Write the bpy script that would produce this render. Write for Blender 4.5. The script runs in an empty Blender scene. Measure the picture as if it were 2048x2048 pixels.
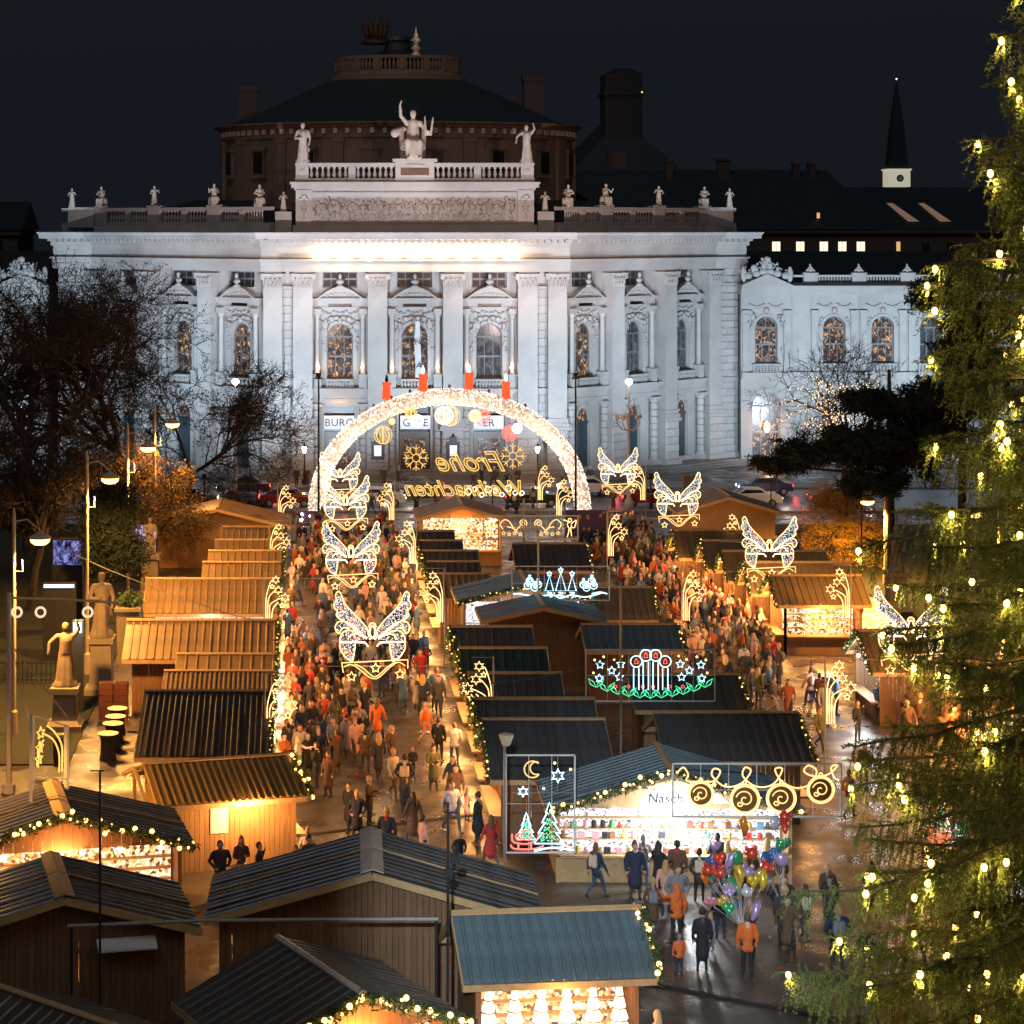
import bpy, math, random
import numpy as np
from mathutils import Vector, Matrix

SC = bpy.context.scene
COL = SC.collection
RND = random.Random(11)
PI = math.pi
rad = math.radians

# ---------------------------------------------------------------- camera
H, F, CX, VH = 21.5, 4200.0, 612.0, 456.0          # eye height, focal length and principal point (2048 px frame)
cam = bpy.data.cameras.new('camera')
cam_o = bpy.data.objects.new('camera', cam)
COL.objects.link(cam_o)
cam_o.location = (0, 0, H)
cam_o.rotation_euler = (rad(90), 0, 0)
cam.sensor_width = 36
cam.lens = F / 2048 * 36
cam.shift_x = (1024 - CX) / 2048
cam.shift_y = -(1024 - VH) / 2048
cam.clip_start = 1
cam.clip_end = 3000
SC.camera = cam_o

# ---------------------------------------------------------------- night sky
world = bpy.data.worlds.new('World')
SC.world = world
world.use_nodes = True
nt = world.node_tree
sky = nt.nodes.new('ShaderNodeTexSky')
sky.sky_type = 'NISHITA'
sky.sun_disc = False
sky.sun_elevation = rad(-3)
sky.sun_rotation = rad(200)
bg = nt.nodes['Background']
bg.inputs[1].default_value = 0.05
nt.links.new(sky.outputs[0], bg.inputs[0])
bg2 = nt.nodes.new('ShaderNodeBackground')
bg2.inputs[0].default_value = (0.0064, 0.0083, 0.0114, 1)
bg2.inputs[1].default_value = 0.95
adds = nt.nodes.new('ShaderNodeAddShader')
nt.links.new(bg.outputs[0], adds.inputs[0])
nt.links.new(bg2.outputs[0], adds.inputs[1])
nt.links.new(adds.outputs[0], nt.nodes['World Output'].inputs[0])

moon = bpy.data.lights.new('moon', 'SUN')  # broad soft fill lamp, added to lift the dark roofs
moon.energy = 0.26
moon.angle = rad(25)
moon.color = (0.75, 0.85, 1.0)
moon_o = bpy.data.objects.new('moon', moon)
moon_o.rotation_euler = (rad(38), 0, rad(-20))
COL.objects.link(moon_o)

vs = SC.view_settings
vs.view_transform = 'Standard'
vs.look = 'None'
vs.exposure = 0.25
vs.gamma = 1.0
vs.use_curve_mapping = False
cy = SC.cycles
cy.max_bounces = 5
cy.diffuse_bounces = 2
cy.glossy_bounces = 2
cy.transmission_bounces = 3
cy.transparent_max_bounces = 6
cy.sample_clamp_indirect = 2.5
cy.sample_clamp_direct = 0
cy.caustics_reflective = False
cy.caustics_refractive = False
cy.use_light_tree = True
cy.use_denoising = True
cy.use_adaptive_sampling = True
cy.adaptive_threshold = 0.025
SC.render.film_transparent = False


# ---------------------------------------------------------------- measuring helpers
def Yat(v, z):
    return F * (H - z) / (v - VH)


def at(u, v, z):
    y = Yat(v, z)
    return Vector(((u - CX) * y / F, y, z))


def atY(u, v, y):
    return Vector(((u - CX) * y / F, y, H - (v - VH) * y / F))


# ---------------------------------------------------------------- materials
MATS = {}


def mat(name, col, rough=0.7, metal=0.0, var=0.15, scale=3.0, rv=0.0, bump=0.0, bscale=30.0, stretch=(1, 1, 1), spec=0.5,
        wear=None, wscale=0.8, wamt=0.5):
    if name in MATS:
        return MATS[name]
    m = bpy.data.materials.new(name)
    m.use_nodes = True
    n = m.node_tree.nodes
    L = m.node_tree.links
    p = n['Principled BSDF']
    p.inputs['Roughness'].default_value = rough
    p.inputs['Metallic'].default_value = metal
    p.inputs['Specular IOR Level'].default_value = spec
    tc = n.new('ShaderNodeTexCoord')
    mp = n.new('ShaderNodeMapping')
    mp.inputs['Scale'].default_value = stretch
    L.new(tc.outputs['Object'], mp.inputs[0])
    no = n.new('ShaderNodeTexNoise')
    no.inputs['Scale'].default_value = scale
    no.inputs['Detail'].default_value = 6
    no.inputs['Roughness'].default_value = 0.6
    L.new(mp.outputs[0], no.inputs[0])
    oi = n.new('ShaderNodeObjectInfo')
    a = n.new('ShaderNodeMath'); a.operation = 'MULTIPLY_ADD'
    L.new(no.outputs[0], a.inputs[0]); a.inputs[1].default_value = 2 * var * 1.6; a.inputs[2].default_value = 1 - var * 1.6
    b = n.new('ShaderNodeMath'); b.operation = 'MULTIPLY_ADD'
    L.new(oi.outputs['Random'], b.inputs[0]); b.inputs[1].default_value = 2 * rv; b.inputs[2].default_value = -rv
    c = n.new('ShaderNodeMath'); c.operation = 'ADD'
    L.new(a.outputs[0], c.inputs[0]); L.new(b.outputs[0], c.inputs[1])
    hs = n.new('ShaderNodeHueSaturation')
    hs.inputs['Color'].default_value = (*col, 1)
    L.new(c.outputs[0], hs.inputs['Value'])
    out = hs.outputs[0]
    if wear is not None:
        nw = n.new('ShaderNodeTexNoise'); nw.inputs['Scale'].default_value = wscale; nw.inputs['Detail'].default_value = 8
        L.new(tc.outputs['Object'], nw.inputs[0])
        cr = n.new('ShaderNodeValToRGB')
        cr.color_ramp.elements[0].position = 0.48; cr.color_ramp.elements[1].position = 0.68
        cr.color_ramp.elements[0].color = (0, 0, 0, 1); cr.color_ramp.elements[1].color = (wamt, wamt, wamt, 1)
        L.new(nw.outputs[0], cr.inputs[0])
        mx = n.new('ShaderNodeMix'); mx.data_type = 'RGBA'
        L.new(cr.outputs[0], mx.inputs['Factor']); L.new(out, mx.inputs['A']); mx.inputs['B'].default_value = (*wear, 1)
        out = mx.outputs['Result']
    L.new(out, p.inputs['Base Color'])
    if bump > 0:
        nb = n.new('ShaderNodeTexNoise'); nb.inputs['Scale'].default_value = bscale; nb.inputs['Detail'].default_value = 5
        L.new(mp.outputs[0], nb.inputs[0])
        bp = n.new('ShaderNodeBump'); bp.inputs['Strength'].default_value = bump; bp.inputs['Distance'].default_value = 0.05
        L.new(nb.outputs[0], bp.inputs['Height']); L.new(bp.outputs[0], p.inputs['Normal'])
    MATS[name] = m
    return m


def emit(name, col, strength, sampling='NONE', base=None):
    if name in MATS:
        return MATS[name]
    m = bpy.data.materials.new(name)
    m.use_nodes = True
    p = m.node_tree.nodes['Principled BSDF']
    p.inputs['Base Color'].default_value = (*(base or (0.3, 0.3, 0.3)), 1)
    p.inputs['Roughness'].default_value = 0.5
    p.inputs['Emission Color'].default_value = (*col, 1)
    p.inputs['Emission Strength'].default_value = strength
    m.cycles.emission_sampling = sampling
    MATS[name] = m
    return m


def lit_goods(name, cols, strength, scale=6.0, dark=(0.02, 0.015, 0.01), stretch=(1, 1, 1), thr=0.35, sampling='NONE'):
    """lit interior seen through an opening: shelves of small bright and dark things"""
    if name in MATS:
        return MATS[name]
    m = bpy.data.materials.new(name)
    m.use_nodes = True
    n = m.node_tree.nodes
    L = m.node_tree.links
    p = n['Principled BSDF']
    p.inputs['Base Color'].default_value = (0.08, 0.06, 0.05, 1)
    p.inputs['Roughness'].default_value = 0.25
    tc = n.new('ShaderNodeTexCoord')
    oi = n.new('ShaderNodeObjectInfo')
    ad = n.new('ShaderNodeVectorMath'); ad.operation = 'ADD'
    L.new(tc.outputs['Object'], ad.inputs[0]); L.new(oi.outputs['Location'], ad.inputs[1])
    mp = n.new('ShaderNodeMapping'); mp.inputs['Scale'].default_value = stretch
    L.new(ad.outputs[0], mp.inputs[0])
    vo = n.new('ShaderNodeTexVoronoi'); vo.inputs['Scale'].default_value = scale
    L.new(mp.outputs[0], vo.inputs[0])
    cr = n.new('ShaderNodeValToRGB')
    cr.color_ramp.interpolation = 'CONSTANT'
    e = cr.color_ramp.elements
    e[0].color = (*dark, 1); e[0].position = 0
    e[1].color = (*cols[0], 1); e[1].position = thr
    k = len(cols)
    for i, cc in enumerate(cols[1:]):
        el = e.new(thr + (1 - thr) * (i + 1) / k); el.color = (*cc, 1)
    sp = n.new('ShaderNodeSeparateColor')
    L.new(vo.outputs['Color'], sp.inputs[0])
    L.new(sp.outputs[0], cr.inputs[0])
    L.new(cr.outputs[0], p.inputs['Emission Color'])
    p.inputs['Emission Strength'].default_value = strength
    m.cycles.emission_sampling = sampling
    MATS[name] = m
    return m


def lit_room(name, ramp, strength, scale=2.2, stretch=(1, 1, .7)):
    """lit room behind glass: lamps, curtains and furniture as soft uneven patches"""
    m = bpy.data.materials.new(name); m.use_nodes = True
    n = m.node_tree.nodes; L = m.node_tree.links
    p = n['Principled BSDF']; p.inputs['Base Color'].default_value = (.02, .022, .026, 1); p.inputs['Roughness'].default_value = .18; p.inputs['Specular IOR Level'].default_value = .2
    tc = n.new('ShaderNodeTexCoord'); oi = n.new('ShaderNodeObjectInfo')
    ad = n.new('ShaderNodeVectorMath'); ad.operation = 'ADD'
    L.new(tc.outputs['Object'], ad.inputs[0]); L.new(oi.outputs['Location'], ad.inputs[1])
    mul = n.new('ShaderNodeVectorMath'); mul.operation = 'MULTIPLY_ADD'
    cb = n.new('ShaderNodeCombineXYZ'); L.new(oi.outputs['Random'], cb.inputs[0]); L.new(oi.outputs['Random'], cb.inputs[2])
    L.new(cb.outputs[0], mul.inputs[0]); mul.inputs[1].default_value = (37, 0, 53); L.new(ad.outputs[0], mul.inputs[2])
    mp = n.new('ShaderNodeMapping'); mp.inputs['Scale'].default_value = stretch; L.new(mul.outputs[0], mp.inputs[0])
    no = n.new('ShaderNodeTexNoise'); no.inputs['Scale'].default_value = scale; no.inputs['Detail'].default_value = 3.5; no.inputs['Roughness'].default_value = .62; no.inputs['Distortion'].default_value = .8
    L.new(mp.outputs[0], no.inputs[0])
    cr = n.new('ShaderNodeValToRGB'); e = cr.color_ramp.elements
    e[0].position, e[0].color = ramp[0][0], (*ramp[0][1], 1); e[1].position, e[1].color = ramp[-1][0], (*ramp[-1][1], 1)
    for q, c in ramp[1:-1]:
        el = e.new(q); el.color = (*c, 1)
    L.new(no.outputs[0], cr.inputs[0]); L.new(cr.outputs[0], p.inputs['Emission Color']); p.inputs['Emission Strength'].default_value = strength
    m.cycles.emission_sampling = 'NONE'
    MATS[name] = m
    return m


# ---------------------------------------------------------------- mesh helpers
class MB:
    def __init__(s):
        s.v = []; s.f = []; s.m = []

    def add(s, vs_, fs, mi=0, M=None):
        b = len(s.v)
        if M is not None:
            vs_ = [tuple(M @ Vector(p)) for p in vs_]
        s.v.extend(vs_)
        s.f.extend(tuple(i + b for i in f) for f in fs)
        s.m.extend([mi] * len(fs))
        return s

    def box(s, x0, x1, y0, y1, z0, z1, mi=0, M=None):
        return s.add([(x0, y0, z0), (x1, y0, z0), (x1, y1, z0), (x0, y1, z0), (x0, y0, z1), (x1, y0, z1), (x1, y1, z1), (x0, y1, z1)],
                     [(0, 3, 2, 1), (4, 5, 6, 7), (0, 1, 5, 4), (1, 2, 6, 5), (2, 3, 7, 6), (3, 0, 4, 7)], mi, M)

    def frustum(s, z0, z1, a, b, mi=0, M=None):      # a, b = (hx, hy) half sizes at z0, z1
        return s.add([(-a[0], -a[1], z0), (a[0], -a[1], z0), (a[0], a[1], z0), (-a[0], a[1], z0),
                      (-b[0], -b[1], z1), (b[0], -b[1], z1), (b[0], b[1], z1), (-b[0], b[1], z1)],
                     [(0, 3, 2, 1), (4, 5, 6, 7), (0, 1, 5, 4), (1, 2, 6, 5), (2, 3, 7, 6), (3, 0, 4, 7)], mi, M)

    def bar(s, p, q, w, d, mi=0, M=None):            # square bar between two points
        p = Vector(p); q = Vector(q); t = (q - p).normalized()
        a = t.cross(Vector((0, 0, 1)))
        if a.length < 1e-3:
            a = Vector((1, 0, 0))
        a.normalize(); b = a.cross(t).normalized()
        vs_ = []
        for c in (p, q):
            for i, j in ((-1, -1), (1, -1), (1, 1), (-1, 1)):
                vs_.append(tuple(c + a * (i * w / 2) + b * (j * d / 2)))
        return s.add(vs_, [(0, 1, 2, 3), (7, 6, 5, 4), (0, 4, 5, 1), (1, 5, 6, 2), (2, 6, 7, 3), (3, 7, 4, 0)], mi, M)

    def tube(s, pts, r, n=5, mi=0, M=None, closed=False, cap=True):
        P = [Vector(p) for p in pts]
        k = len(P)
        rs = r if isinstance(r, (list, tuple)) else [r] * k
        vs_ = []; fs = []
        ref = None
        for i in range(k):
            if closed:
                t = P[(i + 1) % k] - P[i - 1]
            else:
                t = P[min(i + 1, k - 1)] - P[max(i - 1, 0)]
            if t.length < 1e-9:
                t = Vector((0, 0, 1))
            t.normalize()
            if ref is None:
                ref = Vector((0, 0, 1)) if abs(t.z) < 0.9 else Vector((1, 0, 0))
            a = t.cross(ref)
            if a.length < 1e-3:
                a = t.orthogonal()
            a.normalize(); b = a.cross(t); ref = b
            for j in range(n):
                an = 2 * PI * j / n
                vs_.append(tuple(P[i] + (a * math.cos(an) + b * math.sin(an)) * rs[i]))
        for i in range(k if closed else k - 1):
            i2 = (i + 1) % k
            for j in range(n):
                j2 = (j + 1) % n
                fs.append((i * n + j, i * n + j2, i2 * n + j2, i2 * n + j))
        if cap and not closed:
            fs.append(tuple(range(n - 1, -1, -1)))
            fs.append(tuple(range((k - 1) * n, k * n)))
        return s.add(vs_, fs, mi, M)

    def lathe(s, prof, n=12, mi=0, M=None, sx=1.0, sy=1.0, c=(0, 0, 0), a0=0.0, a1=2 * PI):
        full = abs(a1 - a0 - 2 * PI) < 1e-6
        m = n if full else n + 1
        vs_ = []; fs = []
        for (r, z) in prof:
            for j in range(m):
                an = a0 + (a1 - a0) * j / n
                vs_.append((c[0] + r * sx * math.cos(an), c[1] + r * sy * math.sin(an), c[2] + z))
        for i in range(len(prof) - 1):
            for j in range(n):
                j2 = (j + 1) % m
                fs.append((i * m + j, i * m + j2, (i + 1) * m + j2, (i + 1) * m + j))
        if full:
            if prof[0][0] > 1e-4:
                fs.append(tuple(range(m - 1, -1, -1)))
            if prof[-1][0] > 1e-4:
                fs.append(tuple(range((len(prof) - 1) * m, len(prof) * m)))
        return s.add(vs_, fs, mi, M)

    def ell(s, c, r, nu=8, nv=5, mi=0, M=None):
        if not isinstance(r, (tuple, list)):
            r = (r, r, r)
        vs_ = [(c[0], c[1], c[2] - r[2])]
        for i in range(1, nv):
            ph = -PI / 2 + PI * i / nv
            for j in range(nu):
                th = 2 * PI * j / nu
                vs_.append((c[0] + r[0] * math.cos(ph) * math.cos(th), c[1] + r[1] * math.cos(ph) * math.sin(th), c[2] + r[2] * math.sin(ph)))
        vs_.append((c[0], c[1], c[2] + r[2]))
        fs = []
        for j in range(nu):
            j2 = (j + 1) % nu
            fs.append((0, 1 + j2, 1 + j))
            for i in range(nv - 2):
                a = 1 + i * nu
                fs.append((a + j, a + j2, a + nu + j2, a + nu + j))
            a = 1 + (nv - 2) * nu
            fs.append((a + j, a + j2, len(vs_) - 1))
        return s.add(vs_, fs, mi, M)

    def prism(s, poly, y0, y1, mi=0, M=None):         # polygon in x,z extruded along y
        n = len(poly)
        vs_ = [(x, y0, z) for x, z in poly] + [(x, y1, z) for x, z in poly]
        fs = [tuple(range(n)), tuple(range(2 * n - 1, n - 1, -1))]
        for i in range(n):
            j = (i + 1) % n
            fs.append((j, i, n + i, n + j))
        return s.add(vs_, fs, mi, M)

    def strip(s, top, bot, y0, y1, mi=0, M=None):     # solid between two curves in x,z with same point count
        for i in range(len(top) - 1):
            s.prism([bot[i], bot[i + 1], top[i + 1], top[i]], y0, y1, mi, M)
        return s

    def mesh(s, name, mats, smooth=False):
        me = bpy.data.meshes.new(name)
        me.from_pydata(s.v, [], s.f)
        for m_ in mats if isinstance(mats, (list, tuple)) else [mats]:
            me.materials.append(m_)
        if any(s.m):
            me.polygons.foreach_set('material_index', s.m)
        if smooth:
            me.polygons.foreach_set('use_smooth', [True] * len(me.polygons))
        me.update()
        return me

    def build(s, name, mats, parent=None, loc=(0, 0, 0), rz=0.0, smooth=False, kind=None):
        return obj(name, s.mesh(name, mats, smooth), parent, loc, rz, kind)


def obj(name, me, parent=None, loc=(0, 0, 0), rz=0.0, kind=None, scale=None):
    o = bpy.data.objects.new(name, me)
    COL.objects.link(o)
    o.location = loc
    if rz:
        o.rotation_euler = (0, 0, rz)
    if scale is not None:
        o.scale = scale
    if parent is not None:
        o.parent = parent
    if kind:
        o['kind'] = kind
    return o


def np_mesh(name, V, T, mats, smooth=False, midx=None):
    V = np.asarray(V, dtype=np.float32); T = np.asarray(T, dtype=np.int32)
    k = T.shape[1]
    me = bpy.data.meshes.new(name)
    me.vertices.add(len(V)); me.vertices.foreach_set('co', V.ravel())
    me.loops.add(T.size); me.loops.foreach_set('vertex_index', T.ravel())
    me.polygons.add(len(T)); me.polygons.foreach_set('loop_start', np.arange(0, T.size, k, dtype=np.int32))
    for m_ in mats if isinstance(mats, (list, tuple)) else [mats]:
        me.materials.append(m_)
    if midx is not None:
        me.polygons.foreach_set('material_index', np.asarray(midx, dtype=np.int32))
    if smooth:
        me.polygons.foreach_set('use_smooth', np.ones(len(T), dtype=bool))
    me.update(calc_edges=True)
    me.validate()
    return me


def tag(o, label=None, cat=None, group=None, kind=None):
    if label: o['label'] = label
    if cat: o['category'] = cat
    if group: o['group'] = group
    if kind: o['kind'] = kind
    return o


def thing(name, label, cat, loc=(0, 0, 0), rz=0.0, group=None):
    o = bpy.data.objects.new(name, None)
    COL.objects.link(o)
    o.empty_display_size = 0.2
    o.location = loc
    o.rotation_euler = (0, 0, rz)
    return tag(o, label, cat, group)


KIDS = {}


def kids(o):
    return list(o.children)


def copy_tree(o, parent=None):
    c = o.copy()
    COL.objects.link(c)
    if parent is not None:
        c.parent = parent
    for ch in list(o.children):
        copy_tree(ch, c)
    return c


def light(name, kind, loc, power, col, parent=None, target=None, radius=0.1, cone=60, blend=0.4):
    l = bpy.data.lights.new(name, kind)
    l.energy = power
    l.color = col
    l.shadow_soft_size = radius
    o = bpy.data.objects.new(name, l)
    COL.objects.link(o)
    o.location = loc
    if kind == 'SPOT':
        l.spot_size = rad(cone); l.spot_blend = blend
        d = Vector(target) - Vector(loc)
        o.rotation_euler = d.to_track_quat('-Z', 'Y').to_euler()
    if parent is not None:
        o.parent = parent
    return o


def frame(x, y, th):
    c, s_ = math.cos(th), math.sin(th)
    return Matrix(((c, -s_, 0, x), (s_, c, 0, y), (0, 0, 1, 0), (0, 0, 0, 1)))


# colours
WARM = (1.0, 0.62, 0.28)
SODIUM = (1.0, 0.47, 0.10)
GOLD = (1.0, 0.70, 0.30)
COOL = (0.80, 0.91, 1.0)

STONE = mat('limestone', (0.33, 0.325, 0.315), 0.75, var=0.10, scale=0.8, rv=0.04, bump=0.15, bscale=6, wear=(0.20, 0.19, 0.18), wscale=0.5, wamt=0.35)
STONE2 = mat('limestone_block', (0.34, 0.335, 0.325), 0.78, var=0.12, scale=1.5, rv=0.07, bump=0.2, bscale=10)
PSTAT = mat('park_statue_stone', (0.26, 0.20, 0.14), 0.8, var=0.25, scale=2.5, wear=(0.10, 0.08, 0.06), wscale=1.4, wamt=0.6)
STATUE = mat('weathered_statue_stone', (0.42, 0.38, 0.33), 0.75, var=0.2, scale=2.5, rv=0.04, wear=(0.16, 0.14, 0.12), wscale=1.6, wamt=0.6)
SLATE = mat('dark_roof_sheet', (0.018, 0.023, 0.025), 0.55, var=0.3, scale=0.6)
COPPER = mat('patinated_copper', (0.02, 0.034, 0.034), 0.5, var=0.3, scale=0.5)
BRONZE = mat('dark_bronze', (0.10, 0.055, 0.04), 0.5, metal=0.4, var=0.3, scale=2)
DRUMST = mat('brown_stone', (0.18, 0.13, 0.10), 0.8, var=0.18, scale=0.6, wear=(0.16, 0.11, 0.08), wscale=0.3, wamt=0.6)
DARKIN = mat('dark_interior', (0.012, 0.013, 0.016), 0.35, var=0.3)
IRON = mat('dark_iron', (0.025, 0.025, 0.028), 0.5, metal=0.3, var=0.2)
POLE = mat('galvanised_pole', (0.32, 0.29, 0.27), 0.5, metal=0.5, var=0.2, scale=4)
WHITEM = mat('white_painted_metal', (0.7, 0.68, 0.66), 0.4, var=0.08)
ROOF_DARK = mat('dark_ribbed_sheet', (0.10, 0.092, 0.09), 0.36, metal=0.2, var=0.3, scale=1.2, rv=0.12, wear=(0.045, 0.04, 0.036), wscale=1.1, wamt=0.75)
ROOF_BROWN = mat('brown_ribbed_sheet', (0.24, 0.15, 0.08), 0.42, metal=0.15, var=0.25, scale=1.2, rv=0.12, wear=(0.09, 0.06, 0.035), wscale=1.0, wamt=0.75)
ROOF_BLUE = mat('blue_grey_ribbed_sheet', (0.12, 0.165, 0.19), 0.42, metal=0.1, var=0.2, scale=1.5, rv=0.08, wear=(0.06, 0.085, 0.10), wscale=1.0, wamt=0.75)
WOOD = mat('brown_boards', (0.20, 0.10, 0.045), 0.65, var=0.3, scale=2.5, stretch=(6, 6, 0.6), rv=0.12, bump=0.2)
WOOD_L = mat('honey_boards', (0.46, 0.25, 0.10), 0.6, var=0.25, scale=2.5, stretch=(6, 6, 0.6), rv=0.10, bump=0.2)
TRIM = mat('pale_timber_trim', (0.48, 0.30, 0.14), 0.6, var=0.25, scale=5, rv=0.1)
BARK = mat('dark_bark', (0.05, 0.036, 0.026), 0.9, var=0.35, scale=3)
GREEN = mat('fir_garland', (0.035, 0.07, 0.02), 0.8, var=0.4, scale=8)
NEEDLE = mat('spruce_needles', (0.085, 0.125, 0.026), 0.75, var=0.45, scale=3)
PINE = mat('dark_pine_needles', (0.012, 0.02, 0.012), 0.85, var=0.4, scale=2)
GOLDLEAF = mat('yellow_leaves', (0.42, 0.24, 0.03), 0.7, var=0.4, scale=3)
DRYLEAF = mat('brown_leaves', (0.04, 0.026, 0.012), 0.8, var=0.4, scale=3)
CLOTH_W = mat('white_board', (0.72, 0.70, 0.70), 0.6, var=0.05)

L_WARM = emit('warm_light_tube', (1.0, 0.60, 0.22), 2.5)
L_GOLD = emit('gold_light_tube', (1.0, 0.55, 0.10), 1.15)
L_AMBER = emit('amber_light_tube', (1.0, 0.50, 0.16), 1.8)
L_COOLW = emit('cool_white_bulbs', (0.72, 0.86, 1.0), 2.2)
L_CYAN = emit('ice_blue_tube', (0.45, 0.82, 1.0), 2.4)
L_GREEN = emit('green_light_tube', (0.08, 1.0, 0.45), 1.4)
L_RED = emit('red_light_tube', (1.0, 0.10, 0.06), 1.6)
L_WHITE = emit('warm_white_bulbs', (1.0, 0.82, 0.64), 2.6)
L_BULB = emit('yellow_bulb', (1.0, 0.58, 0.13), 5.0)
L_BULB_S = emit('small_yellow_bulb', (1.0, 0.58, 0.15), 3.4)

# ================================================================ ground, road, pavements
ASPH = mat('damp_asphalt', (0.075, 0.06, 0.05), 0.40, var=0.4, scale=0.35, bump=0.25, bscale=25, wear=(0.13, 0.105, 0.088), wscale=0.3, wamt=0.7)
ROADM = mat('road_asphalt', (0.055, 0.053, 0.058), 0.35, var=0.3, scale=0.4, bump=0.15, bscale=25)
PAVE = mat('stone_paving', (0.20, 0.18, 0.165), 0.55, var=0.25, scale=0.8, bump=0.2, bscale=8)
GRASSM = mat('dark_lawn', (0.012, 0.014, 0.007), 0.9, var=0.4, scale=2, bump=0.4, bscale=40)
_n = ASPH.node_tree.nodes; _p = _n['Principled BSDF']
_t = _n.new('ShaderNodeTexCoord'); _w = _n.new('ShaderNodeTexNoise'); _w.inputs['Scale'].default_value = .55; _w.inputs['Detail'].default_value = 5
_r = _n.new('ShaderNodeMapRange'); _r.inputs['From Min'].default_value = .38; _r.inputs['From Max'].default_value = .6; _r.inputs['To Min'].default_value = .16; _r.inputs['To Max'].default_value = .62
ASPH.node_tree.links.new(_t.outputs['Object'], _w.inputs[0]); ASPH.node_tree.links.new(_w.outputs[0], _r.inputs[0]); ASPH.node_tree.links.new(_r.outputs[0], _p.inputs['Roughness'])
o = MB().add([(-700, -60, 0), (900, -60, 0), (900, 1500, 0), (-700, 1500, 0)], [(0, 1, 2, 3)]).build('ground', ASPH)
tag(o, 'dark asphalt ground of the market square', 'ground', kind='structure')
o = MB().add([(-160, 160.5, .004), (220, 160.5, .004), (220, 173.0, .004), (-160, 173.0, .004)], [(0, 1, 2, 3)]).build('road', ROADM)
tag(o, 'wide dark road between market and theatre', 'road', kind='structure')
LINE = mat('road_paint', (0.55, 0.54, 0.52), 0.6, var=0.2, scale=3)
STEEL = mat('tram_rail_steel', (0.35, 0.33, 0.33), 0.25, metal=0.9, var=0.2)
for y in (163.0, 164.4, 168.5, 169.9):
    obj('tram_rail', MB().box(-160, 220, -.04, .04, .0085, .014).mesh('tram_rail', STEEL), o, (0, y, 0))
dash = MB().box(-1.5, 1.5, -.06, .06, .0085, .0125).mesh('lane_marking', LINE)
for k in range(34):
    obj('lane_marking', dash, o, (-70 + k * 5.0, 166.4, 0))
o = MB().box(-160, 220, 173.0, 176.2, .0, .13).box(-160, 220, 158.6, 160.5, 0, .13).build('pavement', PAVE)
tag(o, 'pale stone pavements with kerbs along the road', 'pavement', kind='structure')
o = MB().box(-60, -9.5, 84, 152, 0, .06).build('park_lawn', GRASSM)
tag(o, 'dark park lawn beside the market stalls', 'lawn', kind='structure')
o = MB().box(33, 80, 98, 152, 0, .06).build('park_lawn', GRASSM)
tag(o, 'dark park lawn behind the far row of stalls', 'lawn', kind='structure')

# ================================================================ theatre
XT, YT = 9.27, 178.5
TH = thing('theatre', 'white floodlit theatre with pilasters, arched windows, balustrades and a dome', 'theatre', (XT, YT, 0))
WIN = lit_room('lit_window_interior', [(.42, (.008, .009, .012)), (.51, (.10, .045, .015)), (.56, (.09, .10, .12)), (.61, (.70, .32, .09)), (.70, (1, .68, .36))], 0.8, 3.6)
WIN2 = lit_room('dim_window_interior', [(.35, (.01, .012, .016)), (.5, (.06, .07, .09)), (.6, (.2, .22, .26)), (.7, (.45, .25, .1))], 0.4)
WIN3 = lit_room('dark_upper_window', [(.4, (.004, .005, .006)), (.55, (.02, .022, .026)), (.68, (.16, .09, .03))], 0.3)
FRAMEM = mat('dark_window_frame', (0.12, 0.125, 0.13), 0.4, var=0.2)
ZE = 17.8                                                   # underside of the entablature


def wall_bay(w, z0, z1, yf, dep, ops):
    """wall of width w with stacked openings (half, zb, zt, arched, xoff)"""
    mb = MB()
    z = z0
    for (h, zb, zt, ar) in sorted(ops, key=lambda q: q[1]):
        if zb > z + 1e-4:
            mb.box(-w / 2, w / 2, yf, yf + dep, z, zb)
        mb.box(-w / 2, -h, yf, yf + dep, zb, zt)
        mb.box(h, w / 2, yf, yf + dep, zb, zt)
        if ar:
            n = 10
            arc = [(h * math.cos(PI - PI * i / n), zt - h + h * math.sin(PI * i / n)) for i in range(n + 1)]
            arc[0] = (-h, zt - h); arc[-1] = (h, zt - h)
            for i in range(n):
                mb.prism([arc[i], arc[i + 1], (arc[i + 1][0], zt + .001), (arc[i][0], zt + .001)], yf + .001, yf + dep)
        z = zt
    if z1 > z:
        mb.box(-w / 2, w / 2, yf, yf + dep, z, z1)
    return mb


def arch_poly(h, zb, zt, n=10):
    return [(-h, zb), (h, zb)] + [(h * math.cos(PI * i / n), zt - h + h * math.sin(PI * i / n)) for i in range(n + 1)]


def arch_ring(mb, h, zs, w, y0, y1, n=12, mi=0):
    for i in range(n):
        a, b = PI * i / n, PI * (i + 1) / n
        mb.prism([(h * math.cos(a), zs + h * math.sin(a)), ((h + w) * math.cos(a), zs + (h + w) * math.sin(a)),
                  ((h + w) * math.cos(b), zs + (h + w) * math.sin(b)), (h * math.cos(b), zs + h * math.sin(b))][::-1], y0, y1, mi)


_mesh_cache = {}


def cached(key, fn):
    if key not in _mesh_cache:
        _mesh_cache[key] = fn()
    return _mesh_cache[key]


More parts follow.
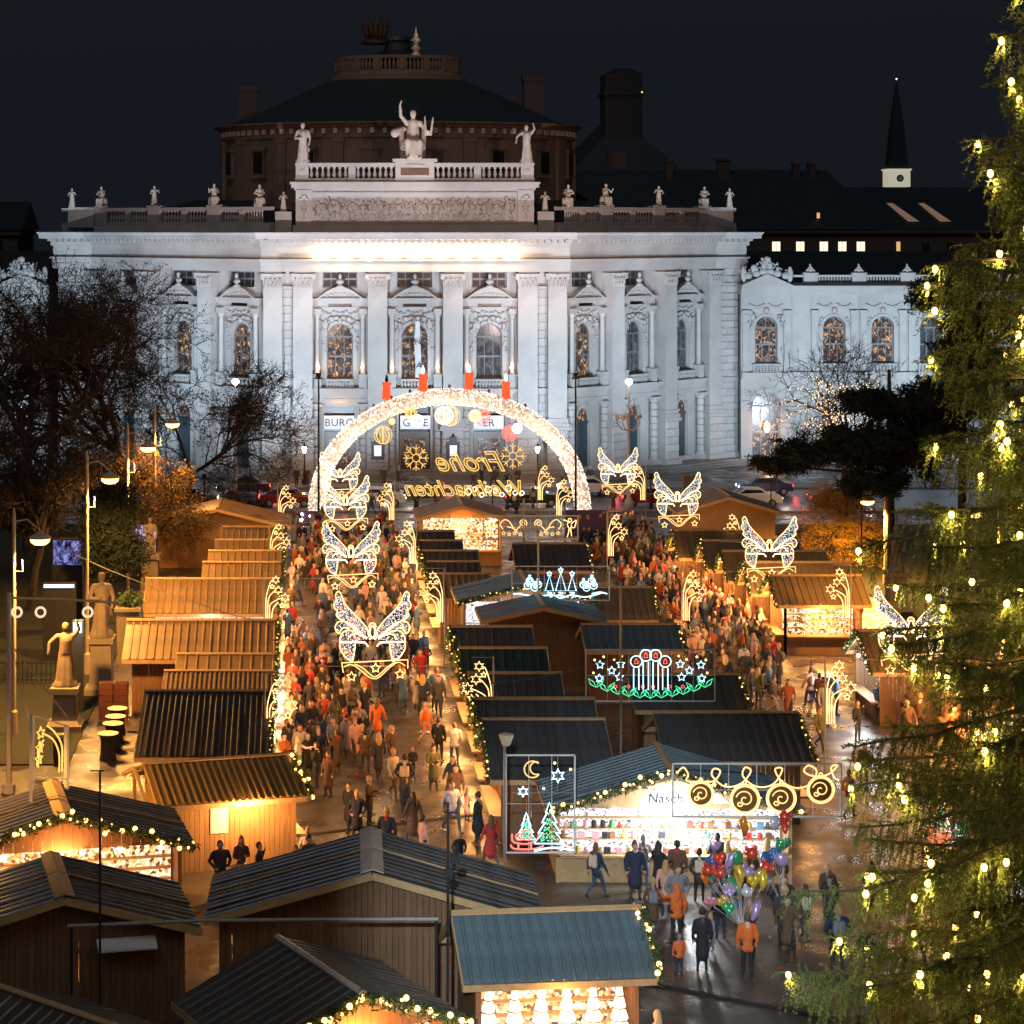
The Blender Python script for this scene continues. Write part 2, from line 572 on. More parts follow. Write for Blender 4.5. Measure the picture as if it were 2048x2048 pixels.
def window_in(parent, x, y, th, h, zb, zt, yf, m, arched=True, cols=3):
    """window frame with single panes behind the bars"""
    def fr():
        mb = MB()
        zs = zt - h if arched else zt
        t = .07
        mb.box(-h, -h + t * 1.6, yf, yf + .12, zb, zs); mb.box(h - t * 1.6, h, yf, yf + .12, zb, zs)
        mb.box(-h + t * 1.6, h - t * 1.6, yf, yf + .12, zb, zb + .12)
        mb.box(-h + t * 1.6, h - t * 1.6, yf - .02, yf + .12, zs - .12, zs + .04)
        zm = zb + (zs - zb) * .52
        mb.box(-h + t * 1.6, h - t * 1.6, yf + .01, yf + .11, zm - .08, zm + .08)
        for i in range(1, cols):
            xx = -h + 2 * h * i / cols
            mb.box(xx - t / 2, xx + t / 2, yf + .02, yf + .1, zb + .12, zs - .12)
        if arched:
            arch_ring(mb, h - .12, zs, .12, yf, yf + .12, 10)
            mb.box(-t / 2, t / 2, yf + .02, yf + .1, zs + .04, zt - .1)
        return mb.mesh('window', FRAMEM)
    wo = obj('window', cached(('wf', h, zb, zt, yf, arched, cols), fr), parent, (x, y, 0), th)
    zs = zt - h if arched else zt
    zm = zb + (zs - zb) * .52
    for i in range(cols):
        x0, x1 = -h + 2 * h * i / cols + .03, -h + 2 * h * (i + 1) / cols - .03
        for (a, b) in ((zb + .05, zm), (zm, zs)):
            pm = cached(('pn', h, zb, zt, yf, i, a, m.name), lambda: MB().box(x0, x1, yf + .07, yf + .085, a, b).mesh('pane', m))
            obj('pane', pm, wo)
    if arched:
        pm = cached(('pa', h, zb, zt, yf, m.name), lambda: MB().prism([(h * .95 * math.cos(PI * i / 10), zs + h * .95 * math.sin(PI * i / 10)) for i in range(11)], yf + .07, yf + .085).mesh('pane', m))
        obj('pane', pm, wo)
    return wo


def relief(mb, x, z, h, y, r, mi=0):
    """a small carved figure in low relief"""
    lean = r.uniform(-.25, .25)
    mb.ell((x, y, z + h * .42), (h * .13, .09, h * .24), 6, 4, mi)
    mb.ell((x + lean * h * .4, y - .02, z + h * .8), (h * .085, .08, h * .1), 6, 4, mi)
    for s_ in (-1, 1):
        mb.tube([(x + s_ * h * .08, y, z + h * .3), (x + s_ * h * r.uniform(.05, .25), y - .05, z + h * .15), (x + s_ * h * r.uniform(.05, .3), y, z)], [h * .07, h * .055, h * .035], 5, mi)
        mb.tube([(x + s_ * h * .1, y, z + h * .6), (x + s_ * h * .24, y - .06, z + h * r.uniform(.4, .7)), (x + s_ * h * r.uniform(.2, .42), y, z + h * r.uniform(.35, .95))], [h * .05, h * .045, h * .03], 5, mi)
    if r.random() < .6:
        mb.ell((x + r.uniform(-.2, .2) * h, y, z + h * .5), (h * .25, .05, h * .3), 6, 4, mi)


def capital_mesh(w):
    mb = MB()
    mb.frustum(16.4, 17.45, (w / 2 - .02, .42), (w / 2 + .12, .52))
    mb.frustum(17.45, 17.62, (w / 2 + .22, .60), (w / 2 + .26, .64))
    for row, (z, k, rr) in enumerate(((16.62, 5, .17), (16.98, 4, .18))):
        for i in range(k):
            x = -w / 2 + w * (i + .5) / k
            mb.ell((x, -.45 - row * .05, z), (w / k * .42, .13, rr * 1.25), 6, 4)
            mb.ell((x, -.58 - row * .05, z + rr * .95), (w / k * .32, .10, .07), 5, 3)
    for s_ in (-1, 1):
        mb.lathe([(.03, -.1), (.2, -.08), (.2, .08), (.03, .1)], 8, M=Matrix.Translation((s_ * (w / 2 + .06), -.52, 17.30)) @ Matrix.Rotation(PI / 2, 4, 'X'))
    mb.ell((0, -.6, 17.5), (.12, .1, .14), 6, 4)
    return mb.mesh('capital', STONE)


def baluster_mesh(hh, r):
    prof = [(r * .95, 0), (r * .95, hh * .07), (r * .45, hh * .12), (r * .55, hh * .18), (r, hh * .36), (r * .8, hh * .52), (r * .42, hh * .72), (r * .42, hh * .84), (r * .9, hh * .9), (r * .9, hh)]
    return MB().lathe(prof, 8).mesh('baluster', STONE)


BLK = MB()
_b = .04
BLK.add([(-.5, 0, -.5), (.5, 0, -.5), (.5, 0, .5), (-.5, 0, .5), (-.5 + _b, -1, -.5 + _b), (.5 - _b, -1, -.5 + _b), (.5 - _b, -1, .5 - _b), (-.5 + _b, -1, .5 - _b)],
        [(4, 5, 6, 7), (0, 1, 5, 4), (1, 2, 6, 5), (2, 3, 7, 6), (3, 0, 4, 7)])
BLKM = BLK.mesh('stone_block', STONE2)


def blocks(parent, x0, x1, z0, z1, yf, course, length, proud=.1, gap=.035):
    """rusticated courses of single stones proud of a core wall (front at yf)"""
    n = max(1, round((z1 - z0) / course)); ch = (z1 - z0) / n
    for i in range(n):
        k = max(1, round((x1 - x0) / length))
        cuts = [x0 + (x1 - x0) * j / k for j in range(k + 1)]
        if i % 2 and k >= 1 and (x1 - x0) > length * 1.2:
            L = (x1 - x0) / k
            cuts = [x0] + [x0 + L * (j + .5) for j in range(k)] + [x1]
        for a, b in zip(cuts[:-1], cuts[1:]):
            obj('stone_block', BLKM, parent, ((a + b) / 2, yf, z0 + ch * (i + .5)), 0, None, (b - a - gap, proud, ch - gap))


def pilaster(parent, x, y, th, w=1.66, wide_base=.16):
    p = obj('pilaster', cached(('pil', w), lambda: MB().box(-w / 2, w / 2, -.40, .9, 5.32, 16.4).box(-w / 2 + .02, w / 2 - .02, -.38, .9, 16.4, ZE + .02)
            .box(-w / 2 - .1, w / 2 + .1, -.50, .9, 4.95, 5.32).box(-w / 2 - .2, w / 2 + .2, -.60, .9, 4.62, 4.95).box(-w / 2 - .3, w / 2 + .3, -.70, .9, 4.33, 4.62)
            .box(-w / 2 - .10, w / 2 + .10, -.50, .9, .9, 4.33).box(-w / 2 - .34, w / 2 + .34, -.74, .9, .0, .9).mesh('pilaster', STONE)), parent, (x, y, 0), th)
    obj('capital', cached(('cap', w), lambda: capital_mesh(w)), p)
    for i in range(5):
        z0 = .93 + i * .68
        k = 2 if i % 2 else 1
        for j in range(k):
            ww = (w + .2) / k
            obj('stone_block', BLKM, p, (-(w + .2) / 2 + ww * (j + .5), -.50, z0 + .34), 0, None, (ww - .03, .09, .65))
    return p


rr_ = random.Random(5)


def bay(parent, cx_, cy_, th, w, central=False, sign=None, winmat=WIN):
    """one bay: wall, window with aedicule and bust, balcony, door"""
    yf = .9
    dh, dz = (1.35, 6.3) if central else (.85, 6.05)
    ops = [(dh, .3, dz, not central), (1.12, 8.65, 13.35, True), (1.5, 16.42, ZE - .02, False)]
    loc = (cx_, cy_, 0)
    wo = wall_bay(w, 0, ZE + .02, yf, .6, ops).build('wall', STONE, parent, loc, th)
    # dark rooms behind the openings
    obj('interior_wall', cached(('int', round(w, 2)), lambda: MB().box(-w / 2, w / 2, yf + .62, yf + .7, 0, ZE).mesh('interior_wall', DARKIN)), parent, loc, th)
    window_in(parent, cx_, cy_, th, 1.12, 8.65, 13.35, yf + .38, winmat)
    window_in(parent, cx_, cy_, th, 1.5, 16.42, ZE - .02, yf + .40, WIN3, arched=False, cols=4)
    # aedicule round the window
    ae = MB()
    arch_ring(ae, 1.12, 12.23, .26, yf - .12, yf)
    for s_ in (-1, 1):
        ae.box(s_ * 1.25 - .13, s_ * 1.25 + .13, yf - .10, yf, 8.65, 12.2)
        ae.box(s_ * 1.95 - .34, s_ * 1.95 + .34, yf - .75, yf, 7.86, 9.0)
        ae.box(s_ * 1.95 - .4, s_ * 1.95 + .4, yf - .81, yf, 8.86, 9.06)
        ae.box(s_ * 1.95 - .34, s_ * 1.95 + .34, yf - .72, yf, 14.15, 14.62)
    ae.box(-2.45, 2.45, yf - .42, yf, 14.62, 14.78).box(-2.4, -1.0, yf - .38, yf, 14.78, 15.25).box(1.0, 2.4, yf - .38, yf, 14.78, 15.25)
    ae.box(-1.0, 1.0, yf - .30, yf, 15.05, 15.25).box(-1.0, 1.0, yf - .1, yf, 14.78, 15.05, 1)
    ae.box(-2.55, 2.55, yf - .62, yf, 15.25, 15.52)
    n = 12
    arc = [(-1.75 + 3.5 * i / n, 15.52 + .78 * math.sin(PI * i / n)) for i in range(n + 1)]
    arc2 = [(-1.95 + 3.9 * i / n, 15.52 + .98 * math.sin(PI * i / n)) for i in range(n + 1)]
    for i in range(n):
        ae.prism([(arc[i][0], 15.52), (arc[i + 1][0], 15.52), arc[i + 1], arc[i]], yf - .35, yf)
        ae.prism([arc[i], arc[i + 1], arc2[i + 1], arc2[i]], yf - .66, yf)
    for k in range(7):
        ae.ell((-1.2 + k * .4, yf - .36, 15.68 + .22 * math.sin(PI * (k + .8) / 7.6)), (.2, .08, .12), 6, 4)
    ae.build('aedicule', [STONE, DARKIN], parent, loc, th)
    colm = cached('aecol', lambda: MB().lathe([(.30, 9.06), (.30, 9.16), (.24, 9.22), (.235, 9.4), (.20, 13.6), (.23, 13.64), (.2, 13.7), (.3, 14.0), (.34, 14.1), (.34, 14.16)], 12).mesh('window_column', STONE, True))
    for s_ in (-1, 1):
        M = frame(cx_, cy_, th)
        q = M @ Vector((s_ * 1.95, yf - .40, 0))
        obj('window_column', colm, parent, q)
    sp = MB()
    for s_ in (-1, 1):
        relief(sp, s_ * 1.25, 12.55, 1.35, yf - .16, rr_)
        sp.ell((s_ * .75, yf - .12, 13.75), (.3, .12, .22), 6, 4); sp.ell((s_ * .3, yf - .14, 13.85), (.3, .12, .16), 6, 4)
        for k in range(5):
            sp.ell((s_ * (1.35 + rr_.uniform(-.18, .2)), yf - .08, 12.1 - k * .28), (.13, .1, .13), 6, 4)
        for k in range(5):
            sp.ell((s_ * (.2 + k * .34), yf - .1, 14.25 + .12 * math.sin(k * 2.1)), (.15, .1, .12), 6, 4)
    sp.ell((0, yf - .2, 13.6), (.2, .18, .3), 6, 4)
    sp.build('window_carving', STONE, parent, loc, th, smooth=True, kind='stuff')
    bu = cached('bust', lambda: MB().lathe([(.34, 16.46), (.3, 16.62), (.16, 16.66), (.16, 16.74), (.2, 16.78)], 8, c=(0, .3, 0)).ell((0, .3, 16.94), (.38, .24, .22), 8, 5)
                .tube([(0, .3, 17.05), (0, .28, 17.25)], .11, 8).ell((0, .27, 17.40), (.17, .2, .24), 8, 6).mesh('bust', STONE, True))
    obj('bust', bu, parent, loc, th)
    # balcony under the window
    bal = MB()
    bal.box(-1.2, 1.2, yf - .62, yf - .40, 8.46, 8.62).box(-1.2, 1.2, yf - .62, yf - .40, 7.86, 7.96)
    for k in range(9):
        x = -1.08 + k * .27
        bal.frustum(7.96, 8.22, (.05, .05), (.09, .09), 0, Matrix.Translation((x, yf - .51, 0))).frustum(8.22, 8.46, (.09, .09), (.04, .04), 0, Matrix.Translation((x, yf - .51, 0)))
    bal.build('balcony', STONE, parent, loc, th)
    # ledge and lintel bands
    led = MB()
    led.box(-w / 2, w / 2, yf - .95, yf, 7.58, 7.86).box(-w / 2, w / 2, yf - .72, yf, 7.40, 7.58).box(-w / 2, w / 2, yf - .5, yf, 6.95, 7.40)
    led.box(-w / 2, w / 2, yf - .56, yf, 6.80, 6.95).box(-w / 2 + .3, w / 2 - .3, yf - .5, yf, 6.55, 6.80)
    led.box(-w / 2, w / 2, yf - .1, yf, .0, .9)
    led.build('ledge', STONE, parent, loc, th)
    # ground floor columns of stacked drums, door
    def gcol():
        mb = MB()
        mb.box(-.46, .46, -.46, .46, .0, .95).lathe([(.42, .95), (.42, 1.12), (.36, 1.2)], 12)
        for k in range(8):
            z = 1.2 + k * .6
            mb.lathe([(.31, z), (.36, z + .05), (.36, z + .53), (.31, z + .58)], 12)
        mb.lathe([(.34, 6.0), (.42, 6.15), (.44, 6.3)], 12).box(-.48, .48, -.48, .48, 6.3, 6.55)
        return mb.mesh('door_column', STONE)
    gm = cached('gcol', gcol)
    M = frame(cx_, cy_, th)
    gx = 2.15 if not central else 2.0
    for s_ in (-1, 1):
        q = M @ Vector((s_ * gx, yf - .45, 0))
        obj('door_column', gm, parent, q, th)
    if not central:
        d = obj('door', cached('sdoor', lambda: MB().box(-.8, .8, yf + .3, yf + .42, .3, 4.6).box(-.02, .02, yf + .27, yf + .3, .3, 4.6).box(-.7, -.1, yf + .27, yf + .3, 2.6, 4.3).box(.1, .7, yf + .27, yf + .3, 2.6, 4.3)
            .box(-.82, .82, yf + .2, yf + .42, 4.6, 4.85).mesh('door', mat('dark_blue_door', (.03, .05, .06), .4))), parent, loc, th)
        pm = cached('fan', lambda: MB().prism([(.8 * math.cos(PI * i / 10), 5.2 + .8 * math.sin(PI * i / 10)) for i in range(11)], yf + .35, yf + .37).box(-.8, .8, yf + .35, yf + .37, 4.86, 5.2).mesh('fanlight', WIN))
        obj('fanlight', pm, d)
        jb = MB(); arch_ring(jb, .85, 5.2, .3, yf - .1, yf); jb.prism([(-.15, 5.95), (.15, 5.95), (.22, 6.5), (-.22, 6.5)], yf - .3, yf)
        jb.build('door_arch', STONE, parent, loc, th)
    else:
        dm = cached('cdoor', lambda: MB().box(-1.3, 1.3, yf + .35, yf + .45, .3, 3.9).box(-.9, -.2, yf + .31, yf + .35, 1.2, 3.5, 1).box(.2, .9, yf + .31, yf + .35, 1.2, 3.5, 1).box(-.04, .04, yf + .31, yf + .36, .3, 3.9)
                    .box(-1.35, 1.35, yf + .28, yf + .5, 3.9, 4.1).mesh('entrance_door', [mat('brown_door', (.05, .03, .02), .4), WIN]))
        obj('entrance_door', dm, parent, loc, th)
    return wo


# plan of the facade: pilaster front line, left to right (local x, y)
PLAN_R = [(12.95, 0.0), (17.6, 4.0), (23.0, 8.7), (27.9, 13.5), (30.8, 14.6)]
PLAN_L = [(-12.95, 0.0), (-17.9, 4.0), (-23.5, 8.7), (-28.6, 13.5), (-32.1, 14.6)]
PATH = PLAN_L[::-1] + PLAN_R
for i, x in enumerate((-6.37, 0.0, 6.37)):
    bay(TH, x, 0, 0, 6.35, central=True, winmat=[WIN, WIN, WIN2][i])
for x in (-9.55, -3.2, 3.2, 9.55):
    pilaster(TH, x, 0, 0)
for s_ in (-1, 1):
    pilaster(TH, s_ * 12.1, 0.25, 0, 1.6)
    # rusticated strip between the paired pilasters
    o = MB().box(s_ * 10.85 - .5, s_ * 10.85 + .5, .62, 1.4, 0, ZE).build('pylon_wall', STONE, TH)
    blocks(o, s_ * 10.85 - .5, s_ * 10.85 + .5, .3, 7.3, .62, .7, .6, .08)
    blocks(o, s_ * 10.85 - .5, s_ * 10.85 + .5, 7.9, 16.3, .62, .7, 1.2, .06)
    MB().box(s_ * 10.85 - .55, s_ * 10.85 + .55, .35, .62, 7.4, 7.86).box(s_ * 10.85 - .55, s_ * 10.85 + .55, .3, .62, 16.3, 16.55).build('pylon_band', STONE, TH)
for PL in (PLAN_R, PLAN_L):
    for i in range(3):
        a, b = PL[i], PL[i + 1]
        if PL is PLAN_L:
            a, b = b, a
        th = math.atan2(b[1] - a[1], b[0] - a[0])
        L = math.hypot(b[0] - a[0], b[1] - a[1])
        bay(TH, (a[0] + b[0]) / 2, (a[1] + b[1]) / 2, th, L - .02, winmat=[WIN, WIN2, WIN2][i] if PL is PLAN_R else WIN)
    for i in (1, 2, 3):
        a, b = PL[i - 1], PL[i + 1]
        th = math.atan2(b[1] - a[1], b[0] - a[0])
        if PL is PLAN_L:
            th = math.atan2(a[1] - b[1], a[0] - b[0])
        pilaster(TH, PL[i][0], PL[i][1], th * .9, 1.5)
    a, b = PL[3], PL[4]
    if PL is PLAN_L:
        a, b = b, a
    th = math.atan2(b[1] - a[1], b[0] - a[0]); L = math.hypot(b[0] - a[0], b[1] - a[1])
    o = MB().box(-L / 2, L / 2, .12, 3, 0, ZE + 0.02).box(-L / 2 - .1, L / 2 + .1, -.12, .2, 7.4, 7.86).box(-L / 2 - .1, L / 2 + .1, -.1, .2, 16.2, 16.5).box(-L / 2 - .15, L / 2 + .15, -.2, .2, 0, 1.0) \
        .build('corner_pylon', STONE, TH, ((a[0] + b[0]) / 2, (a[1] + b[1]) / 2, 0), th)
    blocks(o, -L / 2, L / 2, 1.0, 7.4, .12, .66, 1.35, .11)
    blocks(o, -L / 2, L / 2, 7.86, 16.2, .12, .66, 1.35, .11)
    blocks(o, -L / 2, L / 2, 16.5, 17.8, .12, .66, 1.35, .11)
# solid core behind, sides
MB().add([(PATH[0][0] + .3, PATH[0][1] + 2, 0), (PATH[-1][0] - .3, PATH[-1][1] + 2, 0), (PATH[-1][0] - .3, 48, 0), (PATH[0][0] + .3, 48, 0),
          (PATH[0][0] + .3, PATH[0][1] + 2, 21), (PATH[-1][0] - .3, PATH[-1][1] + 2, 21), (PATH[-1][0] - .3, 48, 21), (PATH[0][0] + .3, 48, 21)],
         [(1, 2, 6, 5), (3, 0, 4, 7), (2, 3, 7, 6)]).build('side_wall', STONE, TH)


def sweep(mb, path, prof, mi=0, ends=True):
    n = len(path)
    nrm = []
    for i in range(n):
        ts = []
        if i > 0: ts.append((Vector(path[i]) - Vector(path[i - 1])).normalized())
        if i < n - 1: ts.append((Vector(path[i + 1]) - Vector(path[i])).normalized())
        ns = [Vector((t.y, -t.x)) for t in ts]
        if len(ns) == 2:
            m = (ns[0] + ns[1]).normalized(); m = m / max(.3, m.dot(ns[0]))
        else:
            m = ns[0]
        nrm.append(m)
    vs_ = []; fs = []
    k = len(prof)
    for p, m in zip(path, nrm):
        for (o_, z) in prof:
            vs_.append((p[0] + m.x * o_, p[1] + m.y * o_, z))
    for i in range(n - 1):
        for j in range(k - 1):
            fs.append((i * k + j, (i + 1) * k + j, (i + 1) * k + j + 1, i * k + j + 1))
    if ends:
        fs.append(tuple(range(k))[::-1]); fs.append(tuple(range((n - 1) * k, n * k)))
    return mb.add(vs_, fs, mi)


PATHX = [(-32.3, 19.0)] + PATH + [(31.0, 19.0)]
ENT = [(-1.2, 17.8), (.45, 17.8), (.45, 18.25), (.52, 18.25), (.52, 18.68), (.72, 18.72), (.72, 18.86), (.40, 18.88), (.40, 19.86), (.62, 19.9), (.62, 20.28), (.9, 20.32), (.9, 20.5), (1.62, 20.55), (1.66, 20.86), (1.85, 21.06), (1.85, 21.12), (-1.2, 21.14)]
mb = MB(); sweep(mb, PATHX, ENT); mb.build('entablature', STONE, TH)
CP = [(-10.6, .3), (-10.6, 0), (10.6, 0), (10.6, .3)]
ENC = [(-.3, 17.79), (.72, 17.79), (.72, 18.68), (.95, 18.72), (.95, 18.86), (.42, 18.9), (.42, 19.88), (.9, 19.92), (.9, 20.27), (1.1, 20.31), (1.1, 20.49), (1.95, 20.54), (1.98, 20.85), (2.15, 21.05), (2.15, 21.13), (-.3, 21.15)]
mb = MB(); sweep(mb, CP, ENC); mb.build('porch_entablature', STONE, TH)
dent = MB().box(-.11, .11, -.75, 0, 0, .3).mesh('dentil', STONE)
for i in range(len(PATH) - 1):
    a, b = Vector(PATH[i]), Vector(PATH[i + 1])
    th = math.atan2(b.y - a.y, b.x - a.x); L = (b - a).length
    nn = Vector((math.sin(th), -math.cos(th)))
    cnt = int(L / .56)
    off = .66 if i != 4 else .95
    for k in range(cnt):
        p = a + (b - a) * ((k + .5) / cnt) + nn * off
        obj('dentil', dent, TH, (p.x, p.y, 20.24), th)
# floodlight cornice strip: row of warm lamps standing on the architrave ledge of the porch
STRIPL = emit('frieze_lamp_glow', (1.0, .62, .34), 9.0, 'AUTO')
for k in range(9):
    x = -7.95 + k * 2.0
    t = obj('frieze_lamp', cached('frl', lambda: MB().box(-.85, .85, -.1, .06, 0, .10).box(-.8, .8, -.05, .04, .102, .16, 1).mesh('frieze_lamp', [IRON, STRIPL])), TH, (x, -.78, 18.87))
    light('frieze_glow', 'POINT', (x, -1.2, 19.15), 260, (1, .60, .34), TH, radius=.15)

# attic: side balustrades following the curve
RAIL = [(-.55, 23.02), (-.05, 23.02), (.05, 23.1), (.05, 23.32), (-.65, 23.34)]
PLIN = [(-.7, 21.13), (.1, 21.13), (.1, 21.55), (0, 21.62), (0, 21.95), (-.6, 21.97)]
balm = baluster_mesh(1.07, .145)
BS = -.95                                                          # set back from the pilaster line


def off_path(path, o_):
    n = len(path); out = []
    for i in range(n):
        ts = []
        if i > 0: ts.append((Vector(path[i]) - Vector(path[i - 1])).normalized())
        if i < n - 1: ts.append((Vector(path[i + 1]) - Vector(path[i])).normalized())
        ns = [Vector((t.y, -t.x)) for t in ts]
        m = (sum(ns, Vector((0, 0)))).normalized(); m = m / max(.3, m.dot(ns[0]))
        out.append(Vector(path[i]) + m * o_)
    return out


for PL in (PLAN_L[::-1], PLAN_R):
    P = off_path(PL, BS)
    q = MB()
    sweep(q, P, PLIN); sweep(q, P, RAIL)
    br = q.build('balustrade', STONE, TH)
    pierm = cached('pier', lambda: MB().box(-.75, .75, -.08, .66, 21.14, 23.36).box(-.82, .82, -.14, .7, 23.36, 23.5).mesh('pier', STONE))
    piers = cached('pier2', lambda: MB().box(-.3, .3, -.02, .58, 21.96, 23.03).mesh('pier', STONE))
    for i in range(len(P) - 1):
        a, b = P[i], P[i + 1]
        L = (b - a).length; th = math.atan2(b.y - a.y, b.x - a.x)
        dirv = (b - a) / L
        if L < 4.5:
            obj('pier', cached('pierw', lambda: MB().box(-1.3, 1.3, -.1, .66, 21.14, 23.4).mesh('pier', STONE)), br, (*((a + b) / 2), 0), th)
            continue
        obj('pier', piers, br, (*((a + b) / 2), 0), th)
        for h in (0, 1):
            s0 = .95 if h == 0 else L / 2 + .42
            s1 = L / 2 - .42 if h == 0 else L - .95
            for k in range(6):
                p = a + dirv * (s0 + (s1 - s0) * (k + .5) / 6)
                pp = p - Vector((math.sin(th), -math.cos(th))) * .3
                obj('baluster', balm, br, (pp.x, pp.y, 21.96))
    for i in range(1, len(P) - 1):
        a, b = P[i - 1], P[i + 1]
        obj('pier', pierm, br, (P[i].x, P[i].y, 0), math.atan2(b.y - a.y, b.x - a.x))

# central attic block with relief
AX, AY = 10.15, .55
q = MB()
q.box(-AX - .25, AX + .25, AY - .35, 7, 21.14, 21.75).box(-AX, AX, AY, 7, 21.75, 24.75)
q.box(-AX - .15, AX + .15, AY - .15, 7, 24.75, 24.95).box(-AX - .4, AX + .4, AY - .45, 7, 24.95, 25.25).box(-AX - .5, AX + .5, AY - .55, 7, 25.25, 25.42)
for s_ in (-1, 1):
    q.box(s_ * 9.45 - .7, s_ * 9.45 + .7, AY - .22, AY, 21.75, 24.75)
    q.box(s_ * 11.2 - .7, s_ * 11.2 + .7, AY + .1, 3, 21.14, 22.9)
q.box(-8.55, 8.55, AY - .12, AY, 21.95, 22.12).box(-8.55, 8.55, AY - .12, AY, 24.42, 24.55)
for s_ in (-1, 1):
    q.box(s_ * 8.62 - .07, s_ * 8.62 + .07, AY - .12, AY, 21.95, 24.55)
q.build('attic', STONE, TH)
q = MB(); rr = random.Random(3)
x = -8.2
while x < 8.3:
    relief(q, x, 22.15 + rr.uniform(0, .25), rr.uniform(1.55, 2.05), AY - .04, rr)
    if rr.random() < .4:                                            # a beast in the procession
        q.ell((x + .5, AY - .05, 22.9), (.55, .12, .28), 7, 4); q.ell((x + 1.05, AY - .08, 23.3), (.2, .1, .28), 6, 4)
        for dx in (.15, .3, .75, .9):
            q.tube([(x + dx, AY - .05, 22.8), (x + dx + .1, AY - .08, 22.2)], [.09, .05], 5)
    x += rr.uniform(.42, .62)
for k in range(60):
    q.ell((rr.uniform(-8.3, 8.3), AY - .01, rr.uniform(22.1, 22.5)), (rr.uniform(.1, .3), .07, rr.uniform(.06, .16)), 5, 3)
q.build('procession_relief', STONE, TH, smooth=True, kind='stuff')
q = MB()
for s_ in (-1, 1):
    for (dx, dz, a, b) in ((0, 24.2, .3, .16), (-.25, 24.0, .2, .12), (.25, 24.0, .2, .12), (0, 23.6, .14, .3), (0, 23.0, .26, .2), (0, 22.5, .1, .26), (-.2, 23.3, .13, .1), (.2, 23.3, .13, .1)):
        q.ell((s_ * 9.45 + dx, AY - .24, dz), (a, .08, b), 7, 4)
q.build('attic_ornament', STONE, TH, smooth=True, kind='stuff')
# upper balustrade
q = MB()
q.box(-10.2, 10.2, AY - .1, AY + .6, 25.42, 25.72).box(-10.1, 10.1, AY, AY + .5, 26.72, 26.86).box(-10.2, 10.2, AY - .1, AY + .6, 26.86, 27.05)
ub = q.build('upper_balustrade', STONE, TH)
bal2 = baluster_mesh(1.0, .17)
for s_ in (-1, 1):
    obj('pier', cached('up', lambda: MB().box(-.55, .55, -.05, .6, 25.72, 26.86).ell((0, -.06, 26.3), (.3, .05, .3), 8, 5).mesh('pier', STONE)), ub, (s_ * 9.6, AY, 0))
    obj('pier', cached('up2', lambda: MB().box(-.3, .3, -.02, .52, 25.72, 26.72).mesh('pier', STONE)), ub, (s_ * 5.35, AY, 0))
    for h in (0, 1):
        a, b = ((1.75, 5.05), (5.65, 9.05))[h]
        for k in range(7):
            obj('baluster', bal2, ub, (s_ * (a + (b - a) * (k + .5) / 7), AY + .25, 25.72))
obj('pedestal', MB().box(-1.65, 1.65, AY - .25, AY + 1.6, 25.44, 27.12).box(-1.9, 1.9, AY - .4, AY + 1.8, 27.12, 27.4).box(-1.2, 1.2, AY - .3, AY - .24, 26.0, 26.6, 1)
    .ell((0, AY - .28, 26.85), (.9, .07, .12)).mesh('pedestal', [STONE, BRONZE]), ub)

# roof behind, drum, dome
q = MB()
q.add([(-31, 17, 21.15), (30, 17, 21.15), (30, 70, 21.15), (-31, 70, 21.15), (-20, 26, 24.2), (20, 26, 24.2), (20, 66, 24.2), (-20, 66, 24.2)], [(0, 1, 5, 4), (1, 2, 6, 5), (3, 0, 4, 7), (4, 5, 6, 7)])
q.add([(-12, 2, 21.2), (12, 2, 21.2), (12, 24, 21.3), (-12, 24, 21.3)], [(0, 1, 2, 3)])
q.build('roof', SLATE, TH)
DY, SA, SB = 33.5, 17.6, 13.0
q = MB()
q.lathe([(1.0, 20), (1.0, 30.1), (1.012, 30.15), (1.012, 30.45), (1.0, 30.5), (1.0, 31.0), (1.02, 31.05), (1.035, 31.3), (1.055, 31.5), (1.055, 31.62), (.9, 31.7)], 64, sx=SA, sy=SB, c=(0, DY, 0))
q.build('drum', DRUMST, TH)
pm = MB().box(-.55, .55, -.3, .3, 21, 30.1).box(-.65, .65, -.38, .3, 29.7, 30.1).mesh('drum_pilaster', DRUMST)
wm = MB().box(-.8, .8, -.22, .2, 26.6, 29.0).box(-1.0, 1.0, -.3, .2, 26.35, 26.6).box(-1.05, 1.05, -.34, .2, 29.0, 29.25).mesh('drum_window_surround', DRUMST)
wp = MB().box(-.6, .6, -.26, -.23, 26.75, 28.85).mesh('pane', DARKIN)
md = MB().box(-.18, .18, -.3, .25, 30.52, 31.02).mesh('modillion', mat('pale_modillion', (.5, .45, .4), .7))
for k in range(9):
    an = -PI / 2 + (k - 4) * .36
    x, y = SA * math.cos(an), DY + SB * math.sin(an)
    t = math.atan2(SA * math.sin(an) / SA, 0)
    nrm = Vector((math.cos(an) / SA, math.sin(an) / SB)).normalized()
    th = math.atan2(nrm.x, -nrm.y)
    obj('drum_pilaster', pm, TH, (x, y, 0), th)
    an += .18
    x, y = SA * math.cos(an), DY + SB * math.sin(an)
    nrm = Vector((math.cos(an) / SA, math.sin(an) / SB)).normalized(); th = math.atan2(nrm.x, -nrm.y)
    s_ = obj('drum_window_surround', wm, TH, (x, y, 0), th)
    obj('pane', wp, s_)
for k in range(44):
    an = -PI / 2 + (k - 21.5) * .068
    x, y = SA * math.cos(an), DY + SB * math.sin(an)
    nrm = Vector((math.cos(an) / SA, math.sin(an) / SB)).normalized()
    obj('modillion', md, TH, (x, y, 0), math.atan2(nrm.x, -nrm.y))
q = MB()
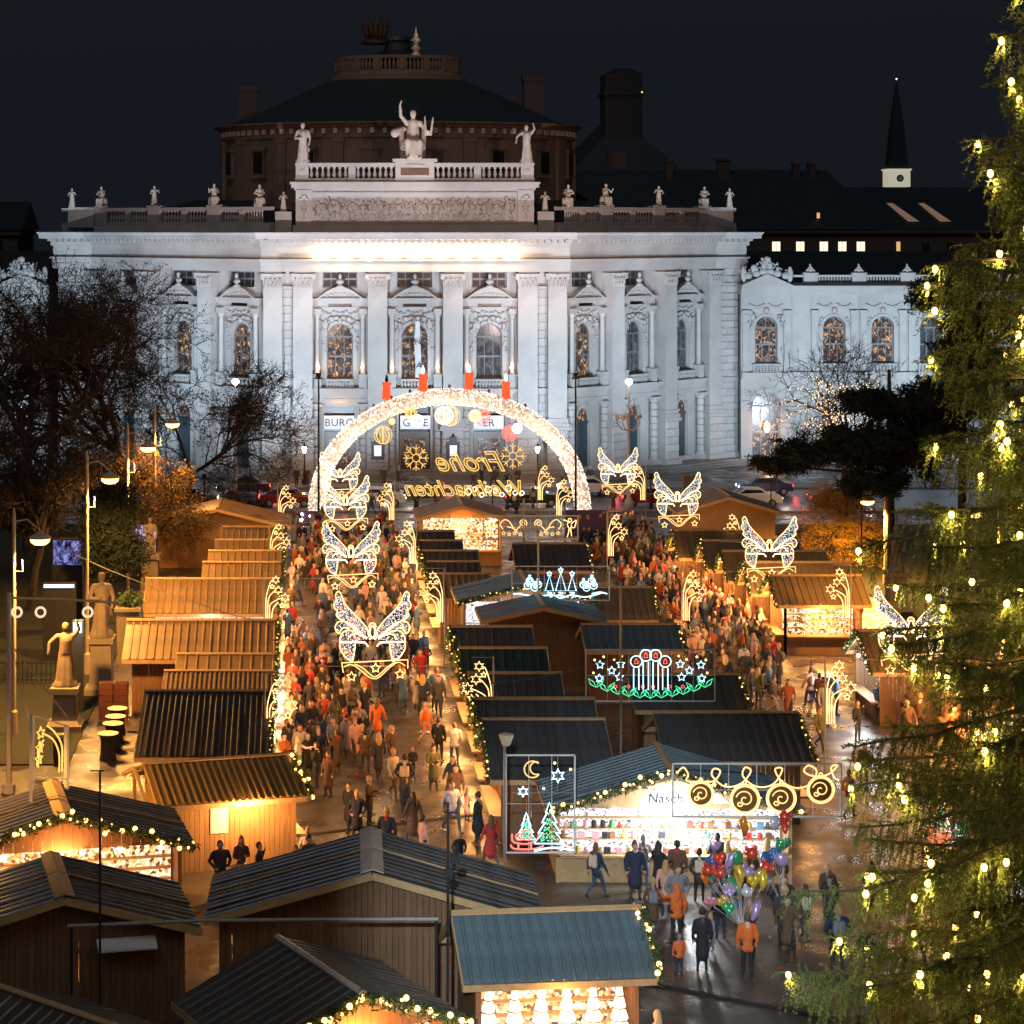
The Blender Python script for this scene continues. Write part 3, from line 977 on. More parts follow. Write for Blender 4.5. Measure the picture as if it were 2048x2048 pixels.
q.lathe([(1.03, 31.66), (.98, 32.0), (.9, 32.5), (.76, 33.6), (.6, 34.9), (.45, 36.0), (.40, 36.35)], 48, sx=SA * .96, sy=SB * .96, c=(0, DY, 0))
q.build('dome', COPPER, TH)
q = MB()
q.lathe([(6.9, 36.2), (6.95, 36.55), (6.4, 36.75), (6.3, 37.0), (6.3, 37.2), (6.0, 37.22)], 40, sy=.76, c=(0, DY, 0))
q.lathe([(6.05, 38.3), (6.4, 38.3), (6.4, 38.62), (6.05, 38.62), (6.05, 38.3)], 40, sy=.76, c=(0, DY, 0))
lt = q.build('lantern_balustrade', DRUMST, TH)
bm3 = MB().frustum(37.2, 37.75, (.07, .07), (.13, .13)).frustum(37.75, 38.3, (.13, .13), (.06, .06)).mesh('baluster', DRUMST)
pm3 = MB().box(-.28, .28, -.18, .18, 37.2, 38.32).mesh('pier', DRUMST)
for k in range(48):
    an = PI + PI * (k + .5) / 48
    m_ = pm3 if k % 6 == 0 else bm3
    obj('pier' if k % 6 == 0 else 'baluster', m_, lt, (6.2 * math.cos(an), DY + 6.2 * .76 * math.sin(an), 0), an + PI / 2)
MB().lathe([(5.6, 36.6), (5.2, 37.6), (3.5, 38.7), (1.4, 39.4), (1.2, 40.2), (1.5, 40.4), (1.3, 40.8)], 24, sy=.76, c=(0, DY, 0)).build('lantern_roof', COPPER, TH)
# dark bronze group crowning the dome and pale finial
q = MB(); rr = random.Random(9)
for (dx, hh) in ((-1.2, 2.6), (-.5, 3.2), (.1, 3.6), (.7, 3.1), (1.3, 2.5)):
    q.tube([(dx * .7, DY, 40.6), (dx, DY - .2, 40.6 + hh * .45), (dx * 1.15, DY, 40.6 + hh * .8)], [.32, .4, .16], 7)
    q.ell((dx * 1.2, DY - .1, 40.6 + hh * .92), (.2, .2, .25), 7, 5)
    q.tube([(dx, DY, 40.6 + hh * .6), (dx * 1.6, DY - .3, 40.6 + hh * .75), (dx * 1.75, DY - .2, 40.6 + hh * 1.05)], [.16, .12, .07], 6)
q.lathe([(1.9, 40.1), (1.7, 40.5), (1.2, 40.75)], 12, c=(0, DY, 0))
cs_ = q.build('crowning_sculpture', mat('black_bronze', (.045, .026, .02), .6, var=.3), TH, loc=(-2.3, DY * .22, 8.8), smooth=True)
cs_.scale = (.78, .78, .78)
fin = MB().lathe([(.5, 0), (.5, .2), (.25, .35), (.3, .6), (.55, .75), (.3, .95), (.2, 1.2), (.28, 1.4), (.62, 1.55), (.3, 1.75), (.18, 2.0), (.25, 2.15), (.12, 2.3), (.04, 2.9)], 10).mesh('finial', mat('gilt_stone', (.75, .68, .55), .4, var=.1), True)
obj('finial', fin, TH, (1.6, DY - 4.4, 38.5))
chim = MB().box(-1, 1, -.7, .7, 24, 0 + 37).box(-1.15, 1.15, -.85, .85, 37, 37.5).mesh('chimney', SLATE)
obj('chimney', chim, TH, (14.6, DY + 9, 0)); obj('chimney', chim, TH, (12.2, DY + 12, -2)); obj('chimney', chim, TH, (-15.4, DY + 11, -1))

# signs over the entrances
SIGNM = mat('grey_sign_board', (.62, .64, .68), .6, var=.05)
INK = mat('sign_ink', (.02, .02, .025), .6)


def text_mesh(txt, size, m, ext=.01, shear=0.0, outline=0.0, spacing=1.0, bold=0.0, align='CENTER'):
    cu = bpy.data.curves.new('lettering', 'FONT')
    cu.body = txt; cu.size = size; cu.align_x = align; cu.extrude = ext; cu.shear = shear; cu.space_character = spacing; cu.offset = bold
    cu.resolution_u = 3
    if outline:
        cu.fill_mode = 'NONE'; cu.bevel_depth = outline; cu.bevel_resolution = 0; cu.extrude = 0
    to = bpy.data.objects.new('lettering_tmp', cu)
    COL.objects.link(to)
    dg = bpy.context.evaluated_depsgraph_get()
    me = bpy.data.meshes.new_from_object(to.evaluated_get(dg))
    me.name = 'lettering'
    bpy.data.objects.remove(to)
    me.materials.clear(); me.materials.append(m)
    return me


def put_text(me, parent, loc, mirror=False):
    """stands text up in the x-z plane facing -y"""
    o = obj('lettering', me, parent, loc)
    o.rotation_euler = (PI / 2, 0, 0)
    if mirror:
        o.scale = (-1, 1, 1)
    return o


for x, t in ((-6.45, 'BURG'), (0.05, 'GYSE'), (6.3, 'ER')):
    sb = MB().box(-1.28, 1.28, -.04, .04, 4.35, 5.5).build('sign_board', SIGNM, TH, (x, .62, 0))
    put_text(text_mesh(t, .92, INK, .005, spacing=1.05), sb, (0, -.055, 4.6))
# steps
q = MB()
for k in range(5):
    q.box(-13.5 - .0 - (4 - k) * .45, 13.5 + (4 - k) * .45, -1.2 - (4 - k) * .42, .2, 0 if k == 0 else k * .14 - .002, (k + 1) * .14)
q.build('steps', PAVE, TH)
q = MB()
for k in range(3):
    P = off_path(PLAN_R, 2.6 - k * .45); 
    sweep(q, [tuple(p) for p in P], [(-2.4, k * .16), (0, k * .16), (0, (k + 1) * .16), (-2.4, (k + 1) * .16 + .001)])
q.build('steps', PAVE, TH)
# showcase frames between the entrances
for x in (-3.2, 3.2):
    c = MB().box(-.55, .55, -.18, 0, 1.9, 3.4).box(-.3, .3, -.2, -.1, 3.4, 3.8).lathe([(.15, 0), (.05, .3)], 8, c=(0, -.1, 3.8)).build('showcase', IRON, TH, (x, -.62, 0))
    obj('poster', MB().box(-.3, .3, -.20, -.185, 2.2, 3.1).mesh('poster', emit('poster_glow', (.8, .85, 1), .55, base=(.7, .7, .7))), c)
# hanging banner in the middle bay with a big letter mark
bn = MB()
for i in range(8):
    z = 8.8 + i * .6
    bn.add([(-.28 + .05 * math.sin(i), .0 + .1 * math.sin(i * 1.3), z), (.3 - i * .02, .12 * math.sin(i * 1.1 + 1), z), (.3 - (i + 1) * .02, .12 * math.sin((i + 1) * 1.1 + 1), z + .6), (-.28 + .05 * math.sin(i + 1), .1 * math.sin((i + 1) * 1.3), z + .6)], [(0, 1, 2, 3)])
b = bn.build('hanging_banner', mat('white_banner', (.42, .44, .47), .7, var=.08), TH, (0.25, -.35, 0))
me = text_mesh('A', .8, INK, .005, shear=.2)
put_text(me, b, (0.02, -.2, 9.6)); put_text(text_mesh('N', .75, INK, .005, shear=-.3), b, (0.02, -.2, 11.6))

# ================================================================ theatre wings
def wing(sgn, label, nb):
    YW = 192.0
    X0 = 41.97 if sgn > 0 else -25.9
    W_ = thing('theatre_wing', label, 'theatre wing', (X0, YW, 0))
    end = 6.3 + 4.43 * nb - 2.2

    def span(a, b):
        return (min(a * sgn, b * sgn), max(a * sgn, b * sgn))
    xs = [0.0] + [6.33 + 4.43 * k for k in range(nb)]
    for k, x in enumerate(xs):
        yf = -.5 if k == 0 else 0
        w = 4.6 if k == 0 else 4.42
        loc = (x * sgn, yf, 0)
        hh = 1.3 if k == 0 else 1.1
        wall_bay(w, 0, 15.4, 0, .6, [(hh, .3, 6.6, True), (1.03, 9.2, 13.45, True)]).build('wall', STONE, W_, loc)
        MB().box(-w / 2, w / 2, .62, .7, 0, 15).build('interior_wall', DARKIN, W_, loc)
        window_in(W_, loc[0], loc[1], 0, 1.03, 9.2, 13.45, .3, [WIN, WIN, WIN, WIN2][k % 4])
        dw = window_in(W_, loc[0], loc[1], 0, hh, .3, 6.6, .3, WIN if k == 0 else WIN2)
        q = MB()
        arch_ring(q, 1.03, 12.42, .22, -.1, 0); arch_ring(q, hh, 6.6 - hh, .3, -.12, 0)
        q.box(-w / 2, w / 2, -.5, 0, 8.0, 8.35).box(-w / 2, w / 2, -.35, 0, 7.75, 8.0)
        q.box(-1.3, 1.3, -.34, -.16, 9.0, 9.14).box(-1.3, 1.3, -.3, -.16, 8.35, 8.45)
        for j in range(9):
            q.box(-1.2 + j * .29, -1.08 + j * .29, -.28, -.18, 8.45, 9.0)
        for s_ in (-1, 1):
            q.box(s_ * (w / 2 - .42) - .3, s_ * (w / 2 - .42) + .3, -.16, 0, 8.36, 13.7)
            q.box(s_ * (w / 2 - .42) - .38, s_ * (w / 2 - .42) + .38, -.26, 0, 13.7, 14.0)
        q.build('bay_trim', STONE, W_, loc)
        q = MB()
        for s_ in (-1, 1):
            for j in range(7):
                q.ell((s_ * (.25 + j * .2), -.06, 14.55 - .25 * math.sin(j * .5)), (.16, .09, .12), 6, 4)
            for j in range(3):
                q.ell((s_ * (1.15 + j * .1), -.06, 13.2 - j * .35), (.16, .09, .2), 6, 4)
        if k == 0:
            relief(q, -1.5, 12.6, 1.6, -.1, rr_); relief(q, 1.5, 12.6, 1.6, -.1, rr_)
        q.ell((0, -.1, 14.0), (.25, .14, .3), 6, 4)
        q.build('carving', STONE, W_, loc, smooth=True, kind='stuff')
    a, b = span(2.3, 4.12)
    wl = MB().box(a, b, -.1, .6, 0, 15.4).box(a, b, -.5, -.1, 8.0, 8.35).build('pylon_wall', STONE, W_)
    blocks(wl, a, b, .5, 7.9, -.1, .7, .9, .07)
    a, b = span(-2.3, end + 2.3)
    MB().box(a, b, -.62, .8, 15.4, 15.7).box(a, b, -.75, .8, 15.7, 16.0).box(a, b, -1.1, .8, 16.0, 16.25).build('cornice', STONE, W_)
    a, b = span(2.4, end + 2.3)
    br = MB().box(a, b, -.3, .15, 16.25, 16.5).box(a, b, -.32, .17, 17.02, 17.22).build('balustrade', STONE, W_)
    bmm = cached('wb', lambda: MB().frustum(16.5, 16.75, (.05, .05), (.1, .1)).frustum(16.75, 17.02, (.1, .1), (.05, .05)).mesh('baluster', STONE))
    pmm = cached('wp', lambda: MB().box(-.65, .65, -.4, .25, 16.25, 17.3).box(-.72, .72, -.45, .3, 17.3, 17.42).prism([(-.62, 17.42), (.62, 17.42), (.3, 17.72), (0, 18.1), (-.3, 17.72)], -.2, .1).ell((0, -.22, 17.65), (.18, .1, .18)).ell((0, -.05, 18.12), (.1, .1, .14)).mesh('pier', STONE))
    for k in range(nb + 1):
        x = (4.1 + 4.43 * k)
        obj('pier', pmm, br, (x * sgn, 0, 0))
        if k < nb:
            for j in range(11):
                obj('baluster', bmm, br, ((x + .85 + j * .273) * sgn, -.08, 0))
    q = MB()                                                     # pavilion crown: gable with carved figures
    q.prism([(-2.45, 16.25), (2.45, 16.25), (0, 17.35)], -1.1, .5)
    q.build('gable', STONE, W_)
    q = MB()
    for (dx, h_) in ((-1.7, 1.0), (-.95, 1.5), (-.3, 1.9), (.3, 1.9), (.95, 1.5), (1.7, 1.0)):
        relief(q, dx, 16.75 + (1 - abs(dx) / 2.4) * .55, h_ * .95, -.9, rr_)
        q.ell((dx, -.8, 17.0 + (1 - abs(dx) / 2.4) * .6), (.42, .3, .35), 7, 5)
    q.ell((-2.1, -.8, 17.3), (.3, .12, .75), 7, 5, M=None); q.ell((2.1, -.8, 17.3), (.3, .12, .75), 7, 5)
    q.ell((0, -.8, 18.6), (.3, .2, .35), 7, 5)
    q.build('crown_figures', STONE, W_, smooth=True, kind='stuff')
    a, b = span(-2.3, end + 2.3)
    MB().add([(a, .6, 16.2), (b, .6, 16.2), (b, 8, 19.3), (a, 8, 19.3), (a, 16, 16.2), (b, 16, 16.2)], [(0, 1, 2, 3), (3, 2, 5, 4)]).box(a, b, .8, 16, 0, 16.2).build('roof', SLATE, W_)
    if sgn > 0:
        light('wing_door_glow', 'POINT', (0, -1.6, 3.4), 160, (1, .5, .2), W_, radius=.2)
        obj('door_lantern', MB().lathe([(.05, 3.9), (.2, 3.7), (.26, 3.2), (.1, 2.9)], 8, c=(0, -.75, 0)).mesh('door_lantern', emit('lantern_glow', (1, .5, .15), 14, 'AUTO')), W_)
    return W_


wing(1, 'white arcaded theatre wing beside the bare tree wound with lights', 8)
wing(-1, 'white theatre wing half hidden behind the big bare trees', 5)

# ================================================================ far buildings
def lit_win(parent, x, y, z, w, h, m):
    f = MB().box(-w / 2 - .08, w / 2 + .08, -.06, .06, -h / 2 - .08, h / 2 + .08).build('window', FRAMEM, parent, (x, y, z))
    for s_ in (-1, 1):
        obj('pane', cached(('lw', w, h, m.name), lambda: MB().box(-w * .23, w * .23, -.075, -.062, -h / 2, h / 2).mesh('pane', m)), f, (s_ * w * .25, 0, 0))


BROWNW = mat('brown_render', (.12, .075, .055), .9, var=.2, scale=.1)
WINLIT = emit('office_window_glow', (1.0, .85, .6), 1.1)
WINOR = emit('orange_window_glow', (1.0, .55, .2), .7)
YB = 262.0
sB = F / YB
B = thing('palace_building', 'long dark palace with five small lit windows above the theatre wing', 'building', (0, YB, 0))
xa, xb = (1487 - CX) / sB, (2400 - CX) / sB
za, zb = H - (532 - VH) / sB, H - (459 - VH) / sB
MB().box(xa - 6, xb, 0, 14, 0, zb).box(xa - 6, xb, -.4, 0, zb - .5, zb).box(xa - 6, xb, -.3, 0, za + 1.0, za + 1.3).build('wall', BROWNW, B)
for u in (1552, 1600, 1647, 1684, 1721):
    lit_win(B, (u - CX) / sB, -.08, H - (493 - VH) / sB, 1.05, 1.2, WINLIT)
for u in (1796,):
    lit_win(B, (u - CX) / sB, -.08, H - (497 - VH) / sB, .5, 1.7, WINOR)
for k in range(7):
    lit_win(B, (1850 + k * 50 - CX) / sB, -.08, H - (497 - VH) / sB, 1.0, 1.5, DARKIN)
zr = H + (VH - 345) / sB * 1.08
xm = (1765 - CX) / sB; xm2 = (1690 - CX) / sB; zl = H + (VH - 372) / sB
rf = MB().add([(xa - 14, -.5, zb), (xm, -.5, zb), (xm2, 9, zr), (xa - 24, 9, zr), (xa - 24, 20, zb), (xm, 20, zb)], [(0, 1, 2, 3), (3, 2, 5, 4), (0, 3, 4), (1, 5, 2)]).build('roof', SLATE, B)
MB().add([(xm - 6, -.45, zb), (xb, -.45, zb), (xb, 7, zl), (xm - 6, 7, zl), (xm - 6, 16, zb), (xb, 16, zb)], [(0, 1, 2, 3), (3, 2, 5, 4)]).build('low_roof', SLATE, B)
for u, v0, w in ((1447, 322, 1.6), (1592, 330, .9), (1623, 330, .9), (1338, 325, .9)):
    z = H + (VH - v0) / sB * 1.03
    obj('chimney', MB().box(-w / 2, w / 2, -.5, .5, zr - 4, z).box(-w / 2 - .1, w / 2 + .1, -.6, .6, z, z + .3).mesh('chimney', BROWNW), rf, ((u - CX) / sB * 1.03, 8, 0))
for u in (1816, 1880):
    x = (u - CX) / sB
    obj('skylight', MB().add([(x - 1.6, 4.0, zb + 3.35), (x - .8, 4.0, zb + 3.35), (x + 1.6, .6, zb + 1.0), (x + .2, .6, zb + 1.0)], [(0, 1, 2, 3)]).mesh('skylight', emit('skylight_glow', (1, .55, .3), .12)), rf)
lit_win(B, (1641 - CX) / sB, 1.2, H - (431 - VH) / sB, .4, .7, WINOR)

YC = 330.0; sC = F / YC
C_ = thing('church_tower', 'dark blunt church tower rising over a steep roof', 'church tower', ((1242 - CX) / sC, YC, 0))
hz = lambda v: H - (v - VH) / sC
MB().box(-2.9, 2.9, -2.9, 2.9, 0, hz(150)).box(-3.15, 3.15, -3.15, 3.15, hz(192), hz(186)).frustum(hz(150), hz(138), (2.9, 2.9), (1.2, 1.2)).build('tower', SLATE, C_)
MB().add([(-8.5, -7, hz(345)), (8.5, -7, hz(345)), (8.5, 25, hz(345)), (-8.5, 25, hz(345)), (0, 0, hz(235)), (0, 25, hz(235))], [(0, 1, 4), (1, 2, 5, 4), (3, 0, 4, 5)]).box(-8.5, 8.5, -7, 25, 0, hz(345)).build('roof', SLATE, C_)
MB().box(-3.0, 0, -6.6, -3, hz(360), hz(308)).build('gable_wall', BROWNW, C_)
obj('tower_lamp', MB().ell((2.8, -3.1, hz(187)), .14).mesh('tower_lamp', emit('tiny_lamp', (1, .7, .3), 1.5)), C_)

YS = 360.0; sS = F / YS
S_ = thing('clock_tower', 'slim spire over a small lit white clock stage', 'clock tower', ((1793 - CX) / sS, YS, 0))
hz = lambda v: H - (v - VH) / sS
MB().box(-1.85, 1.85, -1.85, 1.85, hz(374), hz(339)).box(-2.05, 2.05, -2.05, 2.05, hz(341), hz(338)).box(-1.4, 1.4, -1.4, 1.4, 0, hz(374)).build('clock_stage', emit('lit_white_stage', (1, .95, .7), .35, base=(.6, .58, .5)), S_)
MB().lathe([(.62, -.02), (.62, .02)], 16, M=Matrix.Translation((0.1, -1.9, hz(357))) @ Matrix.Rotation(PI / 2, 4, 'X')).lathe([(.4, -.03), (.4, .03)], 16, mi=1, M=Matrix.Translation((0.1, -1.9, hz(357))) @ Matrix.Rotation(PI / 2, 4, 'X')).build('clock_face', [IRON, CLOTH_W], S_)
MB().frustum(hz(338), hz(240), (1.6, 1.6), (.9, .9)).frustum(hz(240), hz(160), (.9, .9), (.05, .05)).build('spire', SLATE, S_)
obj('beacon', MB().ell((0, 0, hz(158)), .16).mesh('beacon', emit('beacon_glow', (1, 1, 1), 1.2)), S_)

Z_ = thing('town_house', 'dim brown house at the picture edge above the bare trees', 'building', (-36, 235, 0))
MB().box(-14, 3.7, 0, 14, 0, 21.3).box(-14, 4.1, -.4, 14.3, 20.7, 21.2).box(-14, 3.9, -.25, 0, 17.5, 17.8).build('wall', BROWNW, Z_)
for k in range(4):
    lit_win(Z_, 1.6 - k * 3.1, -.08, 19.2, 1.2, 1.9, DARKIN)
MB().add([(-15, -.6, 21.3), (4.3, -.6, 21.3), (4.3, 7, 24.5), (-15, 7, 24.5), (4.3, 15, 21.3), (-15, 15, 21.3)], [(0, 1, 2, 3), (3, 2, 4, 5), (1, 4, 2)]).build('roof', SLATE, Z_)
# lamp-lit gap beside it
# ================================================================ figures
def remesh(mb, vox, name='body'):
    me = bpy.data.meshes.new('tmp'); me.from_pydata(mb.v, [], mb.f)
    o = bpy.data.objects.new('tmp', me); COL.objects.link(o)
    md_ = o.modifiers.new('r', 'REMESH'); md_.mode = 'VOXEL'; md_.voxel_size = vox
    sm = o.modifiers.new('s', 'SMOOTH'); sm.factor = .5; sm.iterations = 2
    dg = bpy.context.evaluated_depsgraph_get()
    out = bpy.data.meshes.new_from_object(o.evaluated_get(dg))
    bpy.data.objects.remove(o); bpy.data.meshes.remove(me)
    out.name = name
    out.polygons.foreach_set('use_smooth', [True] * len(out.polygons))
    return out


class Fig:
    """a body grown from tapered limbs; each limb carries a material number"""
    def __init__(s):
        s.p = []

    def cap(s, p, q, r1, r2, m=0, fl=1.0):
        s.p.append((Vector(p), Vector(q), r1, r2, m)); return s

    def ball(s, c, r, m=0):
        s.p.append((Vector(c), Vector(c) + Vector((0, 0, .001)), r, r, m)); return s

    def grow(s, mats, vox, name='body'):
        mb = MB()
        for (p, q, a, b, m) in s.p:
            if (q - p).length > .01:
                mb.tube([p, q], [a, b], 9)
            mb.ell(p, a, 9, 6); mb.ell(q, b, 9, 6)
        me = remesh(mb, vox, name)
        n = len(me.polygons)
        ce = np.empty(n * 3, dtype=np.float32); me.polygons.foreach_get('center', ce); ce = ce.reshape(-1, 3)
        best = np.full(n, 1e9); mi = np.zeros(n, dtype=np.int32)
        for (p, q, a, b, m) in s.p:
            d = np.array(q - p); L2 = float(d @ d)
            t = np.clip(((ce - np.array(p)) @ d) / max(L2, 1e-9), 0, 1)
            dist = np.linalg.norm(ce - (np.array(p) + t[:, None] * d), axis=1) - (a + (b - a) * t)
            k = dist < best
            best[k] = dist[k]; mi[k] = m
        me.materials.clear()
        for m_ in mats:
            me.materials.append(m_)
        me.polygons.foreach_set('material_index', mi)
        return me


def statue_mesh(kind, h=1.0, m=STATUE, seed=0):
    """robed stone figures about 1.8 units tall, facing -y"""
    r = random.Random(seed + 100)
    f = Fig()
    if kind in ('stand', 'raise', 'crouch'):
        f.cap((-.02, 0, .05), (0, 0, .95), .24, .17)
        for k in range(11):
            a = r.uniform(0, 2 * PI)
            f.cap((.27 * math.cos(a), .24 * math.sin(a), .02), (.15 * math.cos(a), .13 * math.sin(a), 1.0 + .2 * r.random()), .05, .035)
        f.cap((0, 0, .95), (0.02, 0, 1.32), .19, .21).cap((-.2, 0, 1.42), (.2, 0, 1.42), .09, .09).cap((0, 0, 1.3), (0, -.01, 1.56), .15, .07)
        f.cap((0, -.02, 1.66), (0, -.02, 1.72), .105, .11).ball((0, .06, 1.7), .11).ball((0, -.12, 1.67), .03)
        if kind == 'stand':
            f.cap((-.25, 0, 1.40), (-.34, -.05, 1.1), .075, .06).cap((-.34, -.05, 1.1), (-.1, -.25, 1.12), .06, .05)
            f.cap((.25, 0, 1.40), (.33, -.03, 1.1), .075, .06).cap((.33, -.03, 1.1), (.28, -.14, .82), .055, .05)
            f.cap((-.22, .1, 1.4), (.25, .15, .6), .08, .1)
        elif kind == 'raise':
            f.cap((-.25, 0, 1.42), (-.46, -.05, 1.25), .075, .06).cap((-.46, -.05, 1.25), (-.5, -.12, .95), .055, .05)
            f.cap((.25, 0, 1.42), (.38, -.1, 1.62), .075, .06).cap((.38, -.1, 1.62), (.3, -.14, 1.88), .055, .045)
        else:
            f.cap((-.25, 0, 1.40), (-.42, -.16, 1.2), .075, .06).cap((-.42, -.16, 1.2), (-.3, -.35, 1.45), .055, .05)
            f.cap((.25, 0, 1.40), (.4, -.1, 1.15), .075, .06).cap((.4, -.1, 1.15), (.2, -.3, 1.05), .055, .05)
        f.cap((-.16, -.02, .03), (.16, -.02, .03), .2, .2)
    else:                                                          # seated on a throne or rock
        f.cap((0, .12, .55), (0, .1, 1.0), .24, .23).cap((0, .1, 1.0), (0, .06, 1.22), .22, .19).cap((-.22, .08, 1.24), (.22, .08, 1.24), .1, .1).cap((0, .05, 1.25), (0, .03, 1.42), .11, .075)
        f.cap((0, .0, 1.52), (0, .0, 1.58), .11, .115).ball((0, .08, 1.57), .115).ball((0, -.11, 1.53), .03)
        f.cap((-.14, .1, .58), (-.2, -.34, .6), .15, .12).cap((.14, .1, .58), (.2, -.36, .56), .15, .12)
        f.cap((-.2, -.34, .58), (-.17, -.30, .06), .12, .1).cap((.2, -.36, .55), (.2, -.42, .06), .12, .1)
        f.cap((0, -.25, .5), (0, -.3, .1), .2, .24).cap((-.2, -.36, .05), (-.18, -.5, .04), .07, .05).cap((.2, -.45, .05), (.2, -.58, .04), .07, .05)
        f.cap((-.28, .25, .05), (-.25, .2, .5), .2, .2).cap((.28, .25, .05), (.25, .2, .5), .2, .2).cap((0, .3, .05), (0, .3, .5), .3, .26)
        if kind == 'apollo':
            f.cap((-.24, .08, 1.26), (-.42, .0, 1.48), .085, .07).cap((-.42, .0, 1.48), (-.45, -.02, 1.85), .065, .05).cap((-.45, -.02, 1.85), (-.4, -.04, 2.0), .05, .035)
            f.cap((.26, .08, 1.24), (.42, .02, .98), .085, .07).cap((.42, .02, .98), (.5, -.15, .95), .06, .05)
            f.cap((.42, -.1, .85), (.4, -.05, 1.45), .05, .04).cap((.60, -.1, .85), (.68, -.05, 1.42), .05, .04).cap((.42, -.1, .85), (.60, -.1, .85), .06, .06)
            f.cap((-.62, .15, .9), (-.3, .25, 1.05), .16, .1).cap((-.36, .3, .1), (-.38, .3, 1.05), .1, .1).cap((.36, .3, .1), (.38, .3, 1.05), .1, .1)
        else:
            s1 = r.choice((-1, 1))
            f.cap((-.24, .06, 1.24), (-.36, -.12, .98), .08, .065).cap((-.36, -.12, .98), (-.18, -.34, .95 + .2 * r.random()), .06, .05)
            f.cap((.24, .06, 1.24), (.40, -.06, 1.0), .08, .065).cap((.40, -.06, 1.0), (.34 * s1 + .1, -.3, 1.3 if s1 > 0 else .9), .06, .05)
    me = f.grow([m], (.034 if kind != 'apollo' else .03), 'statue')
    return me


def put_statue(name, kind, loc, hgt, label, group=None, rz=0, seed=0, parent=None, mirror=False, mtl=STATUE):
    me = cached(('st', kind, seed, mtl.name), lambda: statue_mesh(kind, seed=seed, m=mtl))
    base = {'stand': 1.84, 'raise': 1.95, 'crouch': 1.84, 'seat': 1.7, 'apollo': 2.04}[kind]
    s_ = hgt / base
    o = obj(name, me, parent, loc, rz, None, (-s_ if mirror else s_, s_, s_))
    if parent is None:
        tag(o, label, 'statue', group)
    return o


T0 = Vector((XT, YT, 0))
put_statue('statue', 'apollo', T0 + Vector((-.1, AY + .75, 27.4)), 5.1, 'seated stone god with raised arm above the middle of the theatre', seed=1)
put_statue('statue', 'stand', T0 + Vector((-9.55, AY + .3, 27.05)), 3.5, 'standing robed statue at the dome side, over the theatre, with folded arms', seed=2)
put_statue('statue', 'raise', T0 + Vector((9.55, AY + .3, 27.05)), 3.5, 'standing robed statue over the theatre holding one arm low and one raised', seed=3, mirror=False)
PR, PLL = off_path(PLAN_R, BS), off_path(PLAN_L[::-1], BS)[::-1]
lab = ['hunched stone figure next to the relief block', 'crouching stone figure reaching sideways beside the relief block', 'small seated stone figure at the first balustrade pier', 'small stone figure on the middle balustrade pier',
       'small stone figure with raised hand near the balustrade end', 'outermost stone figure on the balustrade corner']
side = {1: 'church tower side of the theatre', -1: 'bare tree side of the theatre'}
for sg, P in ((1, PR), (-1, PLL)):
    spots = [(sg * 11.2, AY + .8, 22.9, 'crouch', 1.75), ((P[0].x + sg * .9), P[0].y + .9, 23.36, 'seat', 1.9), (P[1].x, P[1].y + .35, 23.5, 'seat', 1.9), (P[2].x, P[2].y + .35, 23.5, 'crouch', 1.8),
             (P[3].x, P[3].y + .35, 23.5, 'seat', 1.85), ((P[3].x + P[4].x) / 2 + sg * .9, (P[3].y + P[4].y) / 2 + .4, 23.4, 'crouch', 1.8)]
    for i, (x, y, z, kd, hh) in enumerate(spots):
        put_statue('statue', kd, T0 + Vector((x, y, z)), hh, f'{lab[i]}, {side[sg]}', 'small statues along the theatre balustrade', rz=RND.uniform(-.5, .5), seed=10 + i, mirror=sg < 0)

# ================================================================ lamps that light the place
FLOODG = emit('floodlight_lens', (.85, .93, 1.0), 6.0)
AMBG = emit('amber_floodlight_lens', (1.0, .6, .35), 4.0)


def flood_mast(x, y, z, label, heads, lens=FLOODG):
    """pole with floodlight heads; heads = list of (target, power, colour, cone)"""
    t = thing('floodlight_mast', label, 'floodlight', (x, y, 0), 0, 'floodlight masts in front of the theatre')
    MB().lathe([(.16, 0), (.16, .5), (.09, .6), (.06, z)], 8).build('pole', IRON, t)
    n = len(heads)
    for i, (tg, pw, col, cone) in enumerate(heads):
        hx = (i - (n - 1) / 2) * .5
        d = (Vector(tg) - Vector((x + hx, y, z))).normalized()
        M = d.to_track_quat('-Z', 'Y').to_matrix().to_4x4()
        h = MB().frustum(-.1, .18, (.2, .16), (.12, .1), 0, M).box(-.17, .17, -.13, .13, -.115, -.102, 1, M).build('floodlight_head', [IRON, lens], t, (hx, 0, z))
        light('floodlight', 'SPOT', Vector((hx, 0, z)) + d * .25, pw, col, t, target=Vector((hx, 0, z)) + d * 5, radius=.22, cone=cone, blend=.6)
    MB().box(-.3 * n, .3 * n, -.05, .05, z - .25, z - .15).build('crossbar', IRON, t)
    return t


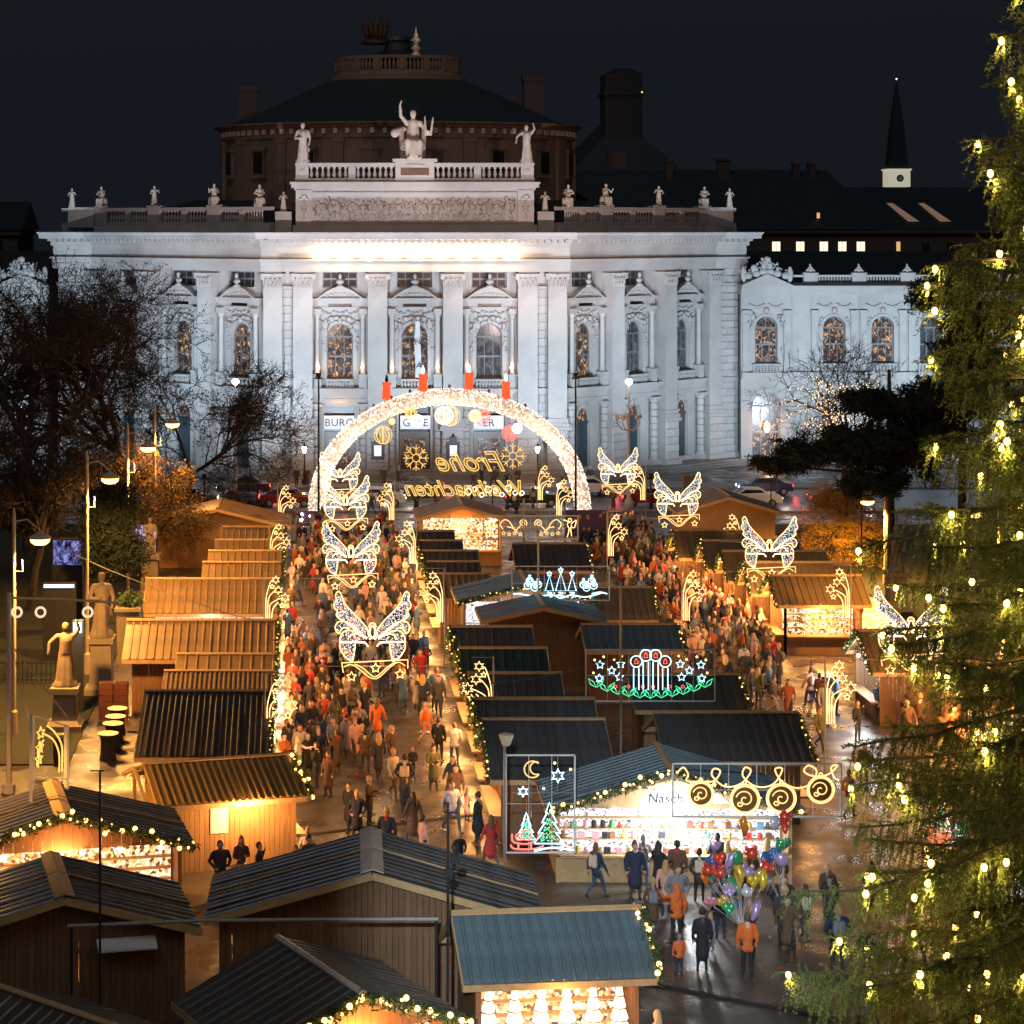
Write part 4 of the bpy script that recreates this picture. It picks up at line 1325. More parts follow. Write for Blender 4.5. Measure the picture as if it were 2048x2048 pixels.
FW = (0.66, 0.83, 1.0)
for i, (dx, yy, pw, lb) in enumerate(((-27.5, 164, 17500, 'low floodlight at the kerb farthest among the bare trees'), (-17, 160, 17500, 'low floodlight at the kerb under the bare trees'), (-6.0, 159.4, 15500, 'low floodlight at the kerb inside the arch, bare-tree side'), (6.0, 159.4, 15500, 'low floodlight at the kerb inside the arch, pine side'),
                                (17, 160, 17500, 'low floodlight at the kerb beyond the arch'), (27.5, 164, 17500, 'low floodlight at the kerb before the corner pylon'), (37, 166, 15500, 'low floodlight before the wing pavilion'), (47, 168, 15500, 'low floodlight before the wing windows, behind the pine'), (57, 168, 15500, 'low floodlight before the far wing windows'), (-38, 168, 15000, 'low floodlight before the wing behind the bare trees'))):
    yt = 178.5 + (0 if abs(dx) < 13 else (abs(dx) - 12.9) * .82 if abs(dx) < 31 else 13.5)
    flood_mast(XT + dx, yy, 2.6, lb, [((XT + dx * 1.02, yt, 13.5 if abs(dx) < 32 else 10.5), pw, FW, 74)])
# added pinkish floodlights on slim masts, put among the far stalls to brighten the attic
flood_mast(0.9, 149.5, 11.0, 'slim mast with a rosy floodlight beside the arch leg, first alley', [((XT - 13, YT + 4, 28.5), 27000, (1, .80, .78), 60)], AMBG)
flood_mast(19.2, 149.5, 11.0, 'slim mast with a rosy floodlight beside the arch leg, second alley', [((XT + 13, YT + 4, 28.5), 27000, (1, .74, .68), 60)], AMBG)
# unseen amber floodlight masts added near the viewpoint to warm the attic and drum
flood_mast(-9.5, 4.0, 26.5, 'tall amber floodlight mast near the viewpoint, bare-tree side', [((XT - 6, YT + 6, 33), 78000, (1, .60, .44), 17)], AMBG)
flood_mast(25.0, 4.0, 26.5, 'tall amber floodlight mast near the viewpoint, spruce side', [((XT + 8, YT + 6, 33), 92000, (1, .54, .36), 17)], AMBG)

CANDG = emit('candelabrum_glow', (1.0, .72, .5), 16.0, 'AUTO')


def candelabrum(x, y, label):
    t = thing('candelabrum', label, 'lamp post', (x, y, 0), 0, 'tall pale candelabra at the kerb')
    PALE = mat('pale_iron', (.55, .48, .44), .5, var=.15)
    MB().lathe([(.35, 0), (.3, .8), (.16, 1.0), (.13, 3.2), (.2, 3.3), (.12, 3.5), (.08, 7.2), (.16, 7.3), (.06, 7.5), (.05, 9.6)], 10).build('post', PALE, t, smooth=True)
    for k in range(5):
        a = 2 * PI * k / 5 + .3
        ar = MB().tube([(0, 0, 6.2), (.45 * math.cos(a), .45 * math.sin(a), 6.1), (.85 * math.cos(a), .85 * math.sin(a), 6.5), (.9 * math.cos(a), .9 * math.sin(a), 6.9)], .05, 6).build('arm', PALE, t)
        obj('globe', MB().ell((.9 * math.cos(a), .9 * math.sin(a), 7.15), .2, 10, 7).mesh('globe', mat('unlit_globe', (.75, .62, .52), .3, var=.05), True), ar)
    obj('globe', MB().ell((0, 0, 9.8), (.28, .28, .24), 10, 7).mesh('globe', CANDG, True), t)
    light('candelabrum_light', 'POINT', (0, 0, 9.9), 120, (1, .7, .45), t, radius=.28)
    return t


candelabrum((472 - CX) * 161 / F, 159.8, 'tall pale candelabrum before the theatre, bare tree side of the arch')
candelabrum((1253 - CX) * 161 / F, 159.8, 'tall pale candelabrum before the theatre, between arch and pine')

SODG = emit('sodium_glow', (1.0, .50, .10), 7.0, 'NONE')
POLEW = mat('cream_lamp_pole', (.55, .42, .25), .5, var=.15)


def street_lamp(x, y, z, label, power, armx=1.1, both=False):
    t = thing('street_lamp', label, 'street lamp', (x, y, 0), 0, 'orange street lamps over the park path')
    MB().lathe([(.17, 0), (.15, 1.0), (.09, 1.1), (.075, z + 1.2), (.03, z + 1.5)], 8).build('pole', POLEW, t)
    MB().tube([(0, 0, z + .9), (armx * .5, 0, z + 1.0), (armx, 0, z + .55)], .035, 6).tube([(0, 0, z - 1.2), (.35, 0, z - 1.2), (.35, 0, z - .7)], .03, 5).build('arm', POLEW, t)
    hd = MB().lathe([(.05, z + .52), (.16, z + .42), (.46, z + .26), (.5, z + .2), (.44, z + .2)], 14, c=(armx, 0, 0)).build('lamp_shade', POLEW, t, smooth=True)
    obj('lamp_glass', MB().lathe([(.43, z + .195), (.40, z + .05), (.26, z - .06), (.02, z - .10)], 14, c=(armx, 0, 0)).mesh('lamp_glass', SODG, True), hd)
    light('sodium_light', 'SPOT', (armx, 0, z - .2), power, SODIUM, t, target=(armx, 0, 0), radius=.3, cone=158, blend=.35)
    return t


for i, (u, v, y, pw, lab_) in enumerate(((80, 1086, 89, 9000, 'orange street lamp lowest of the park lamps, by the pale pole'), (220, 964, 101, 9000, 'orange street lamp second from below among the bare branches'),
                                   (296, 901, 114, 7000, 'orange street lamp third from below among the bare branches'), (345, 853, 130, 4000, 'small orange street lamp highest among the bare branches, nearest the theatre'))):
    p = atY(u, v, y)
    street_lamp(p.x - 1.1, p.y, p.z, lab_, pw)
for (x, y, z, lab_) in ((34.9, 126.5, 4.9, 'street lamp behind the pine lighting the yellow tree'), (33.0, 100, 7.8, 'street lamp behind the spruce over the golden roofs'), (31.5, 78, 7.5, 'street lamp hidden behind the lower spruce branches')):  # the pine lamp is an extra, added to light the yellow tree
    street_lamp(x, y, z, lab_, 11000, -1.1)
WARMG = emit('lantern_warm_glow', (1, .62, .3), 22, 'AUTO')
for i, (u, v) in enumerate(((609, 958), (1060, 955))):
    p = at(u, v, 0)
    t = thing('lantern_post', ('black lantern post on the theatre steps, ' + ('bare tree side of the doors' if i == 0 else 'pine side of the doors')), 'lantern', (p.x, 175.0, 0), 0, 'lantern posts before the theatre')
    MB().lathe([(.25, 0), (.2, .5), (.08, .7), (.05, 2.7), (.1, 2.75)], 8).build('post', IRON, t)
    obj('lantern', MB().lathe([(.08, 2.76), (.2, 3.15), (.16, 3.3), (.02, 3.4)], 8).mesh('lantern', WARMG), t)
    MB().lathe([(.22, 3.31), (.04, 3.5), (.02, 3.7)], 8).build('cap', IRON, t)
    light('lantern_light', 'POINT', (0, 0.0, 3.0), 420, (1, .55, .25), t, radius=.2)
# warm light from the entrance hall lamps under the ledge
for x in (-6.37, 0, 6.37):
    light('entrance_light', 'POINT', (XT + x, YT - .3, 6.3), 60, (1, .5, .2), None, radius=.15)
for x in (-8.2, -4.5, -1.9, 1.9, 4.5, 8.2):
    q = obj('wall_lamp', cached('wallamp', lambda: MB().lathe([(.05, -.15), (.12, 0), (.05, .2)], 8).mesh('wall_lamp', emit('wall_lamp_glow', (1, .5, .25), 6))), TH, (x, .35, 9.6))
    light('wall_lamp_light', 'POINT', (x, .1, 9.7), 28, (1, .55, .3), TH, radius=.1)

flood_mast(-2.0, -7.0, 27.0, 'cool floodlight mast behind the viewpoint lighting the near roofs', [((8.5, 58.5, 2.0), 120000, (.70, .87, 1.0), 13)])

street_lamp(-14.2, 67.5, 7.2, 'street lamp just outside the picture edge by the garlanded stall', 7000)  # extra lamp out of view, added to brighten the golden stall roof

# ================================================================ trees
def grow_branches(seed, hgt, trunk_r, levels=5, spread=.75, fork=(3, 5), bare=.18, up=.25):
    r = random.Random(seed)
    segs = []; tips = []

    def rec(p, d, L, rad_, lev):
        n = 3 if lev < 2 else 2
        q = p
        for i in range(n):
            d = (d + Vector((r.gauss(0, .12), r.gauss(0, .12), r.gauss(0, .08) + up * .12))).normalized()
            q2 = q + d * (L / n)
            r1 = rad_ * (1 - .28 * (i + 1) / n)
            segs.append((q, q2, rad_ * (1 - .28 * i / n), r1, lev))
            if lev >= 1 and i < n - 1 and lev < levels and r.random() < .85:
                side = d.cross(Vector((r.gauss(0, 1), r.gauss(0, 1), r.gauss(0, 1)))).normalized()
                rec(q2, (d * .55 + side * spread).normalized(), L * r.uniform(.45, .65), r1 * .5, lev + 1)
            q = q2
        if lev < levels:
            for k in range(r.randint(*fork) if lev < 2 else r.randint(2, 3)):
                side = d.cross(Vector((r.gauss(0, 1), r.gauss(0, 1), r.gauss(0, 1)))).normalized()
                nd = (d * r.uniform(.6, 1.0) + side * spread * r.uniform(.6, 1.2)).normalized()
                rec(q, nd, L * r.uniform(.62, .82), rad_ * .56, lev + 1)
        else:
            tips.append((q, d))
    rec(Vector((0, 0, 0)), Vector((0, 0, 1)), hgt * bare * 1.6, trunk_r, 0)
    zmax = max(s_[1].z for s_ in segs)
    k = hgt / zmax
    segs = [(a * k, b * k, c, e, l) for a, b, c, e, l in segs]
    tips = [(a * k, d) for a, d in tips]
    return segs, tips


def branch_mesh(segs, name, m, minr=.012, lev=(0, 99)):
    mb = MB()
    for a, b, r0, r1, l in segs:
        if lev[0] <= l <= lev[1]:
            mb.tube([a, b], [max(r0, minr), max(r1, minr)], 6 if l < 2 else (4 if l < 4 else 3), cap=False)
    return mb.mesh(name, m)


def blades(centres, n_each, size, spread, rng, tri=False, aspect=.45):
    """leaf-sized quads scattered round points"""
    C = np.repeat(np.asarray(centres, dtype=np.float32), n_each, axis=0)
    N = len(C)
    C = C + rng.normal(0, 1, (N, 3)).astype(np.float32) * np.asarray(spread, dtype=np.float32)
    a = rng.normal(0, 1, (N, 3)); a /= np.linalg.norm(a, axis=1)[:, None]
    b = np.cross(a, rng.normal(0, 1, (N, 3))); b /= np.linalg.norm(b, axis=1)[:, None]
    s_ = (size * rng.uniform(.6, 1.4, N))[:, None]
    V = np.stack([C - a * s_ - b * s_ * aspect, C + a * s_ - b * s_ * aspect, C + a * s_ + b * s_ * aspect, C - a * s_ + b * s_ * aspect], 1).reshape(-1, 3)
    T = np.arange(N * 4).reshape(-1, 4)
    return V, T


def bare_tree(seed, loc, hgt, tr, label, levels=5, leaves=0, group='bare trees of the park', leafmat=None, lo=False, spread=.75, name='bare_tree', fork=(3, 5)):
    t = thing(name, label, 'tree', loc, RND.uniform(0, 6), group)
    segs, tips = grow_branches(seed, hgt, tr, levels, spread, fork)
    obj('trunk', branch_mesh(segs, 'trunk', BARK, lev=(0, 1)), t)
    obj('branches', branch_mesh(segs, 'branches', BARK, .016, lev=(2, 99)), t, kind='stuff')
    rng = np.random.default_rng(seed)
    # fine twigs at every tip
    mb_p = [np.array(p) for p, d in tips]
    P = np.array(mb_p); D = np.array([np.array(d) for p, d in tips])
    k = 4
    P2 = np.repeat(P, k, 0); D2 = np.repeat(D, k, 0) + rng.normal(0, .55, (len(P) * k, 3)); D2 /= np.linalg.norm(D2, axis=1)[:, None]
    L = rng.uniform(.3, .9, len(P2))[:, None] * hgt / 18
    s_ = np.cross(D2, rng.normal(0, 1, P2.shape)); s_ /= np.linalg.norm(s_, axis=1)[:, None]
    w = .014
    V = np.stack([P2 - s_ * w, P2 + s_ * w, P2 + D2 * L + s_ * w * .5, P2 + D2 * L - s_ * w * .5], 1).reshape(-1, 3)
    obj('twigs', np_mesh('twigs', V, np.arange(len(V)).reshape(-1, 4), BARK), t, kind='stuff')
    if leaves:
        V, T = blades(P2 + D2 * L * .6, leaves, .055, .18, rng)
        obj('leaves', np_mesh('leaves', V, T, leafmat or DRYLEAF), t, kind='stuff')
    return t, segs, tips


bare_tree(21, (-18.5, 140, 0), 21.5, .42, 'tall bare tree at the picture edge before the theatre wing', 6, leaves=2, fork=(4, 5))
bare_tree(33, (-12.0, 147, 0), 19.0, .36, 'broad bare tree with fine twigs across the theatre bays', 6, leaves=2, fork=(4, 5))
bare_tree(45, (-8.6, 150, 0), 12.5, .24, 'lower bare tree reaching towards the arch of lights', 6, leaves=1)
bare_tree(57, (-15.5, 118, 0), 11.5, .26, 'bare tree with brown leaves round the orange street lamps', 5, leaves=3)
bare_tree(63, (-11.0, 128, 0), 9.0, .2, 'small leafy tree glowing orange behind the far stalls', 5, leaves=4, leafmat=mat('amber_leaves', (.2, .11, .02), .8, var=.4))
bare_tree(64, (-21.5, 122, 0), 13.5, .3, 'dark bare tree behind the lowest street lamp', 5, leaves=3)


def conifer_mass(name, label, loc, layers, seed, m=PINE, trunk=(6, .2), size=.16, group=None, n=120):
    """tree whose crown is many needle tufts on layered boughs; layers = (dx, dy, z, rx, ry, rz, tufts)"""
    t = thing(name, label, 'tree', loc, 0, group)
    rng = np.random.default_rng(seed)
    mb = MB(); top = trunk[0]
    mb.tube([(0, 0, 0), (.1, 0, top * .5), (0, 0, top)], [trunk[1], trunk[1] * .8, trunk[1] * .35], 8)
    cs = []
    for (dx, dy, z, rx, ry, rz_, k) in layers:
        mb.tube([(0, 0, min(top, z - .6)), (dx * .5, dy * .5, z - .25), (dx, dy, z)], [trunk[1] * .5, trunk[1] * .3, .04], 5)
        a = rng.uniform(0, 2 * PI, k); q = np.sqrt(rng.uniform(0, 1, k))
        c = np.stack([dx + rx * q * np.cos(a), dy + ry * q * np.sin(a), z + rz_ * rng.normal(0, .6, k)], 1)
        cs.append(c)
        for i in range(0, k, 6):
            mb.tube([(dx, dy, z), tuple(c[i])], [.04, .015], 3)
    mb.build('trunk', BARK, t)
    cs = np.concatenate(cs)
    V, T = blades(cs, n, size, (.28, .28, .16), rng, aspect=.16)
    obj('crown', np_mesh('crown', V, T, m), t, kind='stuff')
    return t


# black pine in front of the wing (layered crown), trunk near u 1775
py = 126.0
p0 = Vector(((1778 - CX) * py / F, py, 0))
def lay(u, v, ru, rv, k, dy=0):
    p = atY(u, v, py)
    return (p.x - p0.x, dy, p.z, ru * py / F, ru * py / F * .7, rv * 1.5 * py / F, int(k * 1.35))
conifer_mass('black_pine', 'black spreading pine silhouetted before the white theatre wing', p0,
             [lay(1640, 905, 85, 13, 80), lay(1570, 935, 50, 7, 34, 1), lay(1720, 875, 80, 13, 75, -1), lay(1800, 915, 80, 20, 80), lay(1810, 815, 95, 16, 85, 1), lay(1720, 800, 40, 8, 24), lay(1890, 790, 70, 18, 70), lay(1740, 960, 60, 12, 40, -1), lay(1860, 870, 70, 20, 75)],
             5, trunk=(13, .3), size=.17, n=70)
p0 = Vector(((1985 - CX) * py / F, py + 6, 0))
conifer_mass('black_pine', 'black pine crown rising higher behind the lit spruce', p0,
             [lay(1930, 600, 45, 18, 50), lay(1985, 575, 55, 20, 60), lay(2030, 650, 80, 26, 90), lay(2010, 730, 80, 26, 90), lay(1980, 830, 80, 26, 80)], 6, trunk=(19, .3), size=.17, n=70)
# dark yew-like evergreens in the park on the stall side
py = 108.0
p0 = Vector(((205 - CX) * py / F, py, 0))
conifer_mass('dark_yew', 'round dark evergreen behind the park statue', p0, [lay(222, 1015, 45, 24, 90), lay(215, 1060, 50, 24, 90), lay(250, 1100, 40, 20, 60), lay(215, 1120, 40, 22, 60)], 8, trunk=(4, .2), size=.12, n=60)
py = 134.0
p0 = Vector(((1690 - CX) * py / F, py, 0))
conifer_mass('golden_tree', 'yellow-leaved tree glowing under the black pine', p0, [lay(1690, 1000, 60, 24, 70), lay(1730, 1060, 60, 26, 80), lay(1660, 1070, 60, 26, 80), lay(1720, 1120, 60, 22, 60), lay(1650, 1010, 40, 20, 40)], 9, GOLDLEAF, (6, .16), .07, n=60)
# low shrubs in a planter line by the far pavement
py = 152.0
for k, u in enumerate((455, 478, 500, 520)):
    p0 = Vector(((u - CX) * py / F, py, 0))
    conifer_mass('clipped_shrub', 'dark pointed shrub in a row before the road', p0, [(0, 0, .5, .35, .35, .2, 14), (0, 0, 1.0, .28, .28, .2, 12), (0, 0, 1.5, .15, .15, .2, 8)], 60 + k, PINE, (1.2, .05), .09, group='clipped shrubs before the road', n=40)

# bare tree wound with fairy lights
t, segs, tips = bare_tree(82, ((1678 - CX) * 156 / F, 156, 0), 13.5, .25, 'bare tree wound with warm fairy lights before the wing', 5, group=None, name='lit_tree', spread=.9)
rng = np.random.default_rng(2)
pts = []
for a, b, r0, r1, l in segs:
    if l <= 4 and max(a.z, b.z) < 10.2:
        L = (b - a).length
        for k in range(int(L / .22) + 1):
            if rng.random() < (.85 if l < 4 else .4):
                q = a.lerp(b, rng.random()); pts.append((q.x + rng.normal(0, .05), q.y + rng.normal(0, .05), q.z))
pts = np.array(pts)


def bulb_cloud(P, r, m, name='fairy_lights', parent=None, kind='stuff', loc=(0, 0, 0)):
    """many tiny octahedral bulbs as one part"""
    P = np.asarray(P, dtype=np.float32); N = len(P)
    o_ = np.array([(1, 0, 0), (-1, 0, 0), (0, 1, 0), (0, -1, 0), (0, 0, 1), (0, 0, -1)], dtype=np.float32)
    rr2 = (r if np.isscalar(r) else np.asarray(r)[:, None, None])
    V = (P[:, None, :] + o_[None] * rr2).reshape(-1, 3)
    T0_ = np.array([(0, 2, 4), (2, 1, 4), (1, 3, 4), (3, 0, 4), (2, 0, 5), (1, 2, 5), (3, 1, 5), (0, 3, 5)])
    T = (T0_[None] + (np.arange(N) * 6)[:, None, None]).reshape(-1, 3)
    return obj(name, np_mesh(name, V, T, m), parent, loc, 0, kind)


bulb_cloud(pts, .045, emit('golden_fairy_bulbs', (1.0, .62, .28), 3.0), parent=t)
for z in (3, 6.5):
    light('fairy_glow', 'POINT', (0, -1.5, z), 320, (1, .58, .28), t, radius=1.2)

# ---------------------------------------------------------------- the big spruce in front
TY = 40.0
TX = (2238 - CX) * TY / F
SPR = thing('christmas_spruce', 'huge spruce hung with yellow bulbs at the picture edge', 'tree', (TX, TY, 0))
MB().lathe([(.38, 0), (.33, 6), (.2, 18), (.06, 30), (.01, 31.5)], 10).build('trunk', BARK, SPR)
rng = np.random.default_rng(77)
rs = random.Random(77)
tw_p = []; tw_d = []; tw_l = []; limb = MB(); tips_ = []
z = 3.0
while z < 31.0:
    R_ = 6.5 * max(0.02, (1 - z / 32)) ** .65
    nb = 9 if z < 22 else 7
    a0 = rs.uniform(0, 6.3)
    for k in range(nb):
        a = a0 + 2 * PI * k / nb + rs.uniform(-.25, .25)
        L = R_ * rs.uniform(.45, 1.18)
        ca, sa = math.cos(a), math.sin(a)
        droop = rs.uniform(.10, .32)
        pts_ = []
        nseg = 7
        for i in range(nseg + 1):
            s_ = i / nseg
            rr2 = L * s_
            zz = z + rs.uniform(-.05, .05) + .25 * s_ - droop * L * s_ * s_ * .9 + .16 * L * max(0, s_ - .7) * 1.2
            wob = .08 * math.sin(5 * s_ + a)
            pts_.append(Vector((ca * rr2 - sa * wob, sa * rr2 + ca * wob, zz)))
        limb.tube(pts_, [.055 * (1 - .85 * i / nseg) + .008 for i in range(nseg + 1)], 4, cap=False)
        tips_.append((pts_[-1], a, L))
        vis = ca < .45                                                # far side of the trunk gets fewer twigs
        nt_ = int(L * (15 if vis else 4))
        for j in range(nt_):
            s_ = rs.uniform(.18, 1.0) ** .75
            i = min(int(s_ * nseg), nseg - 1)
            p = pts_[i].lerp(pts_[i + 1], s_ * nseg - i)
            sgn = rs.choice((-1, 1))
            out = Vector((ca, sa, 0)); sd = Vector((-sa, ca, 0)) * sgn
            d = (out * rs.uniform(.1, .8) + sd * rs.uniform(.05, .7) + Vector((0, 0, -rs.uniform(.4, 2.6)))).normalized()
            ln = rs.uniform(.3, 1.15) * (1.15 - .5 * s_) * min(1, R_ / 3 + .35)
            tw_p.append(p); tw_d.append(d); tw_l.append(ln)
        for j in range(int(L * 7) if vis else 0):                     # short sprays round the limb
            s_ = rs.uniform(.1, 1.0); i = min(int(s_ * nseg), nseg - 1)
            tw_p.append(pts_[i].lerp(pts_[i + 1], s_ * nseg - i)); tw_d.append(Vector((ca * .8 + rs.gauss(0, .7), sa * .8 + rs.gauss(0, .7), rs.gauss(.25, .5))).normalized()); tw_l.append(rs.uniform(.16, .38))
        for j in range(4):                                            # bristly leader
            p = pts_[-2].lerp(pts_[-1], j / 3)
            tw_p.append(p); tw_d.append((Vector((ca, sa, .15)) + Vector((rs.gauss(0, .3), rs.gauss(0, .3), rs.gauss(0, .2)))).normalized()); tw_l.append(.35)
    z += .36 if z < 24 else .3
obj('limbs', limb.mesh('limbs', BARK), SPR, kind='stuff')
P = np.array([tuple(p) for p in tw_p]); D = np.array([tuple(d) for d in tw_d]); Ls = np.array(tw_l)
NB = 34
N = len(P)
tpar = np.tile(np.linspace(.03, 1, NB), (N, 1)) + rng.normal(0, .02, (N, NB))
curve = np.zeros((N, NB, 3)); curve[:, :, 2] = -(tpar ** 2) * (Ls[:, None]) * .35
base = P[:, None, :] + D[:, None, :] * (tpar * Ls[:, None])[..., None] + curve
nd = D[:, None, :] * .75 + rng.normal(0, .75, (N, NB, 3)); nd /= np.linalg.norm(nd, axis=2)[..., None]
nl = rng.uniform(.05, .10, (N, NB))[..., None]
sd = np.cross(nd, rng.normal(0, 1, (N, NB, 3))); sd /= np.linalg.norm(sd, axis=2)[..., None]
w = .0125
V = np.stack([base - sd * w, base + sd * w, base + nd * nl], 2).reshape(-1, 3)
obj('needles', np_mesh('needles', V, np.arange(len(V)).reshape(-1, 3), NEEDLE), SPR, kind='stuff')
# thin twig stems
V = np.stack([P - np.array([.006, 0, 0]), P + np.array([.006, 0, 0]), P + D * Ls[:, None] + np.stack([0 * Ls, 0 * Ls, -Ls * .35], 1)], 1).reshape(-1, 3)
obj('twigs', np_mesh('twigs', V, np.arange(len(V)).reshape(-1, 3), BARK), SPR, kind='stuff')
# bulbs, each a lamp of its own
bulbm = MB().ell((0, 0, 0), (.06, .06, .075), 8, 6).lathe([(.025, .07), (.025, .12)], 6, mi=1).mesh('bulb', [emit('spruce_bulb', (1.0, .58, .13), 7.0, 'NONE'), IRON], True)
cnt = 0
BULBS = []
for (p, a, L) in tips_:
    if math.cos(a) < .5 and rs.random() < .5:
        BULBS.append(p + Vector((0, 0, -.05)))
for k in range(640):
    i = rs.randrange(len(tips_)); p, a, L = tips_[i]
    if math.cos(a) < .4 and math.sin(a) < .5 and rs.random() < (L / 6.0) ** 1.5:
        s_ = rs.uniform(.35, .95); BULBS.append(Vector((p.x * s_, p.y * s_, p.z + (1 - s_) * .5)) + Vector((rs.gauss(0, .12), rs.gauss(0, .12), 0)))
for p in BULBS:
    wx, wz = p.x + TX, p.z
    u = CX + F * wx / (p.y + TY); v = VH + F * (H - wz) / (p.y + TY)
    if u < 2120 and -80 < v < 2130:
        obj('bulb', bulbm, SPR, p); cnt += 1
        light('bulb_light', 'POINT', p + Vector((0, -.04, -.16)), 20, (1, .62, .17), SPR, radius=.05)
print('spruce bulbs', cnt, 'twigs', N)

# ================================================================ market stalls
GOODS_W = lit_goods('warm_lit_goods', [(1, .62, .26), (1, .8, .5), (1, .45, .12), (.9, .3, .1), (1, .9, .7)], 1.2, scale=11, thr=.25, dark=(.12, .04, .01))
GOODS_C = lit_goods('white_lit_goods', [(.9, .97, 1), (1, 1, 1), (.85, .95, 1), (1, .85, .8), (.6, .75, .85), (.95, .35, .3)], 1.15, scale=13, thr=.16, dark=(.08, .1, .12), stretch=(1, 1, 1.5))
LAMPW = emit('stall_lamp_warm', (1, .66, .34), 9)
LAMPC = emit('stall_lamp_white', (.9, .97, 1), 10)
BULB_M = MB().ell((0, 0, 0), .045, 6, 4).mesh('bulb', L_BULB_S)
BULB_B = MB().ell((0, 0, 0), .075, 8, 5).mesh('bulb', L_BULB, True)


def panel_mesh(L, w, m):
    def fn():
        mb = MB()
        mb.box(-w / 2, w / 2, 0, L, -.02, .0)
        mb.add([(-w / 2, 0, 0), (-w / 2 + .03, 0, .045), (-w / 2 + .075, 0, .045), (-w / 2 + .11, 0, 0), (-w / 2, L, 0), (-w / 2 + .03, L, .045), (-w / 2 + .075, L, .045), (-w / 2 + .11, L, 0)],
               [(0, 1, 5, 4), (1, 2, 6, 5), (2, 3, 7, 6), (4, 5, 6, 7), (3, 2, 1, 0)])
        return mb.mesh('roof_panel', m)
    return cached(('panel', round(L, 2), round(w, 3), m.name), fn)


def garland(parent, pts, r=.11, step=.045, bulbs=.28, big=0, name='garland', seed=0, asobj=False):
    """fir garland along a polyline with small bulbs (big: every n-th is a large bulb)"""
    rng = np.random.default_rng(seed + int(abs(pts[0][0] * 100)) % 97)
    P = []
    for a, b in zip(pts[:-1], pts[1:]):
        a = np.array(a); b = np.array(b); n = max(2, int(np.linalg.norm(b - a) / step))
        for i in range(n):
            P.append(a + (b - a) * i / n)
    P = np.array(P)
    V, T = blades(P, 9, .07, r * .55, rng, aspect=.22)
    g = obj(name, np_mesh(name, V, T, GREEN), parent, kind='stuff')
    n = max(2, int(len(P) * step / bulbs))
    B_ = []
    for i in range(n):
        p = P[int((i + .5) / n * (len(P) - 1))] + rng.normal(0, r * .5, 3)
        if big and i % big == 0:
            obj('bulb', BULB_B, g, p + np.array([0, 0, .03]))
        elif asobj:
            obj('bulb', BULB_M, g, p)
        else:
            B_.append(p)
    if B_:
        bulb_cloud(B_, .045, L_BULB_S, 'small_bulbs', g)
    return g


